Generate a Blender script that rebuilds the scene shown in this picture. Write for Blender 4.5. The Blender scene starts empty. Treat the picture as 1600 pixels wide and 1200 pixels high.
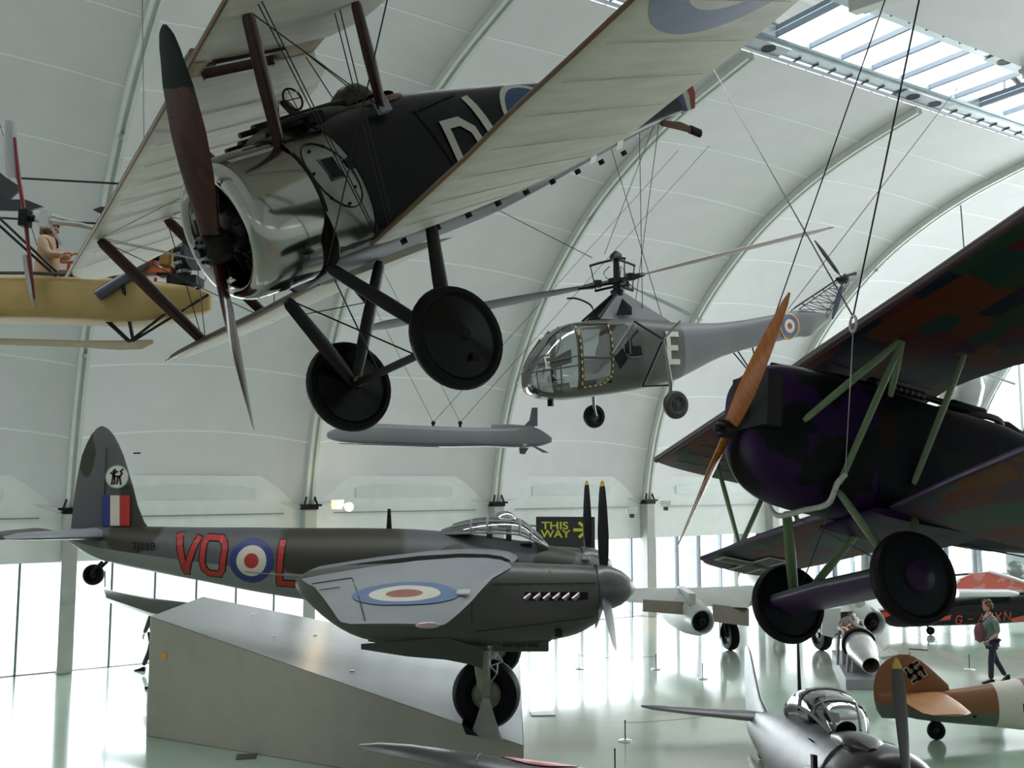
import bpy, bmesh, math, random
from mathutils import Vector, Matrix
random.seed(4)
sc = bpy.context.scene
col = sc.collection

# ------------------------------------------------------------------ camera, sky, light
FPX, EYE, TILT = 1500.0, 4.8, math.atan(149 / 1500.0)
CT, ST = math.cos(TILT), math.sin(TILT)
cam = bpy.data.objects.new('camera', bpy.data.cameras.new('camera'))
col.objects.link(cam); sc.camera = cam
cam.data.sensor_width = 36; cam.data.lens = 36 * FPX / 1600
cam.data.clip_start = 0.05; cam.data.clip_end = 400
cam.location = (0, 0, EYE); cam.rotation_euler = (math.pi / 2 + TILT, 0, 0)

SKY, L_WIN, L_TOP, L_GAB, L_BACK = 1.6, 6.0, 7.0, 5.0, 1.0
w = bpy.data.worlds.new('overcast_sky'); sc.world = w; w.use_nodes = True
w.node_tree.nodes['Background'].inputs[0].default_value = (0.93, 0.97, 1.0, 1)
w.node_tree.nodes['Background'].inputs[1].default_value = SKY
sc.view_settings.view_transform = 'Standard'; sc.view_settings.look = 'None'
sc.view_settings.gamma = 1; sc.view_settings.use_curve_mapping = False
sc.view_settings.exposure = 0.32
sc.cycles.max_bounces = 10; sc.cycles.diffuse_bounces = 5; sc.cycles.glossy_bounces = 4
sc.cycles.transparent_max_bounces = 16; sc.cycles.caustics_reflective = False; sc.cycles.caustics_refractive = False

def at(px, py, Y):
    a, b = (px - 800) / FPX, (600 - py) / FPX
    r = Vector((a, CT - b * ST, ST + b * CT)); return Vector((0, 0, EYE)) + r * (Y / r.y)
def atz(px, py, z=0.0):
    a, b = (px - 800) / FPX, (600 - py) / FPX
    r = Vector((a, CT - b * ST, ST + b * CT)); return Vector((0, 0, EYE)) + r * ((z - EYE) / r.z)

# hall frame: s along the window wall, n into the hall, z up
A0 = Vector((-11.25, 24.633, 0)); US = Vector((0.84855, 0.52911, 0)); UN = Vector((0.52911, -0.84855, 0)); BAY = 6.2873
def W(s, n, z): return A0 + US * s + UN * n + Vector((0, 0, z))
S0, S1, NB = -2 * BAY, 6 * BAY, 8
def area(name, s, n, z, sx, sy, rad, direction, color=(1, 1, 1)):
    l = bpy.data.lights.new(name, 'AREA'); l.shape = 'RECTANGLE'; l.size = sx; l.size_y = sy
    l.energy = rad * math.pi * sx * sy; l.color = color
    o = bpy.data.objects.new(name, l); col.objects.link(o); o.location = W(s, n, z)
    zax = -Vector(direction).normalized()
    xax = US if abs(zax.dot(US)) < .9 else UN
    yax = zax.cross(xax).normalized()
    o.rotation_euler = Matrix((xax, yax, zax)).transposed().to_euler()
    return o
area('daylight_window_wall', (S0 + S1) / 2, -1.6, 1.5, S1 - S0 + 6, 4.0, L_WIN, UN, (.87, .955, 1))
area('daylight_skylight', (S0 + S1) / 2, 13.0, 16.6, S1 - S0, 3.4, L_TOP, (0, 0, -1), (.92, .96, 1))
area('daylight_end_wall', S1 + 1.2, 12.0, 6.0, 20, 11, L_GAB, -US, (.93, .98, 1))

# ------------------------------------------------------------------ materials
def srgb(h):
    if isinstance(h, (tuple, list)): return tuple(h[:3]) + (1,)
    v = [int(h[i:i + 2], 16) / 255 for i in (0, 2, 4)]
    return tuple(c / 12.92 if c < .04045 else ((c + .055) / 1.055) ** 2.4 for c in v) + (1,)
MC = {}
def mat(name, c, rough=.5, metal=0, var=.12, vs=3.0, bump=0, bs=40, coat=0, stretch=(1, 1, 1), alpha=None, c2=None, spec=.5):
    """principled surface whose colour wanders with procedural noise (and, with c2, breaks into patches)"""
    if name in MC: return MC[name]
    m = bpy.data.materials.new(name); m.use_nodes = True; MC[name] = m
    N, L = m.node_tree.nodes, m.node_tree.links; b = N['Principled BSDF']
    c = srgb(c)
    tc = N.new('ShaderNodeTexCoord'); mp = N.new('ShaderNodeMapping'); mp.inputs['Scale'].default_value = stretch
    L.new(tc.outputs['Object'], mp.inputs[0])
    nz = N.new('ShaderNodeTexNoise'); nz.inputs['Scale'].default_value = vs; nz.inputs['Detail'].default_value = 4
    L.new(mp.outputs[0], nz.inputs[0])
    cr = N.new('ShaderNodeValToRGB'); cr.color_ramp.elements[0].position = .3; cr.color_ramp.elements[1].position = .7
    lo = tuple(x * (1 - var) for x in c[:3]) + (1,); hi = tuple(min(1, x * (1 + var)) for x in c[:3]) + (1,)
    cr.color_ramp.elements[0].color = lo; cr.color_ramp.elements[1].color = hi
    if c2 is not None:
        cr.color_ramp.elements[0].color = srgb(c2); cr.color_ramp.elements[1].color = c
        cr.color_ramp.elements[0].position = .49; cr.color_ramp.elements[1].position = .51
    L.new(nz.outputs[0], cr.inputs[0]); L.new(cr.outputs[0], b.inputs['Base Color'])
    b.inputs['Roughness'].default_value = rough; b.inputs['Metallic'].default_value = metal
    b.inputs['Coat Weight'].default_value = coat; b.inputs['Coat Roughness'].default_value = .08
    b.inputs['Specular IOR Level'].default_value = spec
    if bump:
        n2 = N.new('ShaderNodeTexNoise'); n2.inputs['Scale'].default_value = bs; L.new(mp.outputs[0], n2.inputs[0])
        bp = N.new('ShaderNodeBump'); bp.inputs['Strength'].default_value = bump; bp.inputs['Distance'].default_value = .02
        L.new(n2.outputs[0], bp.inputs['Height']); L.new(bp.outputs[0], b.inputs['Normal'])
    return m
def glass(name, tint=(.9, .95, .95), amount=.82, rough=.03):
    if name in MC: return MC[name]
    m = bpy.data.materials.new(name); m.use_nodes = True; MC[name] = m
    N, L = m.node_tree.nodes, m.node_tree.links; N.remove(N['Principled BSDF'])
    t = N.new('ShaderNodeBsdfTransparent'); t.inputs[0].default_value = tint + (1,)
    g = N.new('ShaderNodeBsdfGlossy'); g.inputs['Roughness'].default_value = rough
    f = N.new('ShaderNodeFresnel'); f.inputs[0].default_value = 1.45
    nz = N.new('ShaderNodeTexNoise'); nz.inputs['Scale'].default_value = .6
    ma = N.new('ShaderNodeMath'); ma.operation = 'MULTIPLY_ADD'; ma.inputs[1].default_value = .04; ma.inputs[2].default_value = 1 - amount - .02
    L.new(nz.outputs[0], ma.inputs[0])
    ad = N.new('ShaderNodeMath'); ad.operation = 'ADD'; ad.use_clamp = True
    L.new(f.outputs[0], ad.inputs[0]); L.new(ma.outputs[0], ad.inputs[1])
    mx = N.new('ShaderNodeMixShader'); L.new(ad.outputs[0], mx.inputs[0]); L.new(t.outputs[0], mx.inputs[1]); L.new(g.outputs[0], mx.inputs[2])
    L.new(mx.outputs[0], N['Material Output'].inputs[0]); return m
def cells(name, cols, scale, stretch=(1, 1, 1), rough=.5, rnd=.9, jitter=.0, dirt=.25, coat=0, spec=.5):
    """patches of several paint colours: voronoi cells, each one flat colour"""
    m = bpy.data.materials.new(name); m.use_nodes = True; MC[name] = m
    N, L = m.node_tree.nodes, m.node_tree.links; b = N['Principled BSDF']
    tc = N.new('ShaderNodeTexCoord'); mp = N.new('ShaderNodeMapping'); mp.inputs['Scale'].default_value = stretch
    L.new(tc.outputs['Object'], mp.inputs[0])
    src = mp.outputs[0]
    if jitter:
        jn = N.new('ShaderNodeTexNoise'); jn.inputs['Scale'].default_value = scale * 1.5; L.new(src, jn.inputs[0])
        mx = N.new('ShaderNodeMix'); mx.data_type = 'RGBA'; mx.blend_type = 'ADD'; mx.inputs[0].default_value = jitter
        L.new(src, mx.inputs[6]); L.new(jn.outputs['Color'], mx.inputs[7]); src = mx.outputs[2]
    v = N.new('ShaderNodeTexVoronoi'); v.inputs['Scale'].default_value = scale; v.inputs['Randomness'].default_value = rnd
    L.new(src, v.inputs[0]); sp = N.new('ShaderNodeSeparateColor'); L.new(v.outputs['Color'], sp.inputs[0])
    cr = N.new('ShaderNodeValToRGB'); cr.color_ramp.interpolation = 'CONSTANT'; n = len(cols)
    cr.color_ramp.elements[0].color = srgb(cols[0]); cr.color_ramp.elements[1].position = 1 / n; cr.color_ramp.elements[1].color = srgb(cols[1])
    for i in range(2, n):
        e = cr.color_ramp.elements.new(i / n); e.color = srgb(cols[i])
    L.new(sp.outputs[0], cr.inputs[0])
    nz = N.new('ShaderNodeTexNoise'); nz.inputs['Scale'].default_value = 2.2; L.new(tc.outputs['Object'], nz.inputs[0])
    m2 = N.new('ShaderNodeMix'); m2.data_type = 'RGBA'; m2.blend_type = 'MULTIPLY'; m2.inputs[0].default_value = dirt
    L.new(cr.outputs[0], m2.inputs[6]); L.new(nz.outputs[0], m2.inputs[7]); L.new(m2.outputs[2], b.inputs['Base Color'])
    b.inputs['Roughness'].default_value = rough; b.inputs['Coat Weight'].default_value = coat; b.inputs['Coat Roughness'].default_value = .06; b.inputs['Specular IOR Level'].default_value = spec
    return m
def camo(name, base, patch, blobs, rough=.5, spec=.5):
    """two paints: soft-edged patches (centre x, z, half sizes) over a base, as sprayed on the aircraft"""
    m = mat(name, base, rough, var=.10, vs=1.6, spec=spec); N, L = m.node_tree.nodes, m.node_tree.links; b = N['Principled BSDF']
    tc = N.new('ShaderNodeTexCoord'); nz = N.new('ShaderNodeTexNoise'); nz.inputs['Scale'].default_value = 1.3; L.new(tc.outputs['Object'], nz.inputs[0])
    wb = N.new('ShaderNodeVectorMath'); wb.operation = 'MULTIPLY_ADD'; wb.inputs[1].default_value = (.5, 0, .5); L.new(nz.outputs['Color'], wb.inputs[0]); L.new(tc.outputs['Object'], wb.inputs[2]); last = None
    for cx, cz, rx, rz in blobs:
        s = N.new('ShaderNodeVectorMath'); s.operation = 'SUBTRACT'; s.inputs[1].default_value = (cx + .25, 0, cz + .25); L.new(wb.outputs[0], s.inputs[0])
        q = N.new('ShaderNodeVectorMath'); q.operation = 'MULTIPLY'; q.inputs[1].default_value = (1 / rx, 0, 1 / rz); L.new(s.outputs[0], q.inputs[0])
        l = N.new('ShaderNodeVectorMath'); l.operation = 'LENGTH'; L.new(q.outputs[0], l.inputs[0])
        if last is None: last = l.outputs['Value']
        else:
            mn = N.new('ShaderNodeMath'); mn.operation = 'MINIMUM'; L.new(last, mn.inputs[0]); L.new(l.outputs['Value'], mn.inputs[1]); last = mn.outputs[0]
    mr = N.new('ShaderNodeMapRange'); mr.inputs[1].default_value = .94; mr.inputs[2].default_value = 1.06; mr.inputs[3].default_value = 1; mr.inputs[4].default_value = 0; L.new(last, mr.inputs[0])
    mx = N.new('ShaderNodeMix'); mx.data_type = 'RGBA'; L.new(mr.outputs[0], mx.inputs[0]); L.new(b.inputs['Base Color'].links[0].from_socket, mx.inputs[6]); mx.inputs[7].default_value = srgb(patch); L.new(mx.outputs[2], b.inputs['Base Color']); return m
def emit(name, c, s):
    m = bpy.data.materials.new(name); m.use_nodes = True; b = m.node_tree.nodes['Principled BSDF']
    b.inputs['Emission Color'].default_value = srgb(c); b.inputs['Emission Strength'].default_value = s; return m

# ------------------------------------------------------------------ mesh helpers
class G:
    def __init__(s): s.v = []; s.f = []; s.m = []
    def add(s, V, F, mi=0):
        o = len(s.v); s.v += [tuple(p) for p in V]; s.f += [tuple(i + o for i in q) for q in F]; s.m += [mi] * len(F); return s
    def box(s, c, d, M=None, mi=0):
        x, y, z = d[0] / 2, d[1] / 2, d[2] / 2; c = Vector(c)
        V = [Vector((i * x, j * y, k * z)) for i in (-1, 1) for j in (-1, 1) for k in (-1, 1)]
        if M is not None: V = [M @ p for p in V]
        return s.add([p + c for p in V], [(0, 1, 3, 2), (4, 6, 7, 5), (0, 4, 5, 1), (2, 3, 7, 6), (0, 2, 6, 4), (1, 5, 7, 3)], mi)
    def loft(s, R, cap=True, closed=True, mi=0):
        n = len(R[0]); o = []; V = [p for r in R for p in r]; F = []
        for i in range(len(R) - 1):
            for j in range(n if closed else n - 1):
                k = (j + 1) % n; F.append((i * n + j, i * n + k, (i + 1) * n + k, (i + 1) * n + j))
        if cap: F.append(tuple(range(n - 1, -1, -1))); F.append(tuple((len(R) - 1) * n + j for j in range(n)))
        return s.add(V, F, mi)
    def tube(s, pts, r, n=8, sx=1.0, flat=None, mi=0):
        """round or streamlined bar through pts; r may be a list; flat = direction of the long axis of the section, sx its stretch"""
        pts = [Vector(p) for p in pts]; R = []
        for i, p in enumerate(pts):
            d = (pts[min(i + 1, len(pts) - 1)] - pts[max(i - 1, 0)]).normalized()
            h = Vector(flat) if flat is not None else (Vector((0, 0, 1)) if abs(d.z) < .9 else Vector((1, 0, 0)))
            a = (h - d * h.dot(d)).normalized(); b = d.cross(a)
            rr = r[i] if isinstance(r, (list, tuple)) else r
            R.append([p + a * (rr * sx * math.cos(t * 2 * math.pi / n)) + b * (rr * math.sin(t * 2 * math.pi / n)) for t in range(n)])
        return s.loft(R, mi=mi)
    def lathe(s, prof, c, ax, n=24, mi=0, cap=False):
        """profile of (distance along ax, radius)"""
        c, ax = Vector(c), Vector(ax).normalized(); h = Vector((0, 0, 1)) if abs(ax.z) < .9 else Vector((1, 0, 0))
        a = (h - ax * h.dot(ax)).normalized(); b = ax.cross(a)
        R = [[c + ax * d + a * (r * math.cos(t * 2 * math.pi / n)) + b * (r * math.sin(t * 2 * math.pi / n)) for t in range(n)] for d, r in prof]
        return s.loft(R, cap=cap, mi=mi)
    def poly(s, P, th, nrm, mi=0):
        """flat outline P given real thickness th along nrm"""
        nrm = Vector(nrm).normalized() * th / 2; n = len(P)
        V = [Vector(p) + nrm for p in P] + [Vector(p) - nrm for p in P]
        return s.add(V, [tuple(range(n)), tuple(range(2 * n - 1, n - 1, -1))] + [(i, i + n, (i + 1) % n + n, (i + 1) % n) for i in range(n)], mi)
    def ball(s, c, r, n=10, mi=0, sc_=(1, 1, 1)):
        c = Vector(c); R = []
        for i in range(n + 1):
            t = math.pi * i / n; R.append([c + Vector((r * sc_[0] * max(math.sin(t), .01) * math.cos(q * 2 * math.pi / (n + 4)), r * sc_[1] * max(math.sin(t), .01) * math.sin(q * 2 * math.pi / (n + 4)), r * sc_[2] * math.cos(t))) for q in range(n + 4)])
        return s.loft(R, mi=mi)
    def build(s, name, m, par=None, smooth=True, bevel=0, label=None, ang=40):
        me = bpy.data.meshes.new(name); me.from_pydata(s.v, [], s.f); me.validate(clean_customdata=False)
        ms = m if isinstance(m, (list, tuple)) else [m]
        for x in ms: me.materials.append(x)
        if len(ms) > 1 and len(me.polygons) == len(s.m):
            for p, k in zip(me.polygons, s.m): p.material_index = k
        bm = bmesh.new(); bm.from_mesh(me); bmesh.ops.remove_doubles(bm, verts=bm.verts, dist=1e-5)
        bmesh.ops.recalc_face_normals(bm, faces=bm.faces)
        if smooth:
            for f in bm.faces: f.smooth = True
            for e in bm.edges:
                if len(e.link_faces) == 2 and e.calc_face_angle(0) > math.radians(ang): e.smooth = False
        bm.to_mesh(me); bm.free()
        o = bpy.data.objects.new(name, me); col.objects.link(o)
        if par is not None: o.parent = par
        if bevel:
            b = o.modifiers.new('b', 'BEVEL'); b.width = bevel; b.segments = 2; b.limit_method = 'ANGLE'
        if label: o['label'] = label
        return o
def thing(name, label, cat, loc=(0, 0, 0), rot=None, group=None, M=None):
    o = bpy.data.objects.new(name, None); col.objects.link(o); o['label'] = label; o['category'] = cat
    if group: o['group'] = group
    if M is not None: o.matrix_world = M
    else:
        o.location = loc
        if rot: o.rotation_euler = rot
    return o
def tag(o, label, cat, group=None):
    o['label'] = label; o['category'] = cat
    if group: o['group'] = group
    return o
def struct(o): o['kind'] = 'structure'; return o
def pose(x, y, z, yaw, pitch, roll):
    """aircraft frame: x forward, y to port, z up"""
    Ry = Matrix(((math.cos(pitch), 0, -math.sin(pitch)), (0, 1, 0), (math.sin(pitch), 0, math.cos(pitch)))).to_4x4()
    Rx = Matrix(((1, 0, 0), (0, math.cos(roll), -math.sin(roll)), (0, math.sin(roll), math.cos(roll)))).to_4x4()
    return Matrix.Translation((x, y, z)) @ Matrix.Rotation(yaw, 4, 'Z') @ Ry @ Rx
def lerp(a, b, t): return a + (b - a) * t
def interp(tab, x):
    """tab rows (x, a, b, ...) sorted by falling or rising x"""
    t = sorted(tab)
    if x <= t[0][0]: return t[0][1:]
    for p, q in zip(t, t[1:]):
        if x <= q[0]:
            k = (x - p[0]) / (q[0] - p[0]); return tuple(lerp(a, b, k) for a, b in zip(p[1:], q[1:]))
    return t[-1][1:]
def catmull(P, k=4):
    P = [Vector(p) for p in P]; o = []
    for i in range(len(P) - 1):
        a, b, c, d = P[max(i - 1, 0)], P[i], P[i + 1], P[min(i + 2, len(P) - 1)]
        for j in range(k):
            t = j / k; o.append(.5 * ((2 * b) + (c - a) * t + (2 * a - 5 * b + 4 * c - d) * t * t + (3 * b - a - 3 * c + d) * t ** 3))
    return o + [P[-1]]
def ring(x, top, bot, w, e=2.4, n=28, yc=0.0, eb=None):
    """fuselage cross section, a superellipse; eb = exponent of the lower half"""
    R = []; zc, h = (top + bot) / 2, (top - bot) / 2
    for i in range(n):
        t = 2 * math.pi * i / n; c, s = math.cos(t), math.sin(t); ee = e if s >= 0 or eb is None else eb
        R.append(Vector((x, yc + w / 2 * math.copysign(abs(c) ** (2 / ee), c), zc + h * math.copysign(abs(s) ** (2 / ee), s))))
    return R
def hull(g, st, e=2.4, n=28, cap=True, k=1, mi=0, eb=None, yc=0.0):
    """st rows (x, top, bottom, width)"""
    if k > 1: st = [tuple(p) + () for p in _cm(st, k)]
    g.loft([ring(*r[:4], e=e, n=n, eb=eb, yc=yc) for r in st], cap=cap, mi=mi); return g
def _cm(st, k):
    o = []
    for i in range(len(st) - 1):
        a, b, c, d = st[max(i - 1, 0)], st[i], st[i + 1], st[min(i + 2, len(st) - 1)]
        for j in range(k):
            t = j / k; o.append(tuple(.5 * (2 * B + (C_ - A) * t + (2 * A - 5 * B + 4 * C_ - D) * t * t + (3 * B - A - 3 * C_ + D) * t ** 3) for A, B, C_, D in zip(a, b, c, d)))
    return o + [tuple(st[-1])]
AF = [(0, 0), (.012, .30), (.05, .62), (.12, .85), (.25, 1), (.45, .95), (.7, .62), (.88, .28), (1, .02)]
def wing(g, secs, top=1.0, low=.25, mt=0, ml=1, nrm=(0, 0, 1)):
    """secs rows (leading edge point, trailing edge point, thickness); upper and lower skins get their own materials"""
    up, dn = [], []; nv = Vector(nrm)
    for le, te, th in secs:
        le, te = Vector(le), Vector(te)
        up.append([le.lerp(te, a) + nv * (th * b * top) for a, b in AF]); dn.append([le.lerp(te, a) - nv * (th * b * low) for a, b in AF])
    g.loft(up, cap=False, closed=False, mi=mt); g.loft([list(r) for r in dn], cap=False, closed=False, mi=ml)
    for i in (0, -1): g.add(up[i] + dn[i][::-1], [tuple(range(len(AF) * 2))], ml)
    return g
def blade(g, c, ax, rad, R, prof, mi=0, twist=1, t0=0.0, t1=1.0, thick=.16, b0=62, b1=20, n=10):
    """propeller blade along unit vector rad from hub c; prof rows (fraction of R, chord); t0..t1 the span built"""
    ax, rad, c = Vector(ax).normalized(), Vector(rad).normalized(), Vector(c); tg = ax.cross(rad) * twist
    RR = []; k = 14
    for i in range(k + 1):
        f = lerp(t0, t1, i / k); (ch,) = interp(prof, f); be = math.radians(lerp(b0, b1, min(1, f * 1.15)))
        cv = tg * math.cos(be) + ax * math.sin(be); nv = rad.cross(cv)
        th = ch * lerp(.45, thick * .5, min(1, f * 2.2))
        RR.append([c + rad * (R * f) + cv * (ch / 2 * math.cos(q * 2 * math.pi / n)) + nv * (th / 2 * math.sin(q * 2 * math.pi / n)) for q in range(n)])
    return g.loft(RR, mi=mi)
def wheel(par, c, ax, r, wd, mt_tyre, mt_hub, hub=.45, name='wheel', disc=None, valve=False, cone=0.0):
    t = G(); ri = r * .78 if disc else r * max(hub, .3); k = wd / 2
    t.lathe([(-k * .5, ri), (-k, lerp(ri, r, .35)), (-k * .9, lerp(ri, r, .8)), (-k * .45, r * .985), (0, r), (k * .45, r * .985), (k * .9, lerp(ri, r, .8)), (k, lerp(ri, r, .35)), (k * .5, ri)], c, ax, 36)
    ty = t.build('tyre' if par['category'] else name, mt_tyre, par)
    h = G()
    if disc:
        h.lathe([(-k - cone, .012), (-k - cone, .03), (-k * .7 - cone * .8, .05), (-k * .62, ri * 1.01), (k * .62, ri * 1.01), (k * .7 + cone * .8, .05), (k + cone, .03), (k + cone, .012)], c, ax, 32, cap=True)
    else:
        h.lathe([(-k * .9, .01), (-k * .9, ri * .35), (-k * .55, ri * .4), (-k * .4, ri * .85), (-k * .6, ri), (-k * .5, ri * 1.02), (k * .5, ri * 1.02), (k * .6, ri), (k * .4, ri * .85), (k * .55, ri * .4), (k * .9, ri * .35), (k * .9, .01)], c, ax, 24, cap=True)
    h.build('wheel_disc' if disc else 'wheel_hub', mt_hub, ty)
    return ty
def text_obj(body, size, m, M, par=None, name='lettering', depth=.004, shear=0.0, sxx=1.0, align='LEFT'):
    cu = bpy.data.curves.new(name, 'FONT'); cu.body = body; cu.size = size; cu.extrude = depth; cu.align_x = align; cu.offset = size * .018
    o = bpy.data.objects.new(name, cu); me = bpy.data.meshes.new_from_object(o); bpy.data.objects.remove(o)
    me.transform(Matrix.Diagonal((sxx, 1, 1, 1))); me.transform(M); me.materials.append(m)
    o = bpy.data.objects.new(name, me); col.objects.link(o)
    if par is not None: o.parent = par
    return o
def strokes(g, L, wd, f, mi=0, step=.10):
    """letter strokes in a 2-D frame, f maps (u, v) to a surface point; each stroke a mitred ribbon following the surface"""
    h = wd / 2
    for pl in L:
        P = [Vector(q) for q in pl]; cl = (P[0] - P[-1]).length < 1e-6
        if cl: P = P[:-1]
        n = len(P)
        if not cl:
            P[0] = P[0] - (P[1] - P[0]).normalized() * h * .98; P[-1] = P[-1] + (P[-1] - P[-2]).normalized() * h * .98
        A, B = [], []
        for i in range(n):
            a = P[i - 1] if (i or cl) else None; c = P[(i + 1) % n] if (i < n - 1 or cl) else None
            d0 = (P[i] - a).normalized() if a is not None else (c - P[i]).normalized(); d1 = (c - P[i]).normalized() if c is not None else d0
            m = (d0 + d1); m = m.normalized() if m.length > 1e-6 else d0; k = h / max(.45, m.dot(d0)); q = Vector((-m.y, m.x)) * k
            A.append(P[i] + q); B.append(P[i] - q)
        if cl: A.append(A[0]); B.append(B[0])
        for i in range(len(A) - 1):
            k = max(1, int((A[i + 1] - A[i]).length / step))
            for t in range(k):
                a0, a1, b0, b1 = A[i].lerp(A[i + 1], t / k), A[i].lerp(A[i + 1], (t + 1) / k), B[i].lerp(B[i + 1], t / k), B[i].lerp(B[i + 1], (t + 1) / k)
                g.add([f(*a0), f(*b0), f(*b1), f(*a1)], [(0, 1, 2, 3)], mi)
    return g
def disc2(g, c, r0, r1, f, n=36, mi=0, el=1.0, rings=3, sh=0.0):
    """ring r0..r1 about c in the 2-D frame of f"""
    V = []; F = []
    for k in range(rings + 1):
        r = lerp(r0, r1, k / rings)
        for i in range(n):
            t = 2 * math.pi * i / n; V.append(f(c[0] + r * math.cos(t) * el, c[1] + r * math.sin(t)))
    for k in range(rings):
        for i in range(n): j = (i + 1) % n; F.append((k * n + i, k * n + j, (k + 1) * n + j, (k + 1) * n + i))
    return g.add(V, F, mi)
def cable(par, pts, r=.006, name='cable', m=None):
    g = G(); g.tube(pts, r, 5); return g.build(name, m or M_WIRE, par)
M_WIRE = mat('dark_steel_wire', '2a2c2c', .4, .6)
# ------------------------------------------------------------------ the hall
M_WALL = mat('white_plaster', (.80, .82, .80), .7, var=.03)
M_MEMB = mat('stretched_white_fabric', (.725, .705, .725), .6, var=.03, vs=1.2, bump=.05, bs=60)
M_SEAM = mat('fabric_seam', (.86, .9, .88), .4, var=.02)
M_RIB = mat('painted_steel_rib', (.66, .69, .65), .35, var=.04)
M_COLN = mat('grey_painted_column', (.42, .43, .40), .5, var=.06)
M_MULL = mat('dark_mullion_paint', (.16, .2, .24), .4, var=.05)
M_BLACK = mat('black_paint', (.005, .005, .006), .45, var=.1, spec=.2)
M_GLASS = glass('window_glass', (.97, .99, .99), .93)
PR = [(0, 3.98), (.32, 5.6), (.9, 7.3), (1.9, 9.1), (3.3, 10.8), (5.2, 12.35), (7, 13.35), (9, 14.1), (11.55, 14.7)]
PRF = catmull([(a, b, 0) for a, b in PR], 5)
floor_m = cells('resin_floor', [(.41, .53, .42), (.50, .55, .45), (.57, .53, .42), (.45, .54, .45), (.41, .53, .42)], .16, (1, .75, 1), rough=.14, jitter=.0, dirt=.12, coat=.55)
g = G(); P = [W(S0 - 14, -.1, 0), W(S1 + 8, -.1, 0), W(S1 + 8, 34, 0), W(S0 - 14, 34, 0)]
g.poly([p - Vector((0, 0, .1)) for p in P], .2, (0, 0, 1)); struct(g.build('floor', floor_m, smooth=False))
g = G(); P = [W(S0 - 60, -60, -.3), W(S1 + 60, -60, -.3), W(S1 + 60, -.12, -.3), W(S0 - 60, -.12, -.3)]
g.poly(P, .2, (0, 0, 1)); struct(g.build('ground_outside', mat('pale_paving', (.75, .76, .74), .8), smooth=False))
# window wall: white apron above, lintel, panes, mullions
wall = G()
wall.add([W(S0, -.05, 2.72), W(S1, -.05, 2.72), W(S1, -.05, 4.9), W(S0, -.05, 4.9), W(S0, -.3, 2.72), W(S1, -.3, 2.72), W(S1, -.3, 4.9), W(S0, -.3, 4.9)],
         [(0, 1, 2, 3), (7, 6, 5, 4), (0, 4, 5, 1), (3, 2, 6, 7), (0, 3, 7, 4), (1, 5, 6, 2)])
wall = struct(wall.build('wall_back', M_WALL, smooth=False))
for b in range(NB):
    s = S0 + b * BAY
    g = G(); g.tube([W(s + .8, .02, 3.83), W(s + BAY - .7, .02, 3.83)], .018, 6); g.build('wall_rail', mat('grey_rail', (.3, .3, .3), .4, .5), wall)
    g = G(); pts = [W(s + BAY * t, -.04, 4.28 + .38 * (1 - (2 * t - 1) ** 2)) for t in [.24 + .52 * i / 12 for i in range(13)]]
    low = [W(s + BAY * (.76 - .52 * i / 12), -.04, 4.26) for i in range(13)]
    g.poly(pts + low, .03, UN); g.build('wall_panel', mat('translucent_lunette', (.70, .74, .72), .35, var=.03), wall, smooth=False)
k = 0; s = S0 - .0
sm = 1.075
i0 = int(S0 / sm) - 1
for i in range(i0, int(S1 / sm) + 1):
    s = i * sm
    if s < S0: continue
    bay = round(s / BAY) * BAY
    if abs(s - bay) > .26:
        g = G(); M = Matrix((US, UN, Vector((0, 0, 1)))).transposed(); g.box(W(s, -.12, 1.36), (.055, .16, 2.72), M)
        struct(g.build('mullion', M_MULL, smooth=False))
    e = min(s + sm, S1)
    g = G(); g.add([W(s, -.14, .05), W(e, -.14, .05), W(e, -.14, 2.72), W(s, -.14, 2.72)], [(0, 1, 2, 3)])
    k += 1; struct(g.build('window_%d' % k, M_GLASS, smooth=False))
g = G(); g.box(W((S0 + S1) / 2, -.12, .01), (S1 - S0, .12, .03), Matrix((US, UN, Vector((0, 0, 1)))).transposed()); struct(g.build('window_sill', M_WALL, smooth=False))
MW = Matrix((US, UN, Vector((0, 0, 1)))).transposed()
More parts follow.
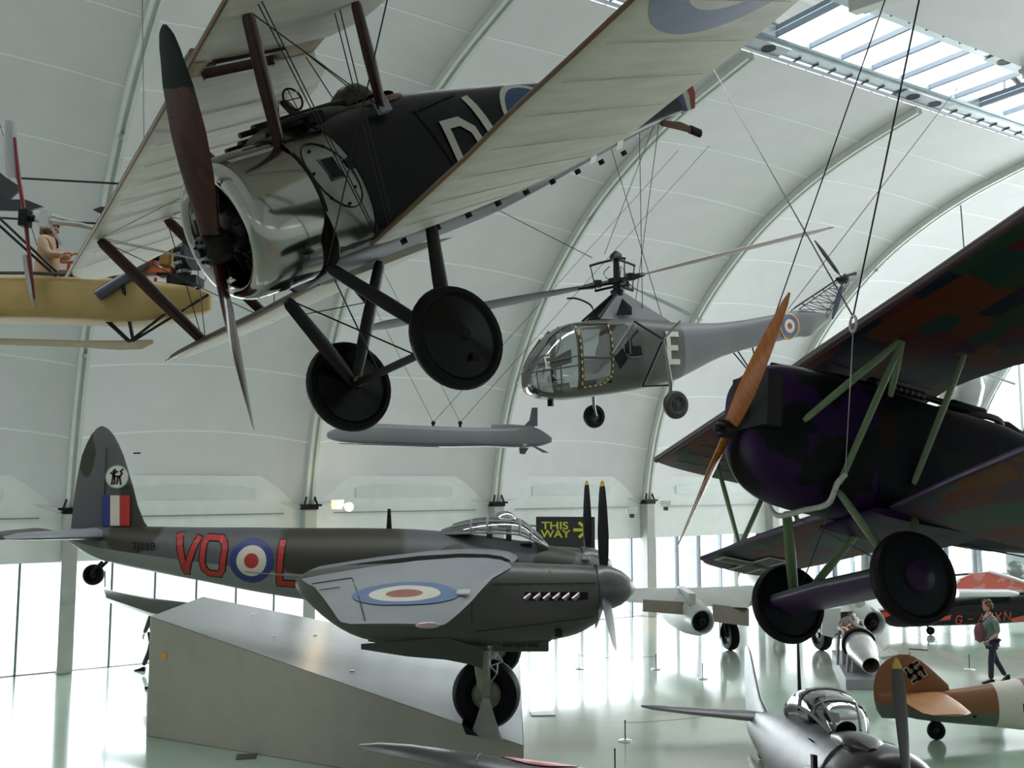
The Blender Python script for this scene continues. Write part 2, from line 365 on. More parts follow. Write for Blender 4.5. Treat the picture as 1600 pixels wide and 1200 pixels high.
for b in range(NB + 1):
    s = S0 + b * BAY
    g = G(); g.box(W(s, .12, 1.97), (.36, .42, 3.94), MW)
    c = struct(g.build('column', M_COLN, smooth=False, bevel=.02))
    g = G(); g.box(W(s, .12, 3.99), (.42, .46, .10), MW); g.box(W(s, .3, 4.06), (.62, .12, .06), MW)
    for q in (-.2, .2): g.tube([W(s + q, .3, 4.05), W(s + q * .6, .25, 4.3)], .03, 6)
    g.build('bracket', M_BLACK, c, smooth=False)
    if b == 2:
        v = G()
        for i in range(9): v.box(W(s, .345, 1.78 + i * .035), (.27, .03, .02), MW)
        v.build('vent_grille', mat('pale_grille', (.62, .66, .6), .5), c, smooth=False)
    # arched rib: flat tube in the plane across the hall
    g = G(); R = []
    for i, p in enumerate(PRF):
        q0, q1 = PRF[max(i - 1, 0)], PRF[min(i + 1, len(PRF) - 1)]; d = (q1 - q0).normalized(); nx, nz = -d.y, d.x
        w2, h2 = .13, .20
        R.append([W(s + a, p.x + nx * bb * -1, p.y + nz * bb * -1) for a, bb in ((-w2, 0), (-w2, h2), (-w2 * .35, h2), (-w2 * .35, h2 * .55), (w2 * .35, h2 * .55), (w2 * .35, h2), (w2, h2), (w2, 0))])
    g.loft(R); rb = struct(g.build('beam', M_RIB, ang=25))
    for t in (.3, .62):
        p = PRF[int(len(PRF) * t)]; f = G(); f.ball(W(s, p.x + .12, p.y - .18), .06, 6); f.build('bolt', M_COLN, rb)
    # mirrored rib on the camera side of the hall, reaching its own wall
    g = G(); R = []
    for i, p in enumerate(PRF):
        n2 = 32.0 - p.x * 1.52
        R.append([W(s + a, n2 + .0, p.y - bb) for a, bb in ((-.13, 0), (-.13, .3), (.13, .3), (.13, 0))])
    g.loft(R); struct(g.build('beam', M_RIB, ang=25))
# fabric skin: nine strips a bay, welted seams between them, both sides of the hall
cum = [0]
for a, b in zip(PRF, PRF[1:]): cum.append(cum[-1] + (b - a).length)
def prof(t):
    d = t * cum[-1]
    for i in range(len(cum) - 1):
        if d <= cum[i + 1] + 1e-9:
            q = (d - cum[i]) / (cum[i + 1] - cum[i]); p = PRF[i].lerp(PRF[i + 1], q); e = (PRF[i + 1] - PRF[i]).normalized(); return p, Vector((-e.y, e.x, 0))
    return PRF[-1], Vector((0, 1, 0))
def skin(s, u, t, side, off=0.0):
    """point of the fabric: u across the bay, t up the arch"""
    p, nn = prof(t); bul = .46 * (1 - (2 * u - 1) ** 2) * (1 - .35 * t) * (1 - t ** 3) - off
    q = p + Vector((nn.x * bul * .55, nn.y * bul + (bul * .55 if t < .02 else 0) * 0 + bul * .8 * (1 - t) ** 6, 0))
    return W(s + u * BAY, q.x if side == 0 else 32.0 - 1.52 * q.x, q.y)
def roof_z(n):
    m_ = n if n < 13 else (32 - n) / 1.52
    return interp([(q.x, q.y) for q in PRF], max(m_, 0))[0] - .02
def to_roof(a, b):
    """the point where the line from a through b meets the roof"""
    a, b = Vector(a), Vector(b); d = (b - a).normalized(); p = a.copy()
    for _ in range(600):
        p = p + d * .05; q = p - A0; n_ = q.dot(UN)
        if n_ < .1 or p.z > roof_z(n_): break
    return p
ceil_o = bpy.data.objects.new('ceiling', None); col.objects.link(ceil_o); ceil_o['kind'] = 'structure'
NS, NU, NT = 9, 12, 4
for side in (0, 1):
    for b in range(NB):
        s = S0 + b * BAY
        for k in range(NS):
            t0, t1 = k / NS, (k + 1) / NS
            g = G(); V = [skin(s, i / NU, lerp(t0, t1, j / NT), side) for j in range(NT + 1) for i in range(NU + 1)]
            F = [(j * (NU + 1) + i, j * (NU + 1) + i + 1, (j + 1) * (NU + 1) + i + 1, (j + 1) * (NU + 1) + i) for j in range(NT) for i in range(NU)]
            g.add(V, F); g.build('panel', M_MEMB, ceil_o)
        if side == 0:
            g = G()
            for k in range(1, NS): g.loft([[skin(s, i / NU, k / NS - dq, 0, off) for dq, off in ((-.0012, .012), (.0012, .012), (.0012, -.01), (-.0012, -.01))] for i in range(NU + 1)], cap=False)
            g.build('seam', M_SEAM, ceil_o)
            g = G(); g.tube([skin(s, i / NU, 0, 0, .02) for i in range(NU + 1)], .055, 8); g.build('edge_tube', M_RIB, ceil_o)
# skylight: two edge beams with inspection holes, bars, panes
M_ALU = mat('pale_aluminium', (.62, .68, .70), .3, .6, var=.05)
for nm, nn, zz in (('a', 11.75, 14.86), ('b', 14.25, 14.86)):
    g = G(); sg = -1 if nm == 'a' else 1
    g.box(W((S0 + S1) / 2, nn, zz + .08), (S1 - S0, .34, .16), MW)
    g.box(W((S0 + S1) / 2, nn - sg * .25, zz + .2), (S1 - S0, .12, .22), MW)
    bm_ = struct(g.build('beam', M_ALU, smooth=False))
    g = G(); g.box(W((S0 + S1) / 2, nn + sg * .3, zz + .25), (S1 - S0, .26, .04), MW); g.build('gutter', M_ALU, bm_, smooth=False)
    g = G(); g.tube([W(S0, nn + sg * .24, zz - .06), W(S1, nn + sg * .24, zz - .06)], .05, 8); g.build('edge_pipe', M_ALU, bm_)
    g = G()
    for i in range(int((S1 - S0) / .62)): g.box(W(S0 + i * .62, nn + sg * .2, zz - .02), (.02, .42, .05), MW)
    g.build('clip', M_MULL, bm_, smooth=False)
    for b in range(NB + 1):
        s = S0 + b * BAY; g = G()
        g.poly([W(s - 1.0, nn - .22, zz - .03), W(s + .95, nn - .22, zz - .03), W(s + .95, nn + .22, zz - .03), W(s - 1.0, nn + .22, zz - .03)], .03, (0, 0, 1))
        pl = g.build('plate', mat('grey_plate', (.42, .45, .48), .4, .4), bm_, smooth=False)
        for q in (-.5, .42):
            h = G(); h.lathe([(-.05, .12), (-.06, .17), (-.03, .17)], W(s + q, nn, zz), (0, 0, 1), 16); h.lathe([(-.052, .001), (-.052, .125)], W(s + q, nn, zz), (0, 0, 1), 16); h.build('hole_rim', M_BLACK, pl)
k = 0
for i in range(int((S1 - S0) / 1.13) + 1):
    s = S0 + .55 + i * 1.135
    if s > S1: break
    g = G(); g.box(W(s, 13.0, 15.02), (.07, 2.3, .12), MW); struct(g.build('mullion', M_MULL, smooth=False))
    g = G(); g.add([W(s, 11.85, 15.09), W(s + 1.135, 11.85, 15.09), W(s + 1.135, 14.15, 15.09), W(s, 14.15, 15.09)], [(0, 1, 2, 3)]); k += 1; struct(g.build('window_%d' % (100 + k), M_GLASS, smooth=False))
# near wall and left end, closed and white
g = G(); g.box(W((S0 + S1) / 2, 32.1, 2.1), (S1 - S0 + 1, .3, 4.2), MW); struct(g.build('wall_front', M_WALL, smooth=False))
g = G(); g.box(W(S0 - .2, 15, 8), (.3, 34, 16), MW); struct(g.build('wall_left', M_WALL, smooth=False))
# glazed end wall under the arch
wr = G()
def end_z(n):
    m_ = n if n < 13 else (32 - n) / 1.52
    return interp([(p.x, p.y) for p in PRF], max(m_, 0))[0] + .3
wr.box(W(S1 + .1, 29.3, 4), (.2, 6, 8), MW)
wr.box(W(S1 + .1, .45, 2.0), (.25, .9, 4.0), MW)
wr.box(W(S1 + .1, 13, 3.6), (.2, 26, .5), MW)
struct(wr.build('wall_right', M_WALL, smooth=False))
k = 0
for i in range(24):
    n = .9 + i * 1.05; zt = end_z(n + .5)
    g = G(); g.add([W(S1 + .1, n, 0), W(S1 + .1, n + 1.05, 0), W(S1 + .1, n + 1.05, zt), W(S1 + .1, n, zt)], [(0, 1, 2, 3)]); struct(g.build('window_%d' % (200 + i), M_GLASS, smooth=False))
    if i % 2 == 0:
        g = G(); g.box(W(S1 + .05, n, zt / 2), (.14, .07, zt), MW); struct(g.build('mullion', M_WALL if i < 6 else M_MULL, smooth=False))
g = G(); g.box(W(S1 + .02, 13, 6.6), (.16, 25, .12), MW); struct(g.build('mullion', M_MULL, smooth=False))
g = G(); g.tube([W(S1 - .1, 2.2 + .09 * i * i + i * .15, 3.9 + i * 1.15) for i in range(10)], .14, 8); struct(g.build('beam', mat('dark_arch_steel', (.06, .08, .1), .4), ang=30))
# wedge-shaped display ramp
rp = thing('display_ramp', 'large grey wedge-shaped plinth sloping down under the twin-engined bomber', 'plinth')
RD = Vector((.8933, -.4495, 0)); RNn = Vector((.4495, .8933, 0)); RP0 = Vector((-6.88, 18.61, 0)); RW = 3.1
RE = Vector((.0, 1.0, 0))
def RQ(t, d, z): return RP0 + RD * t + RE * (d * (1 + t / 7.9 * 1.25)) + Vector((0, 0, z))
def rz(t): return 2.2 - .182 * t
g = G(); T = [(0, 2.2), (7.9, .765)]
V = [RQ(0, 0, 0), RQ(7.9, 0, 0), RQ(7.9, RW, 0), RQ(0, RW, 0), RQ(0, 0, 2.2), RQ(7.9, 0, .765), RQ(7.9, RW, .765), RQ(0, RW, 2.2)]
g.add(V, [(3, 2, 1, 0), (0, 1, 5, 4), (1, 2, 6, 5), (2, 3, 7, 6), (3, 0, 4, 7)])
g.build('body', mat('matt_grey_board', (.385, .35, .295), .5, var=.04), rp, smooth=False, bevel=.015)
g = G(); g.add([RQ(.01, .01, 2.203), RQ(7.89, .01, .769), RQ(7.89, RW - .01, .769), RQ(.01, RW - .01, 2.203)], [(0, 1, 2, 3)]); g.build('deck', mat('satin_grey_deck', (.44, .45, .46), .3, var=.08, vs=1.5, stretch=(1, 6, 1)), rp, smooth=False)
g = G(); g.lathe([(-.012, .001), (-.012, .07), (0, .075)], RQ(.4, -.0, 1.5), (RNn), 12); g.build('badge', mat('orange_sticker', (.75, .35, .05), .5), rp)
for t, d in ((2.5, 1.2), (4.5, .6), (1.5, 2.4), (3.2, 1.9)):
    g = G(); g.lathe([(0, .04), (.02, .04), (.02, .001)], RQ(t, d, rz(t)), (0, 0, 1), 10); g.build('stud', M_ALU, rp)
# ------------------------------------------------------------------ biplane overhead (nose to the left, tail up to the right)
CM = pose(-1.951, 6.005, 6.342, 3.8812, -0.4673, 0.2044)
cb = thing('biplane', 'dark fighter biplane with polished metal cowling and cream linen wings hanging at top left', 'aircraft', M=CM)
M_LIN = mat('doped_linen', (.62, .60, .49), .55, var=.10, vs=2.2, stretch=(1, 5, 1), bump=.12, bs=9)
M_OLV = mat('dark_olive_dope', (.030, .027, .017), .45, var=.15)
M_DARK = mat('black_brown_fabric', (.0035, .0033, .003), .40, var=.12, spec=.22)
M_LE = mat('varnished_edge', (.16, .08, .035), .4)
M_STRUT = mat('red_brown_varnish', (.038, .008, .006), .35, var=.2, vs=6, stretch=(1, 1, 6))
M_PROPW = mat('dark_mahogany', (.055, .009, .004), .25, var=.35, vs=5, stretch=(4, 4, .6), coat=.25)
M_COWL = mat('polished_aluminium', (.44, .43, .40), .13, 1, var=.06, vs=2)
M_PANEL = mat('scuffed_aluminium', (.28, .28, .255), .30, 1, var=.18, vs=5)
M_TYRE = mat('black_rubber', (.0035, .0035, .0045), .5, var=.1, spec=.15)
M_DISC = mat('black_wheel_fabric', (.004, .0035, .0045), .25, var=.1, spec=.22)
M_ENG = mat('dark_oily_metal', (.018, .016, .014), .35, .6, var=.3, vs=8)
M_WHITE = mat('white_marking', (.62, .60, .52), .5, var=.05)
M_NAVY = mat('navy_marking', (.02, .06, .17), .5, var=.1)
M_REDM = mat('red_marking', (.36, .035, .025), .5, var=.1)
M_BRASS = mat('brass', (.45, .3, .1), .35, .8)
def lx(y): return -.435 - .035 * 0 + .045 * min(0, 0) - .025 * -y * 0
# upper wing: starboard, port, and the centre with its long slot
def wsec(y, le, te, z0, z1, th): return ((le, y, z0), (te, y, z1), th)
g = G()
def ule(y): return -.36 + .055 * y
def ute(y): return -1.72 + .06 * min(y, 0) - .02
S = [(-4.47, -1.24, -1.32), (-4.40, -1.0, -1.45), (-4.2, -.80, -1.72), (-3.95, -.64, -1.9)] + [(y, ule(y) if y > -3.6 else -.56, ute(y) - .05 if y > -3.6 else -1.98) for y in (-3.7, -2.9, -2.1, -1.3, -.6)] + [(-.24, ule(-.2), -1.72), (-.06, ule(0), -1.52), (.06, ule(.05), -1.44)]
wing(g, [wsec(y, a, b, 1.02, 1.0, .09 if y > -4.1 else .045) for y, a, b in S])
wg = g.build('upper_wing_panel', [M_OLV, M_LIN], cb, ang=50)
g = G(); S = [(.27, ule(.2), -1.46), (.42, ule(.4), -1.66), (.68, ule(.7), -1.74), (1.4, ule(1.2), -1.78), (2.4, ule(2), -1.76), (3.4, -.3, -1.74), (3.9, -.38, -1.72), (4.25, -.62, -1.6), (4.4, -1.1, -1.3)]
wing(g, [wsec(y, a, b, 1.02, 1.0, .09 if y < 4.1 else .045) for y, a, b in S]); g.build('upper_wing_panel', [M_OLV, M_LIN], cb, ang=50)
for a_, b_, t_ in ((ule(.1), -.49, .085), (-1.07, -1.44, .06)): g = G(); wing(g, [((a_, y, 1.02), (b_, y, 1.01), t_) for y in (.061, .269)]); g.build('wing_centre_section', [M_OLV, mat('browned_linen', (.34, .25, .12), .55, var=.3, vs=6)], cb)
g = G(); g.box((-.78, .07, 1.0), (.56, .03, .07)); g.box((-.78, .26, 1.0), (.56, .03, .07)); g.box((-.78, .165, 1.02), (.56, .02, .02)); g.build('slot_frame', M_STRUT, cb, smooth=False)
g = G(); g.tube([(ule(y) - .0 if y > -3.6 else -.56, y, 1.02) for y in (-3.9, -2.5, -1, 0, 1, 2.5, 3.3)], .016, 8); g.build('leading_edge', M_LE, cb)
for y0, y1 in ((-3.6, -.4),):
    k = 0; y = y0
    while y < y1:
        g = G(); g.box((( ule(y) + ute(y)) / 2 - .02, y, .982), (1.25, .014, .004)); g.build('rib_tape', mat('linen_tape', (.62, .60, .49), .6), wg, smooth=False); y += .38
# lower wing
g = G()
LW = [(.40, -.84, -2.22, -.50, -.53), (1.0, -.82, -2.22, -.475, -.60), (1.6, -.82, -2.22, -.44, -.655), (2.05, -.82, -2.22, -.40, -.62), (2.6, -.82, -2.22, -.37, -.595), (3.03, -.83, -2.21, -.34, -.555), (3.7, -.86, -2.18, -.30, -.50), (4.05, -1.0, -2.05, -.26, -.42), (4.3, -1.35, -1.75, -.22, -.32)]
wing(g, [((a, y, c), (b, y, d), .085) for y, a, b, c, d in LW])
lw = g.build('lower_wing', [M_OLV, M_LIN], cb, ang=50)
g = G(); g.tube([(a + .004, y, c + .006) for y, a, b, c, d in LW[:8]], .014, 8); g.build('leading_edge', M_LE, lw)
for i in range(9):
    y = .7 + i * .34; a, b, c, d = interp(LW, y); g = G()
    g.tube([(lerp(a, b, t), y, lerp(c, d, t) - .0225 * (1 if 0 < t < 1 else 0) - .003) for t in (.06, .3, .6, .9)], .003, 4); g.build('rib_tape', mat('linen_tape', (.62, .60, .49), .6), lw)
def fl(u, v):
    a, b, c, d = interp(LW, v); t = (u - a) / (b - a); return (u, v, lerp(c, d, t) - .085 * .25 * interp([(p, q) for p, q in AF], max(0, min(1, t)))[0] - .004)
g = G(); disc2(g, (-1.42, 3.42), .42, .62, fl, rings=3, mi=0); g.build('roundel_ring', mat('pale_blue_marking', (.20, .24, .34), .5), lw)
g = G(); disc2(g, (-1.42, 3.42), .2, .42, fl, mi=0); g.build('roundel_ring', M_WHITE, lw)
g = G(); disc2(g, (-1.42, 3.42), .001, .2, fl, mi=0); g.build('roundel_centre', M_REDM, lw)
g = G(); SW = [(-.40, -.84, -2.2, -.50, -.55), (-1.5, -.84, -2.2, -.40, -.45), (-2.9, -.86, -2.2, -.24, -.29), (-3.6, -.92, -2.18, -.17, -.22), (-3.95, -1.1, -2.0, -.13, -.17), (-4.1, -1.4, -1.7, -.12, -.14)]
wing(g, [((a, y, c), (b, y, d), .085) for y, a, b, c, d in SW]); lws = g.build('lower_wing', [M_OLV, M_LIN], cb, ang=50)
g = G(); g.tube([(a + .004, y, c + .01) for y, a, b, c, d in SW[:5]], .014, 8); g.build('leading_edge', M_LE, lws)
g = G(); g.poly([(-2.1, -1.9, -.40), (-2.16, -1.9, -.62), (-2.2, -1.9, -.62), (-2.2, -1.9, -.42)], .02, (0, 1, 0)); g.tube([(-2.18, -1.9, -.6), (-1.5, -1.9, -.47)], .005, 4); g.build('aileron_horn', M_BLACK, cb, smooth=False)
# fuselage, panels, tail
FS = [(-.60, .475, -.52, .90), (-.72, .485, -.52, .86), (-1.0, .50, -.52, .80), (-1.35, .53, -.52, .76), (-1.9, .535, -.53, .74), (-2.6, .455, -.53, .64), (-3.4, .345, -.47, .50), (-4.3, .20, -.39, .33), (-5.0, .08, -.345, .16), (-5.3, .03, -.33, .05)]
FSi = [(x, a, b, c) for x, a, b, c in FS]
g = G(); hull(g, FS, e=2.6, n=32, k=3, eb=5); fu = g.build('fuselage', M_DARK, cb, ang=50)
def fside(x, z, off=.005, sgn=1):
    top, bot, w_ = interp(FSi, x); zc, h = (top + bot) / 2, (top - bot) / 2; e = 2.6 if z > zc else 5
    q = max(0, 1 - min(.999, abs((z - zc) / h)) ** e); return (x, sgn * (w_ / 2 * q ** (1 / e) + off), z)
fp = lambda u, v: fside(-u, v, .013)
g = G(); strokes(g, [[(1.96, .12), (1.93, -.24)], [(1.96, .13), (2.12, .13), (2.22, .04), (2.24, -.10), (2.15, -.25)]], .075, fp)
g.build('letter', M_WHITE, fu, smooth=False)
g = G(); strokes(g, [[(2.36, .28), (2.42, -.16)]], .085, fp); g.build('stripe', M_WHITE, fu, smooth=False)
g = G()
for a, b in (((1.78, .30), (2.30, .37)), ((1.78, .30), (1.90, -.36)),): strokes(g, [[a, b]], .022, lambda u, v: fside(-u, v, .012))
g.build('panel_lacing', M_BLACK, fu, smooth=False)
fr = lambda u, v: fside(-u, v, .006)
g = G(); disc2(g, (2.98, .03), .27, .315, fr, el=1.1, rings=1); g.build('roundel_ring', M_WHITE, fu, smooth=False)
g = G(); disc2(g, (2.98, .03), .10, .27, fr, el=1.1, rings=2); g.build('roundel_ring', M_NAVY, fu, smooth=False)
g = G(); disc2(g, (2.98, .03), .001, .10, fr, el=1.1, rings=2); g.build('roundel_centre', M_REDM, fu, smooth=False)
g = G(); strokes(g, [[(3.55, .05), (3.60, -.44)]], .10, fp); strokes(g, [[(4.02, .05), (4.04, -.41)]], .10, fp); g.build('stripe', M_WHITE, fu, smooth=False)
g = G(); pr = []
M2 = Matrix.Translation(fside(-4.45, -.21, .008)) @ Matrix(((-1, 0, 0), (0, 0, 1), (0, 1, 0))).to_4x4() @ Matrix.Rotation(-.1, 4, 'Z')
text_obj('F6314', .075, M_WHITE, M2, fu, 'serial_number', .001)
for i in range(9): g = G(); g.box((-1.2 - i * .33, .26, -.535), (.03, .04, .04)); g.build('lacing_stud', M_BLACK, fu, smooth=False)
# cockpit: padded rim, windscreen dome, gun hump
g = G(); g.tube([(-1.66 + .30 * math.cos(t) * 1.0, .25 * math.sin(t), .53 - .06 * abs(math.sin(t)) + .0 * math.cos(t)) for t in [i * 2 * math.pi / 24 for i in range(25)]], .03, 8); g.build('cockpit_rim', mat('tan_leather', (.20, .12, .06), .5), cb)
g = G(); g.lathe([(0, .25), (.001, .01)], (-1.66, 0, .535), (0, 0, 1), 20); g.build('cockpit_opening', M_BLACK, cb)
g = G(); hull(g, [(-1.38, .56, .5, .2), (-1.46, .68, .48, .26), (-1.58, .73, .48, .28), (-1.68, .70, .48, .26), (-1.74, .58, .48, .2)], e=2.2, n=16, k=2); g.build('padded_headrest', mat('dark_brown_leather', (.05, .03, .015), .5, var=.3, vs=20), cb)
g = G(); hull(g, [(-.62, .53, .40, .44), (-.9, .57, .42, .46), (-1.25, .58, .42, .42), (-1.42, .56, .44, .3)], e=2.4, n=16, k=2); gh = g.build('gun_fairing', M_OLV, cb)
for y in (-.12, .12):
    g = G(); g.tube([(-.62, y, .535), (-1.4, y, .56)], .042, 10); g.tube([(-.50, y, .53), (-.63, y, .535)], .02, 8); g.build('machine_gun', M_BLACK, gh)
g = G(); g.tube([(-1.18, .2, .60 + .05 * 0) if 0 else (-.98 + .07 * math.cos(t), .18, .66 + .08 * math.sin(t)) for t in [i * math.pi / 8 for i in range(17)]], .008, 6)
g.tube([(-1.05, .18, .66), (-.91, .18, .66)], .004, 4); g.tube([(-.98, .18, .58), (-.98, .18, .74)], .004, 4); g.tube([(-.98, .18, .52), (-.98, .18, .58)], .006, 4); g.build('ring_sight', M_BLACK, cb)
g = G(); g.poly([(-.74, .22, .50), (-.98, .22, .505), (-.98, .40, .455), (-.80, .40, .45)], .02, (0, .3, 1)); g.box((-.93, .36, .43), (.14, .06, .07)); g.build('ejection_chute', M_BLACK, cb, smooth=False)
# cowling
g = G()
CO = [(-.16, .345), (-.10, .352), (-.065, .375), (-.06, .40), (-.09, .435), (-.15, .462), (-.24, .475), (-.40, .482), (-.60, .485)]
g.lathe(CO, (0, 0, -.02), (1, 0, 0), 48); g.lathe([(-.16, .345), (-.58, .40)], (0, 0, -.02), (1, 0, 0), 40); cw = g.build('cowling', M_COWL, cb, ang=60)
g = G(); g.lathe([(-.585, .489), (-.60, .494), (-.615, .489)], (0, 0, -.02), (1, 0, 0), 48); g.build('cowling_band', M_ENG, cw)
SP = [(-.61, .47, -.515, .945), (-.8, .487, -.53, .90), (-1.02, .507, -.53, .82), (-1.1, .515, -.53, .79)]
def sidept(x, z, off=.0, sgn=1):
    return fside(x, z, off, sgn)
for sg in (1, -1):
    g = G(); NX, NZ = 8, 12; V = []
    for j in range(NZ + 1):
        z = lerp(.42, -.49, j / NZ); xe = -1.02 + .13 * abs(((z + .05) / .45)) ** 2 * (.7 if z > 0 else 1.0)
        for i in range(NX + 1): V.append(sidept(lerp(-.59, xe, i / NX), z, .008, sg))
    g.add(V, [(j * (NX + 1) + i, j * (NX + 1) + i + 1, (j + 1) * (NX + 1) + i + 1, (j + 1) * (NX + 1) + i) for j in range(NZ) for i in range(NX)])
    sp = g.build('side_panel', M_PANEL, cb)
    g = G(); g.tube([sidept(-1.02 + .13 * abs(((z + .05) / .45)) ** 2 * (.7 if z > 0 else 1.0), z, .01, sg) for z in [lerp(.42, -.49, j / 14) for j in range(15)]], .006, 6); g.tube([sidept(lerp(-.61, -.97, j / 6), lerp(.33, .36, j / 6), .012, sg) for j in range(7)], .005, 5); g.build('panel_edge', M_BLACK, sp)
    g = G(); g.add([sidept(x, z, .014, sg) for x, z in ((-.76, .13), (-.86, .13), (-.88, -.01), (-.78, -.01))], [(0, 1, 2, 3)]); g.build('access_hole', M_BLACK, sp, smooth=False)
    g = G(); g.tube([sidept(x, z, .014, sg) for x, z in ((-.75, .14), (-.87, .14), (-.89, -.02), (-.77, -.02), (-.75, .14))], .006, 5); g.build('hole_frame', M_PANEL, sp)
    g = G(); disc2(g, (.985, .06), .001, .045, lambda u, v: sidept(-u, v, .014, sg), n=16, rings=1); g.build('access_hole', M_BLACK, sp, smooth=False)
    g = G(); g.tube([sidept(-.80 - .17 * math.cos(t) * 1.0 - .05 * math.sin(t) * -1, .02 + .25 * math.sin(t), .012, sg) for t in [i * math.pi / 14 for i in range(29)]], .0045, 5); g.build('hatch_edge', M_ENG, sp)
    for i in range(7):
        t = i * 2 * math.pi / 7 + .3; g = G(); g.ball(sidept(-.80 - .15 * math.cos(t), .02 + .22 * math.sin(t), .014, sg), .011, 5); g.build('fastener', M_ENG, sp)
# engine
g = G(); g.lathe([(-.42, .01), (-.42, .16), (-.20, .16), (-.13, .12), (-.10, .06), (0, .05), (0, .01)], (0, 0, -.02), (1, 0, 0), 20); en = g.build('crankcase', M_ENG, cb)
for k in range(9):
    t = k * 2 * math.pi / 9; d = Vector((0, math.cos(t), math.sin(t))); g = G()
    g.lathe([(.15, .055)] + [(.17 + .012 * i, .068 if i % 2 else .052) for i in range(11)] + [(.31, .05), (.325, .01)], Vector((-.30, 0, -.02)), d, 14); g.tube([Vector((-.14, 0, -.02)) + d * .1, Vector((-.22, 0, -.02)) + d * .31], .008, 5)
    g.build('cylinder', M_ENG, en)
g = G(); g.lathe([(-.59, .01), (-.59, .44)], (0, 0, -.02), (1, 0, 0), 32); g.build('firewall', M_BLACK, cb)
# propeller
pd = Vector((0, .7275, 1.117)).normalized(); PH = (.02, .05, -.10)
prof_w = [(0, .13), (.08, .13), (.2, .15), (.35, .20), (.55, .235), (.75, .225), (.9, .17), (.97, .11), (1, .03)]
pp = bpy.data.objects.new('propeller', None); col.objects.link(pp); pp.parent = cb
for sgn in (1, -1):
    g = G(); blade(g, PH, (1, 0, 0), pd * sgn, 1.34, prof_w, twist=1, t1=.745 if sgn > 0 else 1.0, b0=58, b1=14 if sgn > 0 else 36); g.build('blade', M_PROPW, pp)
g = G(); blade(g, PH, (1, 0, 0), pd, 1.345, prof_w, twist=1, t0=.735, b0=58, b1=14); g.build('blade_tip_covering', mat('dark_green_fabric', (.006, .012, .009), .45, spec=.25), pp)
g = G(); g.lathe([(-.08, .01), (-.08, .10), (.07, .10), (.085, .085), (.09, .03), (.12, .03), (.12, .001)], PH, (1, 0, 0), 20)
for k in range(8): g.ball(Vector(PH) + Vector((.09, .07 * math.cos(k * .785), .07 * math.sin(k * .785))), .012, 5)
g.build('propeller_hub', M_ENG, pp)
# struts
def strut(par, a, b, w_=.035, k=2.2, m=None, name='strut', flat=(1, 0, 0)):
    g = G(); a, b = Vector(a), Vector(b); g.tube([a, a.lerp(b, .04), a.lerp(b, .5), a.lerp(b, .96), b], [w_ * .6, w_ * .85, w_, w_ * .85, w_ * .6], 10, sx=k, flat=flat); return g.build(name, m or M_STRUT, par)
strut(cb, (-.60, .33, .32), (-.52, .80, 1.0), .032, 1.7, name='cabane_strut')
strut(cb, (-1.50, .36, .36), (-1.42, .72, 1.0), .030, 1.7, name='cabane_strut')
g = G(); g.box((-1.51, .37, .40), (.10, .05, .12)); g.build('strut_label_plate', mat('grey_label', (.35, .36, .42), .5), cb)
strut(cb, (-.60, -.33, .32), (-.64, -.80, 1.0), .032, 1.7, name='cabane_strut'); strut(cb, (-1.50, -.36, .36), (-1.55, -.72, 1.0), .030, 1.7, name='cabane_strut')
for sy, zb in ((-2.95, -.22), (3.0, -.32)):
    strut(cb, (-.63, sy, 1.0), (-1.02 if sy < 0 else -1.1, sy * .98, zb), .036, 1.8, name='interplane_strut')
    strut(cb, (-1.31, sy, 1.0), (-1.75, sy * .98, zb - .05), .036, 1.8, name='interplane_strut')
# undercarriage
WP, WS = Vector((-.86, .71, -1.31)), Vector((-.84, -.70, -1.25))
M_LEG = mat('dark_taped_leg', (.012, .009, .012), .45, spec=.3, var=.3, vs=20)
strut(cb, (-.50, .32, -.52), WP + Vector((0, -.09, .0)), .034, 1.7, M_LEG, 'undercarriage_leg'); strut(cb, (-1.42, .34, -.52), WP + Vector((0, -.09, .0)), .034, 1.7, M_LEG, 'undercarriage_leg')
strut(cb, (-.50, -.34, -.52), WS + Vector((0, .09, .0)), .034, 1.7, M_LEG, 'undercarriage_leg'); strut(cb, (-1.35, -.30, -.52), WS + Vector((0, .09, .0)), .034, 1.7, M_LEG, 'undercarriage_leg')
strut(cb, WP + Vector((0, .02, 0)), WS + Vector((0, -.02, 0)), .030, 2.0, M_LEG, 'axle')
g = G(); g.tube([WS + Vector((.03 * math.cos(i), .12 + .004 * i, .035 * math.sin(i))) for i in range(18)], .008, 5); g.build('bungee_cord', mat('tan_cord', (.28, .2, .08), .7), cb)
cable(cb, [(-.5, .32, -.52), WS + Vector((0, .45, 0))], .006, 'bracing_wire'); cable(cb, [(-.5, -.32, -.52), WP + Vector((0, -.45, 0))], .006, 'bracing_wire')
wheel(cb, WP, (0, 1, 0), .352, .10, M_TYRE, M_DISC, name='tyre', disc=True, cone=.07); wheel(cb, WS, (0, 1, 0), .352, .10, M_TYRE, M_DISC, name='tyre', disc=True, cone=.07)
g = G(); g.lathe([(0, .035), (.006, .03), (.006, .001)], WP + Vector((.0, .095, -.17)), (0, 1, .25), 14); g.build('valve_cover', M_BLACK, cb)
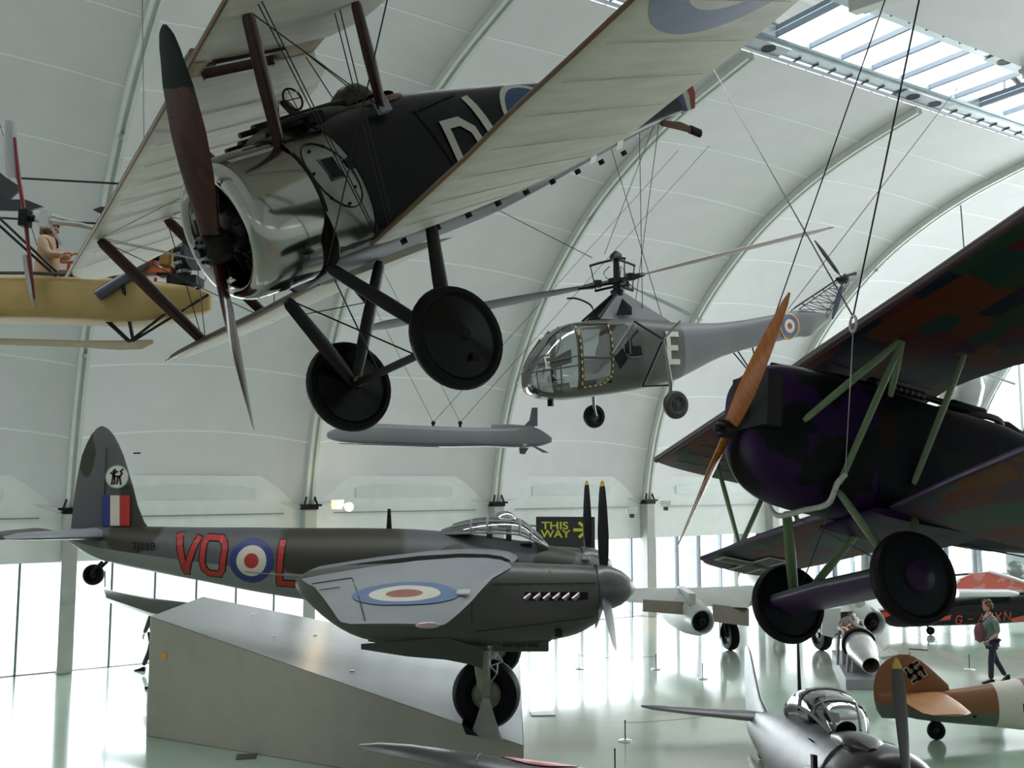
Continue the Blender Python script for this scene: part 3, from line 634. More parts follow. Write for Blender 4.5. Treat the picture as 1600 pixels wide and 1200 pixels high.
# tail
g = G(); wing(g, [((-5.30, 0, z), (te, 0, z), .03) for z, te in ((-.34, -5.50), (-.2, -5.62), (.1, -5.68), (.4, -5.62), (.55, -5.45))], top=.5, low=.5, nrm=(0, 1, 0)); g.build('rudder', M_WHITE, cb)
def rudp(a0, a1, m):
    g = G()
    for sg in (1, -1):
        V = []; zz = (-.34, -.2, 0, .2, .4, .52)
        for z in zz:
            te = interp([(-.34, -5.50), (-.2, -5.62), (.1, -5.68), (.4, -5.62), (.55, -5.45)], z)[0]
            V += [(lerp(-5.30, te, a0), sg * .022, z), (lerp(-5.30, te, a1), sg * .020, z)]
        g.add(V, [(2 * i, 2 * i + 1, 2 * i + 3, 2 * i + 2) for i in range(len(zz) - 1)])
    g.build('rudder_stripe', m, cb, smooth=False)
rudp(.02, .34, mat('slate_blue_marking', (.05, .08, .17), .5)); rudp(.70, .99, M_REDM)
g = G(); wing(g, [((-4.75, 0, z), (-5.28, 0, z), .03) for z in (.10, .30)] + [((-5.05, 0, .48), (-5.28, 0, .48), .02)], top=.5, low=.5, nrm=(0, 1, 0)); g.build('fin', M_DARK, cb)
g = G(); wing(g, [((le, y, .06), (te, y, .06), .03) for y, le, te in ((-1.25, -5.05, -5.35), (-1.0, -4.75, -5.55), (0, -4.4, -5.45), (1.0, -4.75, -5.55), (1.25, -5.05, -5.35))], top=.5, low=.5); g.build('tailplane', [M_OLV, M_LIN], cb)
g = G(); g.tube([(-4.9, 0, -.36), (-5.15, 0, -.45), (-5.38, 0, -.58)], [.02, .03, .02], 8, sx=1.6, flat=(1, 0, 0)); ts = g.build('tailskid', mat('ash_skid', (.16, .07, .03), .5), cb)
g = G(); g.tube([(-5.28, 0, -.52), (-5.40, 0, -.595)], .036, 8, sx=1.3, flat=(1, 0, 0)); g.build('skid_shoe', M_ENG, ts)
# rigging
for a, b in (((-.55, .9, 1.0), (-.88, .42, -.46)), ((-.56, .93, 1.0), (-.90, .42, -.46)), ((-.7, .33, .33), (-.63, -2.9, 1.0)), ((-1.5, .3, .45), (-1.35, -2.9, 1.0)), ((-.5, .32, -.5), (-.6, 2.9, 1.0)), 
             ((-.63, -2.9, 1.0), (-.7, -.33, -.45)), ((-.64, -2.95, 1.0), (-.72, -.35, -.45)), ((-1.02, -2.85, -.22), (-.64, -.72, 1.0)), ((-1.31, -2.9, 1.0), (-1.5, -.33, -.45)), ((-1.75, -2.85, -.3), (-1.5, -.7, 1.0)),
             ((-.63, -2.95, 1.0), (-1.75, -2.9, -.28)), ((-1.31, -2.95, 1.0), (-1.02, -2.9, -.2)), ((-.55, .8, 1.0), (-1.5, .36, .38)), ((-1.55, .15, .58), (-1.38, .05, 1.0)), ((-1.55, -.12, .58), (-1.38, .02, 1.0)),
             ((-1.3, .62, 1.0), (-1.0, .42, -.48)), ((-1.32, .66, 1.0), (-1.02, .44, -.48))):
    cable(cb, [a, b], .0045, 'bracing_wire')
for p0 in ((-.75, -1.1, .62), (-1.45, -1.35, .72)):
    g = G(); g.tube([Vector(p0) + Vector((.10, 0, 0)), Vector(p0) + Vector((.05, 0, 0)), p0, Vector(p0) - Vector((.14, 0, 0))], [.006, .022, .022, .003], 8); g.build('wire_fairing', M_BLACK, cb)
IC = CM.inverted()
for a, b in (((-1.5, .9, 1.05), (-1.0, 7.6, 14.0)), ((-1.5, -.9, 1.05), (-2.2, 9.0, 14.0)), ((-4.9, 0, .1), (2.6, 11.2, 14.2))):
    cable(cb, [a, IC @ to_roof(CM @ Vector(a), b)], .005, 'suspension_cable')
# ------------------------------------------------------------------ twin-engined wooden bomber on the ramp, nose to the right
MO = Vector((0, 17.45, 2.9)); YC, YN, YF = 17.45, 15.4, 19.5
mq = thing('bomber', 'grey and green camouflaged twin-engined bomber with red code letters VO-L parked over the ramp', 'aircraft', MO)
def mp(px, py, Y=YC): return at(px, py, Y) - MO
CB = [((540, 850), 1.08, .75), ((205, 815), .50, .60), ((122, 700), .16, .5), ((868, 866), .36, .30), ((706, 860), .20, .10), ((100, 838), .8, .05)]
M_CAM = camo('camouflage_upper', (.085, .086, .09), (.026, .024, .011), [((at(*c, 17.1) - MO).x, (at(*c, 17.1) - MO).z, a, b) for c, a, b in CB], .5)
M_GRYL = mat('light_aircraft_grey', (.22, .23, .225), .38, var=.06, vs=1.5)
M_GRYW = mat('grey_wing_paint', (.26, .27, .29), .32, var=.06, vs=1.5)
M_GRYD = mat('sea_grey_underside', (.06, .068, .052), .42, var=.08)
M_SPIN = mat('grey_metal_paint', (.15, .145, .145), .3, .3, var=.05)
M_RED = mat('dull_red_code', (.42, .02, .015), .45, var=.05)
M_ROYAL = mat('royal_blue_marking', (.02, .03, .17), .45, var=.06)
M_CREAM = mat('cream_marking', (.62, .59, .50), .45, var=.04)
M_BLK2 = mat('satin_black', (.004, .004, .007), .4, var=.1, spec=.25)
M_YEL = mat('yellow_tip', (.72, .42, .03), .4)
M_PERS = glass('clear_canopy', (.82, .88, .86), .72)
def X(px, Y=YC): return mp(px, 800, Y).x
# fuselage stations from the photograph's profile: pixel column, top row, bottom row, width
FP = [(112, 832, 848, .10), (140, 824, 866, .34), (170, 822, 877, .52), (250, 823, 894, .84), (330, 824, 909, 1.04), (400, 824, 923, 1.18), (480, 825, 936, 1.28), (560, 825, 946, 1.36), (650, 827, 950, 1.40), (730, 834, 949, 1.40), (800, 843, 945, 1.34), (850, 850, 940, 1.2), (890, 860, 933, .98), (920, 868, 922, .70), (938, 876, 908, .40), (946, 888, 896, .10)]
FM = [(X(p), mp(p, t).z, mp(p, b).z, w_) for p, t, b, w_ in FP]
g = G(); st = _cm(FM, 3); n = 36
rings = [ring(*r, e=2.15, n=n) for r in st]
V = [p for r in rings for p in r]; up, lo = [], []
for i in range(len(rings) - 1):
    for j in range(n):
        k = (j + 1) % n; f = (i * n + j, i * n + k, (i + 1) * n + k, (i + 1) * n + j)
        cz = sum(V[q][2] for q in f) / 4; t, b = st[i][1], st[i][2]; lim = lerp(b, t, .40) if st[i][0] < X(620) else lerp(b, t, .30)
        (up if cz > lim else lo).append(f)
g.add(V, up, 0); g.add([], []); g.m += []; o0 = 0
for f in lo: g.f.append(f); g.m.append(1)
g.f.append(tuple(range(n - 1, -1, -1))); g.m.append(0); g.f.append(tuple((len(rings) - 1) * n + j for j in range(n))); g.m.append(0)
mf = g.build('fuselage', [M_CAM, M_GRYL], mq)
FMi = [(a, b, c, d) for a, b, c, d in st]
def ms(x, z, off=.006):
    top, bot, w_ = interp(FMi, x); zc, h = (top + bot) / 2, (top - bot) / 2; q = max(.02, 1 - min(.98, abs((z - zc) / h)) ** 2.15)
    return (x, -(w_ / 2 * q ** (1 / 2.15) + off), z)
def pu(px, py): a = mp(px, py, 16.9); return (a.x, a.z)
def code(name, pl, wd=.19):
    g = G(); strokes(g, [[pu(*p) for p in l] for l in pl], wd + .035, lambda u, v: ms(u, v, .008)); o = g.build('letter_edge', M_BLK2, mf, smooth=False)
    g = G(); strokes(g, [[pu(*p) for p in l] for l in pl], wd, lambda u, v: ms(u, v, .013)); g.build('letter', M_RED, mf, smooth=False)
code('v', [[(276, 838), (286, 893)], [(306, 842), (288, 893)]], .10)
code('o', [[(322, 840), (343, 841), (349, 848), (351, 858), (347, 890), (341, 898), (324, 896), (317, 889), (315, 878), (317, 848), (322, 840)]], .095)
code('l', [[(441, 848), (437, 911)], [(437, 911), (470, 913)]], .10)
rc = pu(394, 876)
for r0, r1, m, nm in ((.265, .385, M_ROYAL, 'roundel_ring'), (.13, .265, M_CREAM, 'roundel_ring'), (.001, .13, M_RED, 'roundel_centre')):
    g = G(); disc2(g, rc, r0, r1, lambda u, v: ms(u, v, .010), rings=2); g.build(nm, m, mf, smooth=False)
g = G(); a = pu(182, 862); M2 = Matrix.Translation(Vector(ms(a[0], a[1], .012))) @ Matrix(((1, 0, 0), (0, 0, -1), (0, 1, 0))).to_4x4() @ Matrix.Rotation(0, 4, 'Z')
M2 = Matrix.Translation(Vector(ms(a[0] + .2, a[1] + .02, .035))) @ Matrix.Rotation(math.radians(-10), 4, 'Z') @ Matrix.Rotation(math.radians(90), 4, 'X')
text_obj('TJ138', .19, M_BLK2, M2, mf, 'serial_number', .002)
g = G(); g.tube([ms(X(400), pu(400, 893)[1], .0), ms(X(460), pu(460, 898)[1], .005), ms(X(520), pu(520, 903)[1], .0)], .016, 6); g.build('strake', M_GRYL, mf)
# fin and rudder
FO = [(112, 826), (114, 790), (118, 750), (124, 712), (132, 688), (142, 672), (153, 665), (163, 669), (174, 681), (186, 703), (199, 735), (212, 775), (222, 806), (233, 824), (170, 832)]
rows = [(826, 112, 234), (815, 112.5, 226), (790, 114, 215), (760, 116.5, 206.5), (735, 120, 198), (712, 124, 190), (695, 130, 182), (680, 137, 173.5), (670, 145, 164), (666, 151, 156)]
def finz(rows, f0, f1):
    g = G(); secs = []
    for y, a, b in rows:
        q = mp(150, y).z; xa, xb = X(a), X(b); w0, w1 = lerp(xb, xa, f0), lerp(xb, xa, f1)
        secs.append(((w0, 0, q), (w1, 0, q), .11 * (xb - xa) / 1.4 * .55))
    return wing(g, secs, top=1, low=1, nrm=(0, 1, 0))
g = finz(rows, 0, 1); fin = g.build('fin', M_CAM, mq)
g = G(); g.tube([(X(165) , -.075, mp(165, y).z) for y in (700, 762, 824)], .008, 5); g.tube([(X(205), 0, mp(205, 708).z), (X(216), 0, mp(205, 708).z)], .014, 6); g.build('rudder_hinge', M_BLK2, fin)
def fs_(px, py, off=.07): a = mp(px, py); return (a.x, -off, a.z)
for x0, x1, m in ((162, 175.5, M_ROYAL), (175.5, 190, M_CREAM), (190, 205.5, M_RED)):
    g = G(); g.poly([fs_(x0, 774, .085), fs_(x1, 774, .085), fs_(x1, 821, .085), fs_(x0, 821, .085)], .012, (0, 1, 0)); g.build('flag_stripe', m, fin, smooth=False)
g = G(); c = fs_(186, 745, .082); c = (c[0], c[2]); disc2(g, c, .001, .205, lambda u, v: (u, -.088, v), rings=2); g.build('badge_disc', M_CREAM, fin, smooth=False)
g = G(); disc2(g, c, .196, .215, lambda u, v: (u, -.090, v), rings=1); g.build('badge_rim', mat('teal_rim', (.12, .3, .28), .5), fin, smooth=False)
DOG = [[(-.07, .02), (.05, .0)], [(-.07, .01), (-.08, -.07), (-.09, -.13)], [(-.045, .01), (-.035, -.07), (-.05, -.125)], [(.02, .0), (.015, -.07), (0, -.12)], [(.05, .01), (.06, -.06), (.075, -.13)], [(-.07, .02), (-.06, .1)], [(-.05, .05), (-.02, .1), (.0, .09)], [(-.08, .05), (-.11, .07)], [(-.07, .1), (-.04, .13)], [(.05, .01), (.09, .06), (.06, .1), (.1, .13)]]
g = G(); strokes(g, [[(c[0] + u, c[1] + v) for u, v in l] for l in DOG], .030, lambda u, v: (u, -.096, v)); g.build('beast_emblem', M_BLK2, fin, smooth=False)
# tailplanes
def surf(name, q, th, m, par=None, low=.3):
    g = G(); wing(g, [(Vector(a), Vector(b), t) for (a, b), t in zip(q, th)], low=low); return g.build(name, m, par or mq, ang=55)
zt = mp(150, 838).z
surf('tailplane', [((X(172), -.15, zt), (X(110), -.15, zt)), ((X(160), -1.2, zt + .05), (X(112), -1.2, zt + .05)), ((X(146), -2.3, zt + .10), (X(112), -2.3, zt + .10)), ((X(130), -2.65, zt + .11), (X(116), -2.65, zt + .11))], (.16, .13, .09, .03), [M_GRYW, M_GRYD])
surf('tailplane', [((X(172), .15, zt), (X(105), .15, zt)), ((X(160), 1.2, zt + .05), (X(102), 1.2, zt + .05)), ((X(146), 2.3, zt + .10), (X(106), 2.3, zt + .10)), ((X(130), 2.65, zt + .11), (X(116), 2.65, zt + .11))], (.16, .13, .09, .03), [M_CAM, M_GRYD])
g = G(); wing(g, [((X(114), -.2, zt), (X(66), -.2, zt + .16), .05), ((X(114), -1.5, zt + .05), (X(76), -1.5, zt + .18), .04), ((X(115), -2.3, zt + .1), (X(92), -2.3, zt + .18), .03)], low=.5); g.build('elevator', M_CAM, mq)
# wings: outer starboard wing reaching towards the camera, inner stubs, port wing
def wq(le, te, th): return (le, te, th)
zw = mp(690, 872, 16.5).z
OW = [(mp(800, 886, 14.7), mp(470, 905, 15.0), .34), (mp(770, 903, 14.0), mp(480, 912, 14.4), .30), (mp(755, 918, 13.0), mp(492, 918, 13.6), .26), (mp(738, 938, 12.0), mp(505, 934, 12.6), .21), (mp(718, 957, 11.1), mp(518, 952, 11.7), .15), (mp(703, 970, 10.6), mp(527, 966, 11.1), .10), (mp(694, 976, 10.35), mp(533, 972, 10.8), .06), (mp(680, 978, 10.2), mp(548, 975, 10.5), .03)]
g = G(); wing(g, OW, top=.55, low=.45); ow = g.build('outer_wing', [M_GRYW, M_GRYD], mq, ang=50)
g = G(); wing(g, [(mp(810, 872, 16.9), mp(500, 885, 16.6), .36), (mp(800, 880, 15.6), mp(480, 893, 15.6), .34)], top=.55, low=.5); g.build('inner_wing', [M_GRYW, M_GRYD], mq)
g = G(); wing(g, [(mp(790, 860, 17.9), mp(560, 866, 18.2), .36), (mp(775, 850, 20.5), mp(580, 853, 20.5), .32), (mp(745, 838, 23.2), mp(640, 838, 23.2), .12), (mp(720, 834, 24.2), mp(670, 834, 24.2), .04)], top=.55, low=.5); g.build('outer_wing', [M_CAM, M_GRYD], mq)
def wtop(t, f):
    """point on the starboard upper skin: t out along the span 0..1, f along the chord 0..1"""
    k = t * (len(OW) - 1); i = min(int(k), len(OW) - 2); k -= i
    le = OW[i][0].lerp(OW[i + 1][0], k); te = OW[i][1].lerp(OW[i + 1][1], k); th = lerp(OW[i][2], OW[i + 1][2], k)
    p = le.lerp(te, f); return (p.x, p.y, p.z + th * .55 * interp([(a, b) for a, b in AF], f)[0] + .012)
def wdisc(name, r0, r1, m, off=0.0):
    g = G(); n_ = 40; V = []
    for k in range(5):
        r = lerp(r0, r1, k / 4)
        for i in range(n_): a = 2 * math.pi * i / n_; p = wtop(.47 + r * .36 * math.sin(a), .44 + r * 1.08 * math.cos(a)); V.append((p[0], p[1], p[2] + off))
    g.add(V, [(k * n_ + i, k * n_ + (i + 1) % n_, (k + 1) * n_ + (i + 1) % n_, (k + 1) * n_ + i) for k in range(4) for i in range(n_)]); g.build(name, m, ow, smooth=False)
wdisc('roundel_ring', .23, .34, mat('chalk_blue_marking', (.10, .16, .30), .4)); wdisc('roundel_ring', .12, .23, M_CREAM); wdisc('roundel_centre', .001, .12, mat('faded_red', (.33, .09, .07), .4))
g = G(); g.tube([wtop(t, .76) for t in (.2, .5, .85)], .008, 5); g.tube([wtop(.2, f) for f in (.76, .86, .99)], .008, 5); g.tube([wtop(.34, f) for f in (.86, .99)], .006, 5); g.build('aileron_gap', M_BLK2, ow)
g = G(); g.ball(mp(668, 977, 10.15), .05, 6, sc_=(2.6, .7, .7)); g.build('wingtip_lamp', mat('clear_lamp_cover', (.55, .4, .45), .1, .4), ow)
g = G(); g.box(wtop(.42, .06), (.16, .5, .02)); g.build('leading_edge_lamp', mat('pale_lamp', (.55, .58, .58), .2), ow, smooth=False)
# nacelles with exhaust stubs, intakes, spinners and propellers
def nacelle(Y, near):
    def q(px, py): return mp(px, py, Y) if near else mp(px_(px), 749 + (py - 749) * YN / YF + 0, YF)
    def px_(px): return 800 + (px - 800) * YN / YF + (5 if px > 700 else 0)
    NP = [(462, 906, 918, .10), (480, 893, 938, .38), (520, 886, 972, .66), (570, 882, 997, .84), (640, 880, 1006, .92), (757, 877, 1008, .94), (850, 881, 1003, .92), (862, 881.5, 999, .90), (900, 883, 990, .86), (932, 885.5, 972, .80)]
    rows = [(q(p, 940).x, q(p, t).z, q(p, b).z, w_) for p, t, b, w_ in NP]; yy = Y - YC
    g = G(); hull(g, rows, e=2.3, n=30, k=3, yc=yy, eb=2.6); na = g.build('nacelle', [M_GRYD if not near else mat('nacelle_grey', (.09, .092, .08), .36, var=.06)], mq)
    ni = _cm(rows, 3)
    def ns(x, z, off=.01):
        top, bot, w_ = interp(ni, x); zc, h = (top + bot) / 2, (top - bot) / 2; ee = 2.3 if z > zc else 2.6
        qq = max(.02, 1 - min(.98, abs((z - zc) / h)) ** ee); return (x, yy - (w_ / 2 * qq ** (1 / ee) + off), z)
    # chin radiator and intake lip
    g = G(); a, b = q(770, 1000), q(857, 1000)
    g.box(((a.x + b.x) / 2, yy, q(0, 1000).z), (b.x - a.x, .5, q(0, 985).z - q(0, 1014).z)); g.build('chin_intake', M_GRYD, na, smooth=False, bevel=.03)
    g = G()
    for k in range(14):
        if k in (4, 9): continue
        g.box((q(787 + k * 4, 1000).x, yy - .26, q(0, 1004).z), (.02, .03, .045))
    go = g.build('louvre_row', M_BLK2, na, smooth=False); go['kind'] = 'stuff'
    g = G(); g.box(q(868, 983) + Vector((.03, -.4, 0)), (.11, .06, .1)); g.build('intake_mouth', M_BLK2, na, smooth=False)
    # spinner
    hub = q(933, 918); ax = Vector((1, 0, 0)); r = .355
    g = G(); g.lathe([(-.02, r * .97), (0, r), (.12, r * .985), (.25, r * .90), (.38, r * .74), (.48, r * .52), (.56, r * .27), (.595, .02)], hub, ax, 32, cap=True); sp = g.build('spinner', M_SPIN, mq)
    g = G(); g.lathe([(-.035, r * 1.005), (-.02, r * 1.01), (-.005, r * 1.005)], hub, ax, 32); g.build('spinner_plate', M_BLK2, sp)
    prof_ = [(0, .12), (.18, .14), (.3, .20), (.5, .235), (.75, .21), (.92, .16), (.985, .09), (1, .03)]
    for k, a0 in enumerate((-.10, 2.0, 4.19)):
        d = Vector((0, math.sin(-a0) * -1, math.cos(a0))); d = Vector((0, -math.sin(a0), math.cos(a0)))
        hb = hub + Vector((.11, 0, 0))
        g = G(); blade(g, hb, ax, d, 1.69, prof_, twist=1, t0=.14, t1=.945, b0=58, b1=34, thick=.12); bl = g.build('propeller_blade', M_BLK2 if k == 0 else mat('grey_black_blade', (.09, .09, .105), .35), sp)
        g = G(); blade(g, hb, ax, d, 1.69, prof_, twist=1, t0=.946, t1=1, b0=58, b1=34, thick=.12); g.build('blade_tip', M_YEL, bl)
    if near:
        g = G(); P = [ns(*((lambda a_: (a_.x, a_.z))(q(px, py))), .012) for px, py in ((819, 920), (915, 920), (916, 931), (900, 933), (822, 933))]
        g.add(P, [(0, 1, 2, 3, 4)]); ex = g.build('exhaust_slot', M_BLK2, na, smooth=False)
        for k in range(6):
            c = q(824 + 14.6 * k, 927); y_ = yy - .44; g = G()
            g.tube([(c.x + .06, y_ + .05, c.z + .05), (c.x + .03, y_ - .03, c.z + .02), (c.x - .05, y_ - .06, c.z - .045)], [.028, .034, .036], 8, sx=1.2); g.build('exhaust_stub', mat('heat_stained_steel', (.20, .16, .17), .25, .8, var=.3, vs=20), na)
        g = G(); g.tube([ns(q(x, 930).x, q(0, 907).z, .006) for x in range(768, 932, 20)], .006, 4); g.tube([ns(q(739, y).x, q(0, y).z, .004) for y in (900, 930, 960, 985)], .005, 4)
        g.tube([ns(q(x, 980 - (x - 745) * .12).x, q(0, 980 - (x - 745) * .12).z, .006) for x in range(745, 930, 20)], .005, 4); g.build('panel_gap', M_BLK2, na)
        for k in range(10):
            g = G(); c = q(778 + 16 * k, 910); g.ball(ns(c.x, c.z, .004), .010, 4); g.build('fastener', M_BLK2, na)
    # undercarriage: door, leg, wheel
    wc = q(760, 1083); rw = .535
    g = G(); P = [q(570, 1000), q(570, 1008), q(640, 1019), q(700, 1024), q(735, 1031), q(755, 1038), q(757, 1008), q(700, 990)]
    for sd in (-.36, .36):
        g = G(); g.poly([Vector((p.x, yy + sd, p.z)) for p in P], .03, (0, 1, 0)); g.build('wheel_door', M_GRYD, na, smooth=False)
    for sd in (-.24, .24):
        g = G(); a = q(752, 1012); b = q(757, 1067); g.tube([(a.x, yy + sd, a.z), (lerp(a.x, b.x, .4), yy + sd, lerp(a.z, b.z, .4)), (b.x, yy + sd, b.z), (wc.x, yy + sd, wc.z)], [.10, .10, .085, .04], 10, sx=1.25, flat=(1, 0, 0)); g.build('undercarriage_leg', mat('grey_green_leg', (.24, .25, .20), .45, var=.2, vs=8), na)
    g = G()
    for a, b in (((766, 1010), (766, 1040)), ((764, 1008), (766, 1028)), ((766, 1028), (778, 1018)), ((778, 1018), (786, 1030)), ((786, 1030), (766, 1037)), ((764, 1034), (777, 1048)), ((778, 1032), (777, 1048)), ((777, 1048), (764, 1066))):
        g.tube([Vector((q(*a).x, yy - .2, q(*a).z)), Vector((q(*b).x, yy - .2, q(*b).z))], .012, 5)
    g.tube([Vector((q(778, 1015).x, yy + .2, q(0, 1015).z)), Vector((q(762, 1066).x, yy + .2, q(0, 1066).z))], .02, 5); g.build('retraction_strut', M_ALU, na)
    ty = wheel(mq, (wc.x, yy, wc.z), (0, 1, 0), rw, .36, M_TYRE, mat('sage_hub', (.26, .27, .21), .45, var=.15), hub=.42, name='tyre')
    return wc
wa = nacelle(YN, True); wb = nacelle(YF, False)
# wedge stands that hold the main wheels
for k, (wc, yy) in enumerate(((wa, YN - YC), (wb, YF - YC))):
    c = Vector((wc.x + MO.x, yy + MO.y - .32, 0)); t = (c - RP0).dot(RD) / 1.0; zt_ = rz((Vector((c.x, c.y - (c.y - (RP0.y + (c.x - RP0.x) / RD.x * RD.y)), 0)) - RP0).dot(RD)) + .006
    zw_ = wc.z + MO.z; g = G()
    g.poly([(c.x - .045, c.y, zw_ - .0), (c.x + .05, c.y, zw_ - .0), (c.x + .24, c.y, zt_ - .05), (c.x - .22, c.y, zt_ + .04)], .05, (0, 1, 0))
    g.poly([(c.x + .05, c.y + .02, zw_ - .1), (c.x + .24, c.y + .02, zt_ - .05), (c.x + .24, c.y + .07, zt_ - .05)], .03, (1, 0, 0)); g.poly([(c.x - .045, c.y + .02, zw_ - .1), (c.x - .22, c.y + .02, zt_ + .04), (c.x - .22, c.y + .07, zt_ + .04)], .03, (1, 0, 0))
    o = g.build('wheel_stand', mat('grey_stand_paint', (.30, .30, .285), .5), None, smooth=False)
    tag(o, ('grey triangular wheel stand at the hub of the bomber\'s near main wheel' if k == 0 else 'grey triangular wheel stand under the bomber\'s far main wheel'), 'stand')
    g = G(); g.poly([(c.x - .36, c.y + .12, zt_ + .22), (c.x - .30, c.y + .12, zt_ + .07), (c.x - .12, c.y + .12, zt_ + .04), (c.x - .2, c.y + .12, zt_ + .12)], .4, (0, 1, 0)); tag(g.build('wheel_chock', M_BLK2, None, smooth=False), 'black chock behind the %s main wheel of the bomber' % ('near' if k == 0 else 'far'), 'chock')
# tailwheel
tw = mp(146, 898); g = G(); wheel(mq, tw, (0, 1, 0), .185, .15, M_TYRE, M_ENG, hub=.4, name='tyre')
for sd in (-.12, .12):
    g = G(); g.tube([(tw.x + .2, sd, mp(0, 877).z), (tw.x + .08, sd, tw.z + .12), (tw.x, sd, tw.z)], .028, 6); g.build('tailwheel_fork', M_ENG, mq)
g = G(); a, b = mp(164, 892), mp(164, 917); g.tube([a, b], .012, 5); g.build('tail_tether', M_ALU, mq)
# cockpit
CP = [(690, 827, 840, .30), (715, 818, 846, .78), (745, 811, 850, 1.02), (780, 808, 853, 1.08), (812, 812, 855, 1.02), (835, 830, 857, .92), (856, 850, 858, .6)]
rows = _cm([(X(p), mp(p, t).z, mp(p, b).z, w_) for p, t, b, w_ in CP], 4); n = 24; rings = [ring(*r, e=2.6, n=n) for r in rows]
g = G(); g.loft([r[:n // 2 + 1] for r in rings], cap=False, closed=False); cn = g.build('canopy', M_PERS, mq)
g = G()
for px in (735, 765, 812, 832):
    r = min(rings, key=lambda q: abs(q[0].x - X(px))); g.tube(r[:n // 2 + 1], .026, 5)
for j in (3, 9, 6):
    g.tube([r[j] for r in rings[3:-2]], .022, 5)
g.tube([r[0] for r in rings], .02, 5); g.tube([r[n // 2] for r in rings], .02, 5); fo = g.build('canopy_frame', M_GRYL, cn)
g = G(); g.loft([r[:n // 2 + 1] for r in [[Vector((p.x, p.y * .99, p.z)) for p in q] for q in rings[:9]]], cap=False, closed=False); g.build('rear_fairing', M_CAM, cn)
g = G(); g.loft([[r[j] for j in (5, 6, 7)] for r in rings[6:16]], cap=False, closed=False); g.build('roof_strip', M_GRYL, cn)
c = mp(788, 812); g = G(); g.ball(c + Vector((0, 0, 0)), .20, 12, sc_=(1.1, .9, .8)); g.build('astrodome', glass('dome_glass', (.85, .88, .88), .35), cn)
for k, px in enumerate((765, 795)):
    g = G(); a = mp(px, 848); g.box(a + Vector((0, 0, .05)), (.10, .40, .45)); g.box(a + Vector((0, 0, .33)), (.08, .22, .16)); g.box(a + Vector((.15, 0, -.1)), (.35, .4, .08)); g.build('seat', mat('dark_seat', (.03, .035, .03), .6), mq, smooth=False, bevel=.02)
g = G(); g.box(mp(832, 856) + Vector((-.12, 0, 0)), (.2, .7, .2)); g.build('instrument_coaming', M_BLK2, mq, smooth=False)
g = G(); g.tube([mp(608, 827), mp(608, 795)], [.025, .014], 6, sx=2, flat=(1, 0, 0)); g.build('aerial_mast', M_BLK2, mq)
g = G(); a = mp(915, 872, 17.2); g.box(a, (.14, .2, .05)); g.build('nose_lamp', mat('lamp_glass', (.6, .6, .62), .1, .5), mq, smooth=False, bevel=.01)
# ------------------------------------------------------------------ camouflaged biplane at the right, wooden propeller
FK = pose(2.3121, 8.9673, 5.3444, 3.37827, .19588, .23636)
fk = thing('biplane', 'purple and green biplane in patchwork camouflage with orange wooden propeller hanging at right', 'aircraft', M=FK)
LZ = [(.040, .010, .045), (.012, .040, .034), (.110, .030, .010), (.008, .014, .030), (.085, .014, .016), (.020, .048, .022)]
LZ2 = [(.10, .055, .075), (.055, .105, .075), (.16, .075, .035), (.055, .075, .085), (.15, .05, .035), (.075, .10, .07)]
M_LOZ = cells('patchwork_upper', LZ, 3.4, (1.2, .62, 1), rough=.5, rnd=.55, dirt=.3, spec=.2)
M_LOZ2 = cells('patchwork_lower', LZ2, 3.4, (1.2, .62, 1), rough=.5, rnd=.55, dirt=.3, spec=.2)
M_LOZF = cells('patchwork_fuselage', [(.006, .004, .010), (.004, .012, .009), (.018, .007, .003), (.003, .004, .010), (.006, .011, .005)], 2.4, (.8, 1, 1.2), rough=.5, rnd=.6, spec=.12)
M_PUR = mat('purple_and_dark_green_paint', (.022, .006, .042), .45, var=.1, vs=2.0, c2=(.0025, .006, .004), spec=.12)
M_PURP = mat('purple_paint', (.040, .016, .060), .4, var=.12)
M_GRN = mat('pale_green_strut', (.15, .22, .11), .4, var=.1)
M_OAK = mat('varnished_laminated_wood', (.45, .13, .015), .20, var=.30, vs=7, stretch=(1, 12, 1), coat=.7)
def fwing(name, secs, mats, par=None, top=1.0, low=.30):
    g = G(); wing(g, secs, top=top, low=low); return g.build(name, mats, par or fk, ang=50)
UW = [(-4.52, -1.35, -2.2, .05), (-4.47, -1.0, -2.45, .09), (-4.40, -.82, -2.62, .13), (-3.6, -.80, -2.60, .18), (-2.4, -.77, -2.5, .20), (-1.4, -.74, -2.5, .21), (-.95, -.73, -2.50, .21), (-.62, -.72, -2.31, .20), (-.2, -.70, -2.24, .20), (.15, -.69, -2.26, .20), (.6, -.68, -2.34, .20), (.95, -.67, -2.48, .21), (1.6, -.65, -2.48, .21), (2.8, -.60, -2.42, .20), (4.2, -.58, -2.4, .14), (4.45, -.9, -2.2, .06)]
uw = fwing('upper_wing', [((a, y, .93), (b, y, .90), th) for y, a, b, th in UW], [M_LOZ, M_LOZ])
g = G(); g.tube([(a - .01, y, .945) for y, a, b, th in UW[2:-1]], .045, 10); g.build('leading_edge', mat('mauve_edge', (.085, .045, .055), .45), uw)
for i in range(11):
    y = -4.0 + i * .38; a = interp([(q[0], q[1], q[2]) for q in UW], y); g = G(); g.box(((a[0] + a[1]) / 2, y, .862), (a[0] - a[1] - .3, .012, .006)); g.build('rib_tape', mat('dark_tape', (.02, .018, .022), .6), uw, smooth=False)
LWS = [(-3.45, -1.4, -1.75, .04), (-3.40, -1.15, -1.92, .08), (-3.25, -1.06, -2.0, .10), (-2.2, -1.04, -2.08, .13), (-1.0, -1.03, -2.12, .14), (-.40, -1.04, -2.14, .14)]
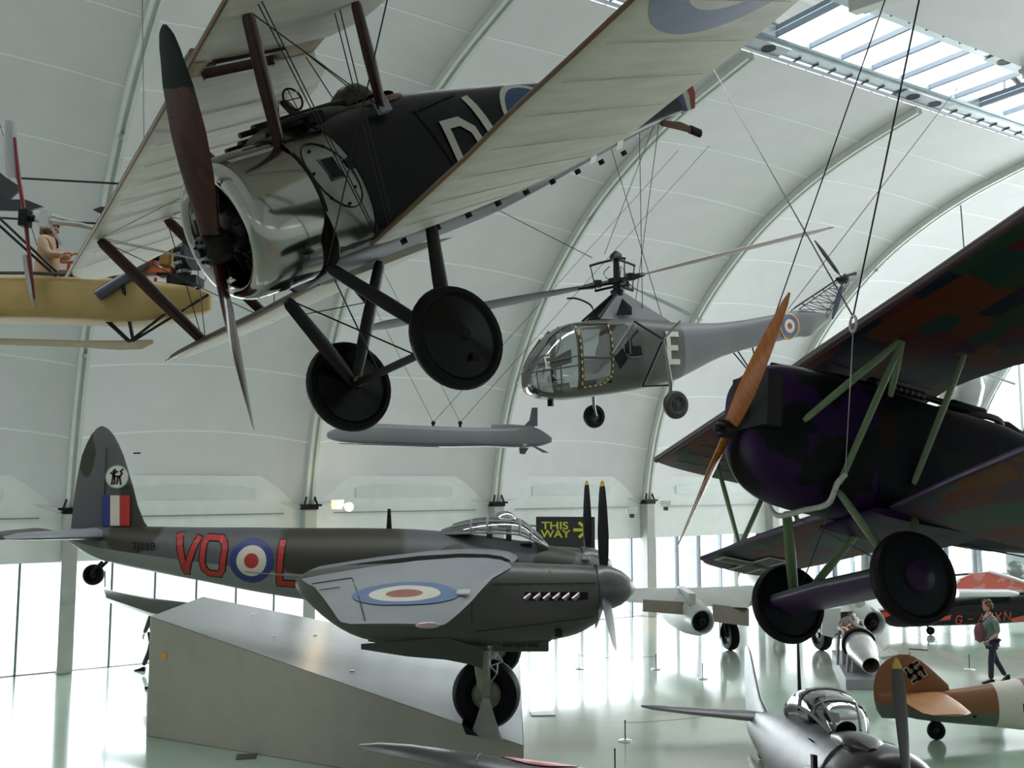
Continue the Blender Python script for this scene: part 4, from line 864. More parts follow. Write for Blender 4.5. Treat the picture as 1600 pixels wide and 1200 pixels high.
lwf = fwing('lower_wing', [((a, y, -.60 - .01 * (y + 3.4) / 3), (b, y, -.64 - .02 * (y + 3.4) / 3), th) for y, a, b, th in LWS], [M_LOZ, M_LOZ2])
g = G(); g.tube([(a, y, -.595 - .01 * (y + 3.4) / 3) for y, a, b, th in LWS[2:]], .03, 8); g.build('leading_edge', M_PURP, lwf)
lwp = fwing('lower_wing', [((a, y, c), (b, y, d), .14) for y, a, b, c, d in ((.36, -1.13, -2.55, -.70, -.80), (1.3, -1.10, -2.52, -.645, -.80), (2.0, -1.10, -2.5, -.60, -.78), (2.9, -1.1, -2.4, -.55, -.70), (3.3, -1.3, -2.2, -.53, -.62))], [M_LOZ, M_LOZ2])
g = G(); g.tube([(-1.125, .4, -.70), (-1.095, 1.3, -.64), (-1.095, 2.0, -.595), (-1.1, 2.9, -.545)], .03, 8); g.build('leading_edge', M_PURP, lwp)
def cross(par, cx, cy, z, s, a, zs=0):
    for nm, wd, m, dz in (('cross_edge', .34 * s, M_WHITE, 0), ('cross', .24 * s, mat('grey_black_cross', (.03, .04, .035), .5), -.003)):
        g = G(); f = lambda u, v: (cx + u, cy + v, z + dz + zs * v)
        strokes(g, [[(-.46 * s, 0), (.46 * s, 0)], [(0, -.46 * s), (0, .46 * s)]], wd, f); g.build(nm, m, par, smooth=False)
cross(lwf, -1.56, -2.78, -.672, .82, 0); cross(lwp, -1.95, 2.55, -.80, .9, 0)
FF = [(.24, .34, -.28, .46), (.17, .44, -.44, .66), (.04, .50, -.60, .78), (-.15, .545, -.70, .82), (-.45, .55, -.745, .82), (-1.0, .53, -.755, .82), (-1.6, .48, -.76, .82), (-2.1, .47, -.75, .80), (-2.5, .45, -.74, .78), (-2.9, .38, -.70, .72), (-4.2, .26, -.52, .5), (-5.6, .12, -.28, .22), (-6.2, .05, -.15, .08)]
g = G(); hull(g, [r for r in FF[:6]] , e=3.6, n=32, k=3); g.build('engine_cowling', M_PUR, fk, ang=50)
g = G(); hull(g, FF[5:], e=4.5, n=32, k=2); fz = g.build('fuselage', M_LOZF, fk, ang=50)
g = G(); g.tube([(-1.9 - .16 * i, -.06 + .0 * i, -.765 + .003 * i) for i in range(10)], .008, 5); g.build('belly_lacing', M_BLACK, fz)
g = G(); wing(g, [((-.9, y, -.765), (-2.15, y, -.775), .05) for y in (-.40, .40)], low=.6); g.build('wing_centre', M_PUR, fk)
g = G(); RA = [[(.31, .04), (.16, .43), (.02, .435), (.04, .36), (.2, .04)]]; g.add([(x, y, z) for z in (-.19, .33) for x, y in RA[0]], [(0, 1, 2, 3, 4), (9, 8, 7, 6, 5)] + [(i, (i + 1) % 5, (i + 1) % 5 + 5, i + 5) for i in range(5)]); g.build('radiator', mat('black_radiator_core', (.004, .004, .005), .7), fk, smooth=False)
g = G(); g.lathe([(0, .045), (.16, .05), (.17, .06), (.19, .06), (.20, .01)], (.02, .05, .50), (0, 0, 1), 14); g.build('radiator_filler', M_PURP, fk)
g = G(); g.tube([(-.05, .10, .545), (-.8, .10, .60), (-1.3, .10, .585)], .03, 6); g.build('top_rail', M_BLACK, fk)
for y in (.0, .22):
    g = G(); g.lathe([(0, .02), (.03, .045), (.62, .045), (.64, .03), (.9, .035), (.95, .06), (1.3, .06), (1.32, .02)], (-1.05, y - .06, .60), (-1, 0, -.04), 12); mg = g.build('machine_gun', M_BLACK, fk)
    for k in range(9):
        g = G(); g.lathe([(0, .047), (.02, .049), (.03, .047)], (-1.12 - .065 * k, y - .06, .598 - .0026 * k), (-1, 0, -.04), 10); g.build('barrel_ring', mat('worn_gun_steel', (.09, .08, .09), .4, .7), mg)
g = G(); g.tube([(-2.35 + .28 * math.cos(t), .25 * math.sin(t), .49) for t in [i * 2 * math.pi / 20 for i in range(21)]], .035, 8); g.build('cockpit_rim', mat('purple_leather', (.06, .025, .03), .5), fk)
g = G(); hull(g, [(-2.62, .56, .4, .18), (-2.75, .60, .4, .22), (-3.1, .45, .3, .14)], e=2.2, n=12, k=2); g.build('headrest', M_LOZF, fk)
# propeller
pf = bpy.data.objects.new('propeller', None); col.objects.link(pf); pf.parent = fk
FH = Vector((.32, .03, -.17)); d1 = Vector((0, 1.01, .97)).normalized()
pr2 = [(0, .14), (.07, .14), (.16, .16), (.3, .185), (.5, .185), (.7, .16), (.88, .115), (.96, .08), (1, .03)]
for sg in (1, -1):
    g = G(); blade(g, FH, (1, 0, 0), d1 * sg, 1.39, pr2, twist=1, b0=52, b1=12 if sg > 0 else 34); g.build('blade', M_OAK, pf)
g = G(); g.lathe([(-.08, .02), (-.08, .085), (.05, .085), (.07, .085), (.075, .04), (.15, .035), (.15, .001)], FH, (1, 0, 0), 20)
hb = g.build('propeller_hub', M_ENG, pf)
for k in range(8):
    g = G(); g.lathe([(0, .014), (.035, .014), (.035, .001)], FH + Vector((.07, .075 * math.cos(k * .785), .075 * math.sin(k * .785))), (1, 0, 0), 6); g.build('hub_bolt', M_ENG, hb)
def fst(a, b, w_=.019, k=1.9, name='strut', m=None): return strut(fk, a, b, w_, k, m or M_GRN, name)
T1, T2 = (-1.13, .60, .90), (-1.78, .64, .90)
fst(T1, (-.21, .42, -.08), name='cabane_strut'); fst(T1, (-.57, .43, -.60), name='cabane_strut'); fst(T1, (-1.15, .36, .38), name='cabane_strut'); fst(T2, (-1.33, .43, -.45), name='cabane_strut')
for p in (T1, T2):
    g = G(); g.box((p[0], p[1], .875), (.22, .10, .02)); g.build('strut_plate', mat('rust_brown_plate', (.12, .04, .02), .6), fk, smooth=False)
fst((-1.13, -.6, .9), (-.21, -.42, -.08), name='cabane_strut'); fst((-1.13, -.6, .9), (-.57, -.43, -.6), name='cabane_strut'); fst((-1.78, -.64, .9), (-1.33, -.43, -.45), name='cabane_strut')
fst((-1.30, -3.55, .9), (-1.12, -2.40, -.58), name='interplane_strut'); fst((-2.16, -4.0 + .6, .9), (-1.12, -2.38, -.58), name='interplane_strut'); fst((-2.25, -3.36, .9), (-1.85, -2.2, -.60), name='interplane_strut')
fst((-1.10, 2.95, .9), (-1.3, 2.6, -.5), name='interplane_strut'); fst((-2.1, 2.95, .9), (-2.1, 2.6, -.6), name='interplane_strut')
WP, WS = Vector((-.93, .92, -1.44)), Vector((-.89, -.92, -1.45))
fst((-.56, .42, -.66), WP + Vector((0, -.12, 0)), .025, name='undercarriage_leg'); fst((-1.36, .40, -.76), WP + Vector((-.05, -.12, 0)), .025, name='undercarriage_leg')
fst((-.52, -.36, -.70), WS + Vector((0, .12, 0)), .03, name='undercarriage_leg'); fst((-1.30, -.38, -.76), WS + Vector((-.05, .12, 0)), .025, name='undercarriage_leg')
g = G(); wing(g, [((-.62, -.80, -1.46), (-1.22, -.80, -1.46), .13), ((-.60, 0, -1.44), (-1.26, 0, -1.44), .14), ((-.62, .80, -1.44), (-1.22, .80, -1.44), .13)], top=.6, low=.6); g.build('axle_fairing', [mat('dark_green_fairing', (.012, .026, .02), .5), M_PURP], fk)
M_TY2 = mat('brown_black_tyre', (.005, .003, .0035), .5, var=.1, spec=.12); M_WD2 = mat('dark_slate_wheel_disc', (.005, .009, .010), .45, var=.12, spec=.12)
for wc in (WP, WS):
    ty = wheel(fk, wc, (0, 1, 0), .385, .13, M_TY2, M_WD2, name='tyre', disc=True, cone=.05)
    g = G(); g.lathe([(.0, .135), (.022, .125), (.055, .05), (.07, .03), (.07, .001)], wc + Vector((0, .085, 0)), (0, 1, 0), 22); g.build('hub_cap', mat('violet_hub', (.020, .006, .034), .45, spec=.2), ty)
cable(fk, [(-.56, .40, -.7), WS + Vector((0, .2, .1))], .006, 'bracing_wire'); cable(fk, [(-.56, -.40, -.7), WP + Vector((0, -.2, .1))], .006, 'bracing_wire')
# lifting sling: ring, wires, padded white hose
IF = FK.inverted(); RG = Vector((-.69, .45, 1.02)); RG = IF @ at(1333, 506, 8.25)
g = G(); g.tube([RG + Vector((.0, .045 * math.cos(t), .075 * math.sin(t))) for t in [i * 2 * math.pi / 20 for i in range(21)]], .013, 8); g.build('lifting_ring', mat('pale_shackle', (.5, .5, .52), .35, .3), fk)
SL = (-.60, .47, -.52)
g = G(); g.tube([RG - Vector((0, 0, .07)), Vector(SL)], .005, 5); g.build('sling_wire', mat('pale_wire', (.35, .36, .34), .4, .4), fk)
M_HOSE = mat('white_hose', (.50, .52, .46), .5, var=.15, vs=20)
g = G(); g.tube(catmull([SL, (-.52, .47, -.62), (-.50, .36, -.78), (-.42, .1, -.80), (-.36, -.25, -.79), (-.34, -.42, -.62)], 5), .026, 10); g.build('padded_sling', M_HOSE, fk)
for w_ in (at(1112, 105, 16.5), at(1440, -10, 7.2)): cable(fk, [RG + Vector((0, 0, .07)), IF @ to_roof(FK @ RG, w_)], .008, 'suspension_cable')
cable(fk, [(.05, .0, .52), IF @ to_roof(FK @ Vector((.05, 0, .52)), at(1390, -20, 7.6))], .006, 'suspension_cable')
# tail group
g = G(); wing(g, [((le, y, .12), (te, y, .12), .04) for y, le, te in ((-1.5, -5.9, -6.4), (0, -5.0, -6.3), (1.5, -5.9, -6.4))], low=.5); g.build('tailplane', M_LOZ, fk)
g = G(); wing(g, [((a, 0, z), (b, 0, z), .04) for z, a, b in ((.1, -5.3, -6.6), (.5, -5.7, -6.9), (.9, -6.2, -6.8))], top=.5, low=.5, nrm=(0, 1, 0)); g.build('rudder', M_WHITE, fk)
# ------------------------------------------------------------------ early helicopter
HV = pose(2.3558, 21.1901, 9.2215, 3.5936, -.05972, -.03326)
hv = thing('helicopter', 'olive grey early helicopter with letter E and three long rotor blades hanging in the middle', 'helicopter', M=HV)
M_HG = mat('olive_grey_paint', (.075, .075, .066), .42, var=.10, vs=1.5); M_HF = mat('grey_boom_fabric', (.145, .15, .155), .5, var=.12, vs=1.2); M_HGL = glass('cabin_glazing', (.62, .68, .66), .78)
M_GUN = mat('gunmetal', (.015, .015, .017), .4, .5, var=.2)
HB = [(2.42, -2.02, -2.34, .30), (2.34, -1.86, -2.46, .62), (2.15, -1.60, -2.56, .90), (1.85, -1.26, -2.62, 1.10), (1.45, -1.02, -2.63, 1.22), (1.0, -.93, -2.60, 1.26), (.4, -.87, -2.54, 1.26), (-.2, -.84, -2.47, 1.26)]
n = 32; st = _cm(HB, 3); rings = [ring(*r, e=3.2, n=n) for r in st]
gl, sh = G(), G(); V = [p for r in rings for p in r]; fg, fs = [], []
for i in range(len(rings) - 1):
    for j in range(n):
        k = (j + 1) % n; f = (i * n + j, i * n + k, (i + 1) * n + k, (i + 1) * n + j)
        c = sum((Vector(V[q]) for q in f), Vector()) / 4; x, z, y = c.x, c.z, abs(c.y)
        win = (x > 1.42 and z > -1.72 and z < -.99 + .0) or (.62 < x < 1.35 and -1.70 < z < -1.08 and y > .5) or (.62 < x < 1.35 and -2.28 < z < -1.80 and y > .5) or (.15 < x < .6 and -1.7 < z < -1.05 and y > .5) or (x > 1.5 and -2.5 < z < -1.92)
        (fg if win else fs).append(f)
sh.add(V, fs); sh.add(rings[0], [tuple(range(n))]); gl.add(V, fg)
cs = sh.build('cabin_shell', M_HG, hv, ang=50); cg = gl.build('glazing', M_HGL, cs)
def hs(x, z, off=.01, sg=1, tab=st):
    top, bot, w_ = interp([tuple(r) for r in tab], x); zc, h = (top + bot) / 2, (top - bot) / 2; q = max(.02, 1 - min(.98, abs((z - zc) / h)) ** 3.2); return (x, sg * (w_ / 2 * q ** (1 / 3.2) + off), z)
for sg in (1, -1):
    for P in ([(1.42, -1.02), (1.42, -2.5)], [(1.9, -1.30), (2.32, -1.84)], [(1.42, -1.72), (2.36, -1.90)], [(1.42, -1.92), (2.38, -2.05)], [(1.66, -1.12), (1.95, -1.74)], [(.15, -1.05), (.15, -1.7)], [(1.85, -1.9), (1.80, -2.5)]):
        g = G(); g.tube([hs(lerp(P[0][0], P[1][0], t / 8), lerp(P[0][1], P[1][1], t / 8), .0, sg) for t in range(9)], .018, 5); g.build('glazing_bar', M_HG, cs)
g = G(); D = [(1.38, -1.04), (.62, -1.02), (.60, -1.75), (.63, -2.15), (.85, -2.34), (1.36, -2.40), (1.38, -1.04)]
g.tube([hs(lerp(a[0], b[0], t / 5), lerp(a[1], b[1], t / 5), .012) for a, b in zip(D, D[1:]) for t in range(5)] + [hs(*D[-1], .012)], .020, 6); dr = g.build('door_frame', mat('olive_dark', (.05, .055, .035), .5), cs)
for a, b, k in ((D[0], D[5], 9), (D[1], D[2], 5), (D[2], D[3], 3), (D[3], D[4], 3), (D[4], D[5], 4)):
    for i in range(k):
        t0, t1 = (i + .2) / k, (i + .6) / k; g = G(); g.tube([hs(lerp(a[0], b[0], t0), lerp(a[1], b[1], t0), .022), hs(lerp(a[0], b[0], t1), lerp(a[1], b[1], t1), .022)], .018, 5); g.build('yellow_dash', mat('yellow_dash_paint', (.55, .42, .05), .5), dr)
g = G(); g.tube([hs(lerp(1.38, .6, t / 5), -1.76, .012) for t in range(6)], .03, 6); g.build('door_rail', M_HG, cs)
# dark hull behind the cabin, pylon and fabric boom
HA = [(-.2, -.84, -2.47, 1.26), (-.9, -.88, -2.36, 1.16), (-1.40, -.93, -2.24, 1.02)]
g = G(); hull(g, HA, e=3.2, n=n, k=2); g.build('engine_bay', M_HG, hv, ang=50)
HBm = [(-1.38, -.925, -2.25, 1.0), (-2.0, -.925, -2.0, .86), (-2.7, -.915, -1.73, .72), (-3.6, -.82, -1.52, .56), (-4.6, -.66, -1.33, .40), (-5.25, -.56, -1.22, .30), (-5.62, -.58, -1.20, .26), (-6.2, -.64, -.80, .10)]
g = G(); hull(g, HBm, e=3.0, n=24, k=2); bo = g.build('tail_boom', M_HF, hv, ang=50)
hb2 = _cm(HBm, 2)
g = G()
for yy in (1, -1): g.poly([hs(-.05, -1.12, .02, yy), hs(-.62, -1.80, .02, yy), hs(-.02, -1.78, .02, yy), hs(-.02, -1.12, .02, yy)][:3], .02, (0, 1, 0)) if 0 else None
for nm, P in (('intake_opening', [(-.10, -1.14), (.28, -1.50), (.16, -1.74), (-.16, -1.72)]), ('intake_opening', [(.34, -1.56), (.55, -1.76), (.42, -2.02), (.22, -1.80)])):
    g = G(); g.add([hs(u, v, .015) for u, v in P], [(0, 1, 2, 3)]); g.build(nm, M_BLACK, hv, smooth=False)
g = G(); g.tube([hs(.62, -1.70, .03), hs(-.02, -1.02, .03)], .03, 6, sx=1.5); g.tube([hs(.20, -1.78, .04), hs(-.12, -1.77, .06)], .025, 6); g.build('intake_frame', M_HG, hv)
E_ = lambda u, v: hs(u, v, .014, 1, hb2)
def Estroke(x0, z0, w_, h, t, f, par):
    g = G(); strokes(g, [[(x0, z0), (x0, z0 - h)], [(x0, z0 + .0), (x0 - w_, z0 + .0)], [(x0, z0 - h * .5), (x0 - w_ * .82, z0 - h * .5)], [(x0, z0 - h), (x0 - w_, z0 - h)]], t, f); g.build('letter', M_WHITE, par, smooth=False)
Estroke(-.90, -1.24, .26, .62, .12, lambda u, v: hs(u, v, .02, 1, _cm(HA + HBm[1:], 2)), hv)
Estroke(2.14, -1.74, .07, .22, .03, lambda u, v: hs(u, v, .02), cs)
for r0, r1, m in ((.30, .335, M_YEL), (.17, .30, mat('grey_blue_marking', (.08, .10, .17), .5)), (.08, .17, M_WHITE), (.001, .08, M_REDM)):
    g = G(); disc2(g, (-4.78, -.98), r0, r1, lambda u, v: hs(u, v, .012, 1, hb2), rings=2, n=28); g.build('roundel_ring', m, bo, smooth=False)
g = G(); P = [(.95, -.9), (-1.18, -.92), (-.12, -.30), (.02, -.22)]
for i, yy in enumerate((.36, -.36)):
    g = G(); g.add([(.70, yy, -.90), (-1.18, yy * .8, -.92), (-.14, yy * .28, -.28), (.06, yy * .28, -.28)], [(0, 1, 2, 3)]); g.build('pylon_side', M_HF, hv, smooth=False)
g = G(); g.add([(-1.18, .29, -.92), (-1.18, -.29, -.92), (-.14, -.1, -.28), (-.14, .1, -.28)], [(0, 1, 2, 3)]); g.build('pylon_rear', M_HG, hv, smooth=False)
g = G(); g.add([(.12, .362, -.44), (.30, .362, -.82), (-.12, .362, -.80), (-.14, .34, -.62)], [(0, 1, 2, 3)]); g.build('pylon_opening', M_BLACK, hv, smooth=False)
g = G(); g.tube([(.75, .34, -.88), (.08, .1, -.30)], .03, 6); g.tube([(.75, -.34, -.88), (.08, -.1, -.30)], .03, 6); g.tube(catmull([(.62, 0, -.78), (.72, 0, -.55), (1.05, 0, -.42), (1.3, 0, -.42)], 4), .022, 6); g.build('pylon_tube', M_GUN, hv)
# rotor head
g = G(); g.lathe([(-.34, .14), (-.22, .17), (-.18, .10), (-.05, .10), (-.04, .20), (.06, .20), (.08, .08), (.45, .07), (.50, .15), (.60, .13), (.68, .03)], (0, 0, 0), (0, 0, 1), 14); rh = g.build('rotor_head', M_GUN, hv)
BZ = [(98, 0.02, 5.75, mat('pink_grey_blade', (.46, .38, .35), .5, var=.05)), (-22, -.155, 5.75, M_HF), (215, -.055, 5.8, mat('pale_grey_blade', (.26, .28, .30), .5, var=.06))]
for i, (az, dr_, R_, m) in enumerate(BZ):
    a = math.radians(az); d = Vector((math.cos(a), math.sin(a), dr_)).normalized(); t_ = Vector((0, 0, 1)).cross(d).normalized(); u_ = d.cross(t_)
    g = G(); g.tube([d * .1, d * .5, d * .55, d * .9], [.06, .05, .075, .04], 8); g.box(d * .45 + Vector((0, 0, .02)), (.14, .14, .16)); g.build('blade_grip', M_GUN, rh)
    g = G(); R = []
    for k in range(11):
        f = k / 10; r = lerp(.88, R_, f); ch = lerp(.24, .46, min(1, f * 3)) * (1 if f < .9 else lerp(1, .45, (f - .9) / .1)); p = d * r - Vector((0, 0, 1)) * (.02 * f * f if i != 2 else .10 * f * f)
        tw = .10 if i == 0 else .32; cv = t_ * math.cos(tw) + u_ * math.sin(tw)
        R.append([p + cv * (ch / 2 * math.cos(q * math.pi / 4)) + u_ * (ch * .06 * math.sin(q * math.pi / 4)) for q in range(8)])
    g.loft(R); g.build('rotor_blade', m, rh)
for i, az in enumerate((75, 195, 315)):
    a = math.radians(az); d = Vector((math.cos(a), math.sin(a), 0)); g = G()
    g.tube([Vector((0, 0, .5)), d * .42 + Vector((0, 0, .44)), d * .62 + Vector((0, 0, .40))], .028, 6); g.tube([d * .60 + Vector((0, 0, .40)), d * .50 + Vector((0, 0, -.15))], .014, 5); g.tube([d * .1 + Vector((0, 0, -.12)), d * .52 + Vector((0, 0, -.18))], .03, 6); g.tube(catmull([d * .15 + Vector((0, 0, .35)), d * .3 + Vector((0, 0, .2)), d * .2 + Vector((0, 0, .05))], 4), .01, 4); g.build('control_arm', M_GUN, rh)
# landing gear
WL, WR = Vector((-.36, 1.5, -2.84)), Vector((-.15, -1.5, -3.0))
for sg, wc in ((1, WL), (-1, WR)):
    A = Vector((-.22, sg * 1.36, -1.44)); ft = [(.0, sg * .62, -.98), (-1.30, sg * .50, -.95), (-.16, sg * .60, -2.40), (-.95, sg * .55, -2.32)]
    for p in ft[:2]: g = G(); g.tube([p, A], .026, 6); g.build('outrigger_tube', M_GUN, hv)
    g = G(); g.tube([A, ft[2]], .024, 6); g.build('outrigger_tube', M_GUN, hv)
    L = Vector((wc.x + .04, sg * 1.42, -2.42))
    for p in ft[2:]: g = G(); g.tube([p, L], .022, 6); g.build('outrigger_tube', M_GUN, hv)
    g = G(); g.tube([A, A.lerp(L, .45), L], [.03, .045, .05], 8); g.tube([L, Vector((wc.x + .05, sg * 1.40, wc.z + .22)), Vector((wc.x, sg * 1.40, wc.z))], [.05, .04, .03], 8); g.build('oleo_leg', mat('grey_steel', (.2, .2, .2), .3, .6), hv)
    wheel(hv, wc, (0, 1, 0), .30 if sg > 0 else .28, .18, mat('worn_grey_tyre', (.035, .03, .027), .6, var=.2) if sg > 0 else M_TYRE, mat('dark_hub', (.05, .05, .048), .4), hub=.42, name='tyre')
g = G(); g.tube([(1.82, 0, -2.6), (1.82, 0, -2.76)], .07, 8); g.build('belly_lamp', M_BLACK, hv)
for a, b in (((-3.2, .1, -1.55), (-3.9, 0, -2.35)), ((-3.2, -.1, -1.55), (-3.9, 0, -2.35)), ((-3.75, 0, -1.45), (-3.95, 0, -2.35)), ((-4.2, 0, -1.4), (-3.98, 0, -2.35))):
    g = G(); g.tube([a, b], .018, 6); g.build('tailwheel_strut', M_GUN, hv)
wheel(hv, Vector((-4.0, 0, -2.45)), (0, 1, 0), .15, .09, M_TYRE, M_GUN, hub=.4, name='tyre')
# tail truss and tail rotor
TH = Vector((-6.70, .12, .22)); c4 = [(-5.15, .14, -.56), (-5.15, -.14, -.56), (-6.15, .06, -.72), (-6.15, -.06, -.72)]; e4 = [(-6.9, .08, .36), (-6.9, -.08, .36), (-6.95, .05, .16), (-6.95, -.05, .16)]
for a, b in zip(c4, e4): g = G(); g.tube([a, b], .016, 5); g.build('truss_tube', M_GUN, hv)
for k in range(1, 5):
    t = k / 5; P = [Vector(a).lerp(Vector(b), t) for a, b in zip(c4, e4)]; Q = [Vector(a).lerp(Vector(b), t - .2) for a, b in zip(c4, e4)]
    for a, b in ((P[0], P[2]), (P[1], P[3]), (Q[0], P[2]), (Q[3], P[1])): g = G(); g.tube([a, b], .010, 4); g.build('truss_tube', M_GUN, hv)
g = G(); g.tube([(-5.15, 0, -.5), (-6.9, 0, .40)], .02, 5); g.tube([(-6.6, 0, .25), (-7.25, 0, .42)], .05, 8); g.lathe([(-.1, .03), (-.1, .1), (.1, .1), (.12, .02)], TH, (0, 1, 0), 12); g.build('tail_gearbox', M_GUN, hv)
for an, R_, m in ((47, 1.32, M_GUN), (-66, 1.10, mat('blue_grey_blade', (.05, .06, .09), .4)), (172, .85, mat('pale_tip_blade', (.35, .37, .38), .4))):
    a = math.radians(an); g = G(); blade(g, TH, (0, 1, 0), (math.cos(a), 0, math.sin(a)), R_, [(0, .04), (.15, .05), (.25, .15), (.7, .15), (1, .05)], b0=12, b1=8); g.build('tail_rotor_blade', m, hv)
IH = HV.inverted()
for a, b in (((-.5, .2, -.9), at(1000, 260, 21)), ((-.5, -.2, -.9), at(1030, 190, 21.5)), ((.62, 0, .5), at(640, 258, 20)), ((-4.9, 0, -.58), at(1410, 250, 23.5)), ((.3, 0, .6), at(1020, 200, 22)), ((-1.2, 0, -.9), at(1004, 395, 21.6))):
    cable(hv, [a, IH @ to_roof(HV @ Vector(a), b)], .009, 'suspension_cable')
# ------------------------------------------------------------------ cruise missile
MS = at(690, 690, 21); ms_ = thing('missile', 'pale grey slab-sided cruise missile with small tail fins hanging under the helicopter', 'missile', MS)
M_MG = mat('missile_grey', (.22, .235, .245), .42, var=.05, vs=1.5)
def mq_(px, py, y=0): p = at(px, py, 21 + y) - MS; return p
rows = [(512, 676, 684, .20), (518, 673, 688, .36), (535, 668, 692, .5), (570, 662, 695, .56), (640, 664.5, 697.5, .6), (700, 667, 699, .6), (760, 669, 698, .58), (800, 668, 700, .56), (830, 667, 699, .5), (845, 672, 697, .4), (857, 680, 693, .26), (862, 684, 691, .16)]
g = G(); hull(g, [(mq_(p, 685).x, mq_(p, t).z, mq_(p, b).z, w_) for p, t, b, w_ in rows], e=4.5, n=24, k=2); g.build('body', M_MG, ms_, ang=40)
g = G(); hull(g, [(mq_(p, 685).x, mq_(p, t).z, mq_(p, b).z, w_) for p, t, b, w_ in ((769, 664, 672, .34), (774, 662.5, 673, .40), (800, 663, 673, .40), (835, 666, 676, .3))], e=3, n=16, k=2); it = g.build('air_intake', M_MG, ms_)
g = G(); g.lathe([(0, .11), (.01, .001)], mq_(768.3, 668), (-1, 0, 0), 16); g.build('intake_mouth', M_BLACK, it)
for P in ([(819, 665), (827, 657), (831, 637), (840, 637), (840, 666)], [(826, 694), (842, 700), (858, 708), (848, 708), (836, 701)], [(811, 700), (812, 709), (820, 710), (826, 700)]):
    g = G(); g.poly([mq_(*p) + Vector((0, -.2 if P[0][1] > 690 and P[0][0] > 820 else 0, 0)) for p in P], .05, (0, 1, 0)); g.build('fin', mat('blue_grey_fin', (.15, .175, .20), .45), ms_, smooth=False)
g = G(); g.add([mq_(x, y, -.31) for x, y in ((817, 693), (823, 693), (823, 697), (817, 697))], [(0, 1, 2, 3)]); g.build('label', mat('pink_label', (.55, .45, .45), .5), ms_, smooth=False)
g = G(); g.tube([mq_(505 + 7 * i, 0) * 0 + mq_(530 + i * 12, 693 + .4 * i, -.27) for i in range(14)], .008, 4); g.build('panel_gap', M_BLACK, ms_)
for px in (677, 719):
    g = G(); g.tube([mq_(px, 668), mq_(px, 660)], .03, 6); g.ball(mq_(px, 661), .05, 5); g.build('lug', M_BLACK, ms_)
    for dx in (-40, 60): cable(ms_, [mq_(px, 660), to_roof(MS + mq_(px, 660), at(px + dx * 4.2, 330 if dx < 0 else 380, 23.6)) - MS], .006, 'suspension_cable')
# ------------------------------------------------------------------ airship car with its crew dummy
GO = at(160, 470, 13); gd = thing('airship_car', 'tan cloth-sided airship car with silver propellers and exposed engine hanging at left', 'aircraft', GO)
def gq(px, py, y=0): return at(px, py, 13) + Vector((0, y, 0)) - GO
M_TAN = mat('tan_canvas', (.42, .29, .10), .6, var=.12, vs=2, bump=.1, bs=30); M_CRM = mat('cream_timber', (.58, .47, .33), .5, var=.08); M_ORG = mat('orange_enamel', (.55, .10, .02), .35, var=.15); M_SILV = mat('silver_paint', (.55, .56, .56), .22, .6, var=.08)
rows = [(-260, 435, 500, .7), (-80, 436, 502, .76), (60, 437, 503, .78), (150, 438, 506, .78), (215, 441, 508, .76), (260, 445, 504, .66), (300, 450, 494, .46), (322, 455, 488, .2), (330, 460, 482, .06)]
g = G(); hull(g, [(gq(p, 470).x, gq(0, t).z, gq(0, b).z, w_) for p, t, b, w_ in rows], e=5, n=24, k=2); g.build('car_body', M_TAN, gd, ang=45)
for y in (-.39, .39):
    g = G(); g.tube([gq(p, q - 1, y) for p, q in ((-260, 436), (60, 437), (215, 441))], .022, 6); g.build('top_rail', mat('dark_rail', (.05, .04, .03), .5), gd)
g = G(); g.tube([gq(p, q, -.1) for p, q in ((-260, 533), (0, 535), (130, 539), (190, 541), (225, 540), (244, 535))], [.035, .035, .035, .05, .05, .02], 8, sx=1.3); g.build('landing_skid', M_CRM, gd)
for a, b in (((2, 345), (212, 541)), ((10, 340), (215, 541)), ((212, 455), (215, 538)), ((222, 540), (318, 450)), ((226, 540), (330, 463)), ((209, 452), (213, 536)), ((-60, 503), (-20, 534)), ((20, 503), (-10, 534))):
    g = G(); g.tube([gq(*a, -.42), gq(*b, -.12)], .018, 6); g.build('brace_tube', M_GUN, gd)
for a, b in (((-40, 265), (180, 277)), ((-40, 330), (150, 341))):
    g = G(); g.tube([gq(*a, .3), gq(*b, .3)], .016, 6); g.build('suspension_spar', M_GUN, gd)
def hexp(pts, nm='dark_vane'):
    g = G(); g.poly([gq(*p, .2) for p in pts], .05, (0, 1, 0)); g.build(nm, mat('near_black_wood', (.012, .010, .014), .5), gd, smooth=False)
hexp([(-40, 240), (-5, 268), (23, 287), (5, 304), (-40, 306)]); hexp([(-40, 305), (30, 306), (58, 317), (34, 324), (-40, 322)]); hexp([(136, 322), (150, 317), (170, 320), (160, 330), (148, 328)])
# outrigger propeller
hub = gq(68, 356, -.5)
g = G(); g.tube([gq(70, 357, -.5), gq(140, 360, -.3), gq(170, 362, 0)], .035, 8); g.build('outrigger_tube', M_SILV, gd)
g = G(); g.box(hub, (.12, .18, .24)); g.tube([gq(74, 356, -.5), gq(82, 356, -.5)], .05, 8); g.build('gear_case', M_BLACK, gd, smooth=False, bevel=.02)
g = G(); g.box(gq(95, 356, -.45), (.12, .1, .22)); g.tube([gq(100, 362, -.4), gq(112, 392, -.3)], .02, 6); g.tube([gq(100, 350, -.4), gq(130, 356, -.3)], .014, 6); g.build('gear_bracket', M_SILV, gd, smooth=False)
g = G(); g.tube([gq(52, 235, -.5), gq(58, 296, -.5), hub, gq(75, 420, -.5), gq(82, 478, -.5)], [.02, .03, .028, .026, .012], 8); ps = g.build('propeller_spar', mat('maroon_spar', (.16, .01, .015), .3, var=.1), gd)
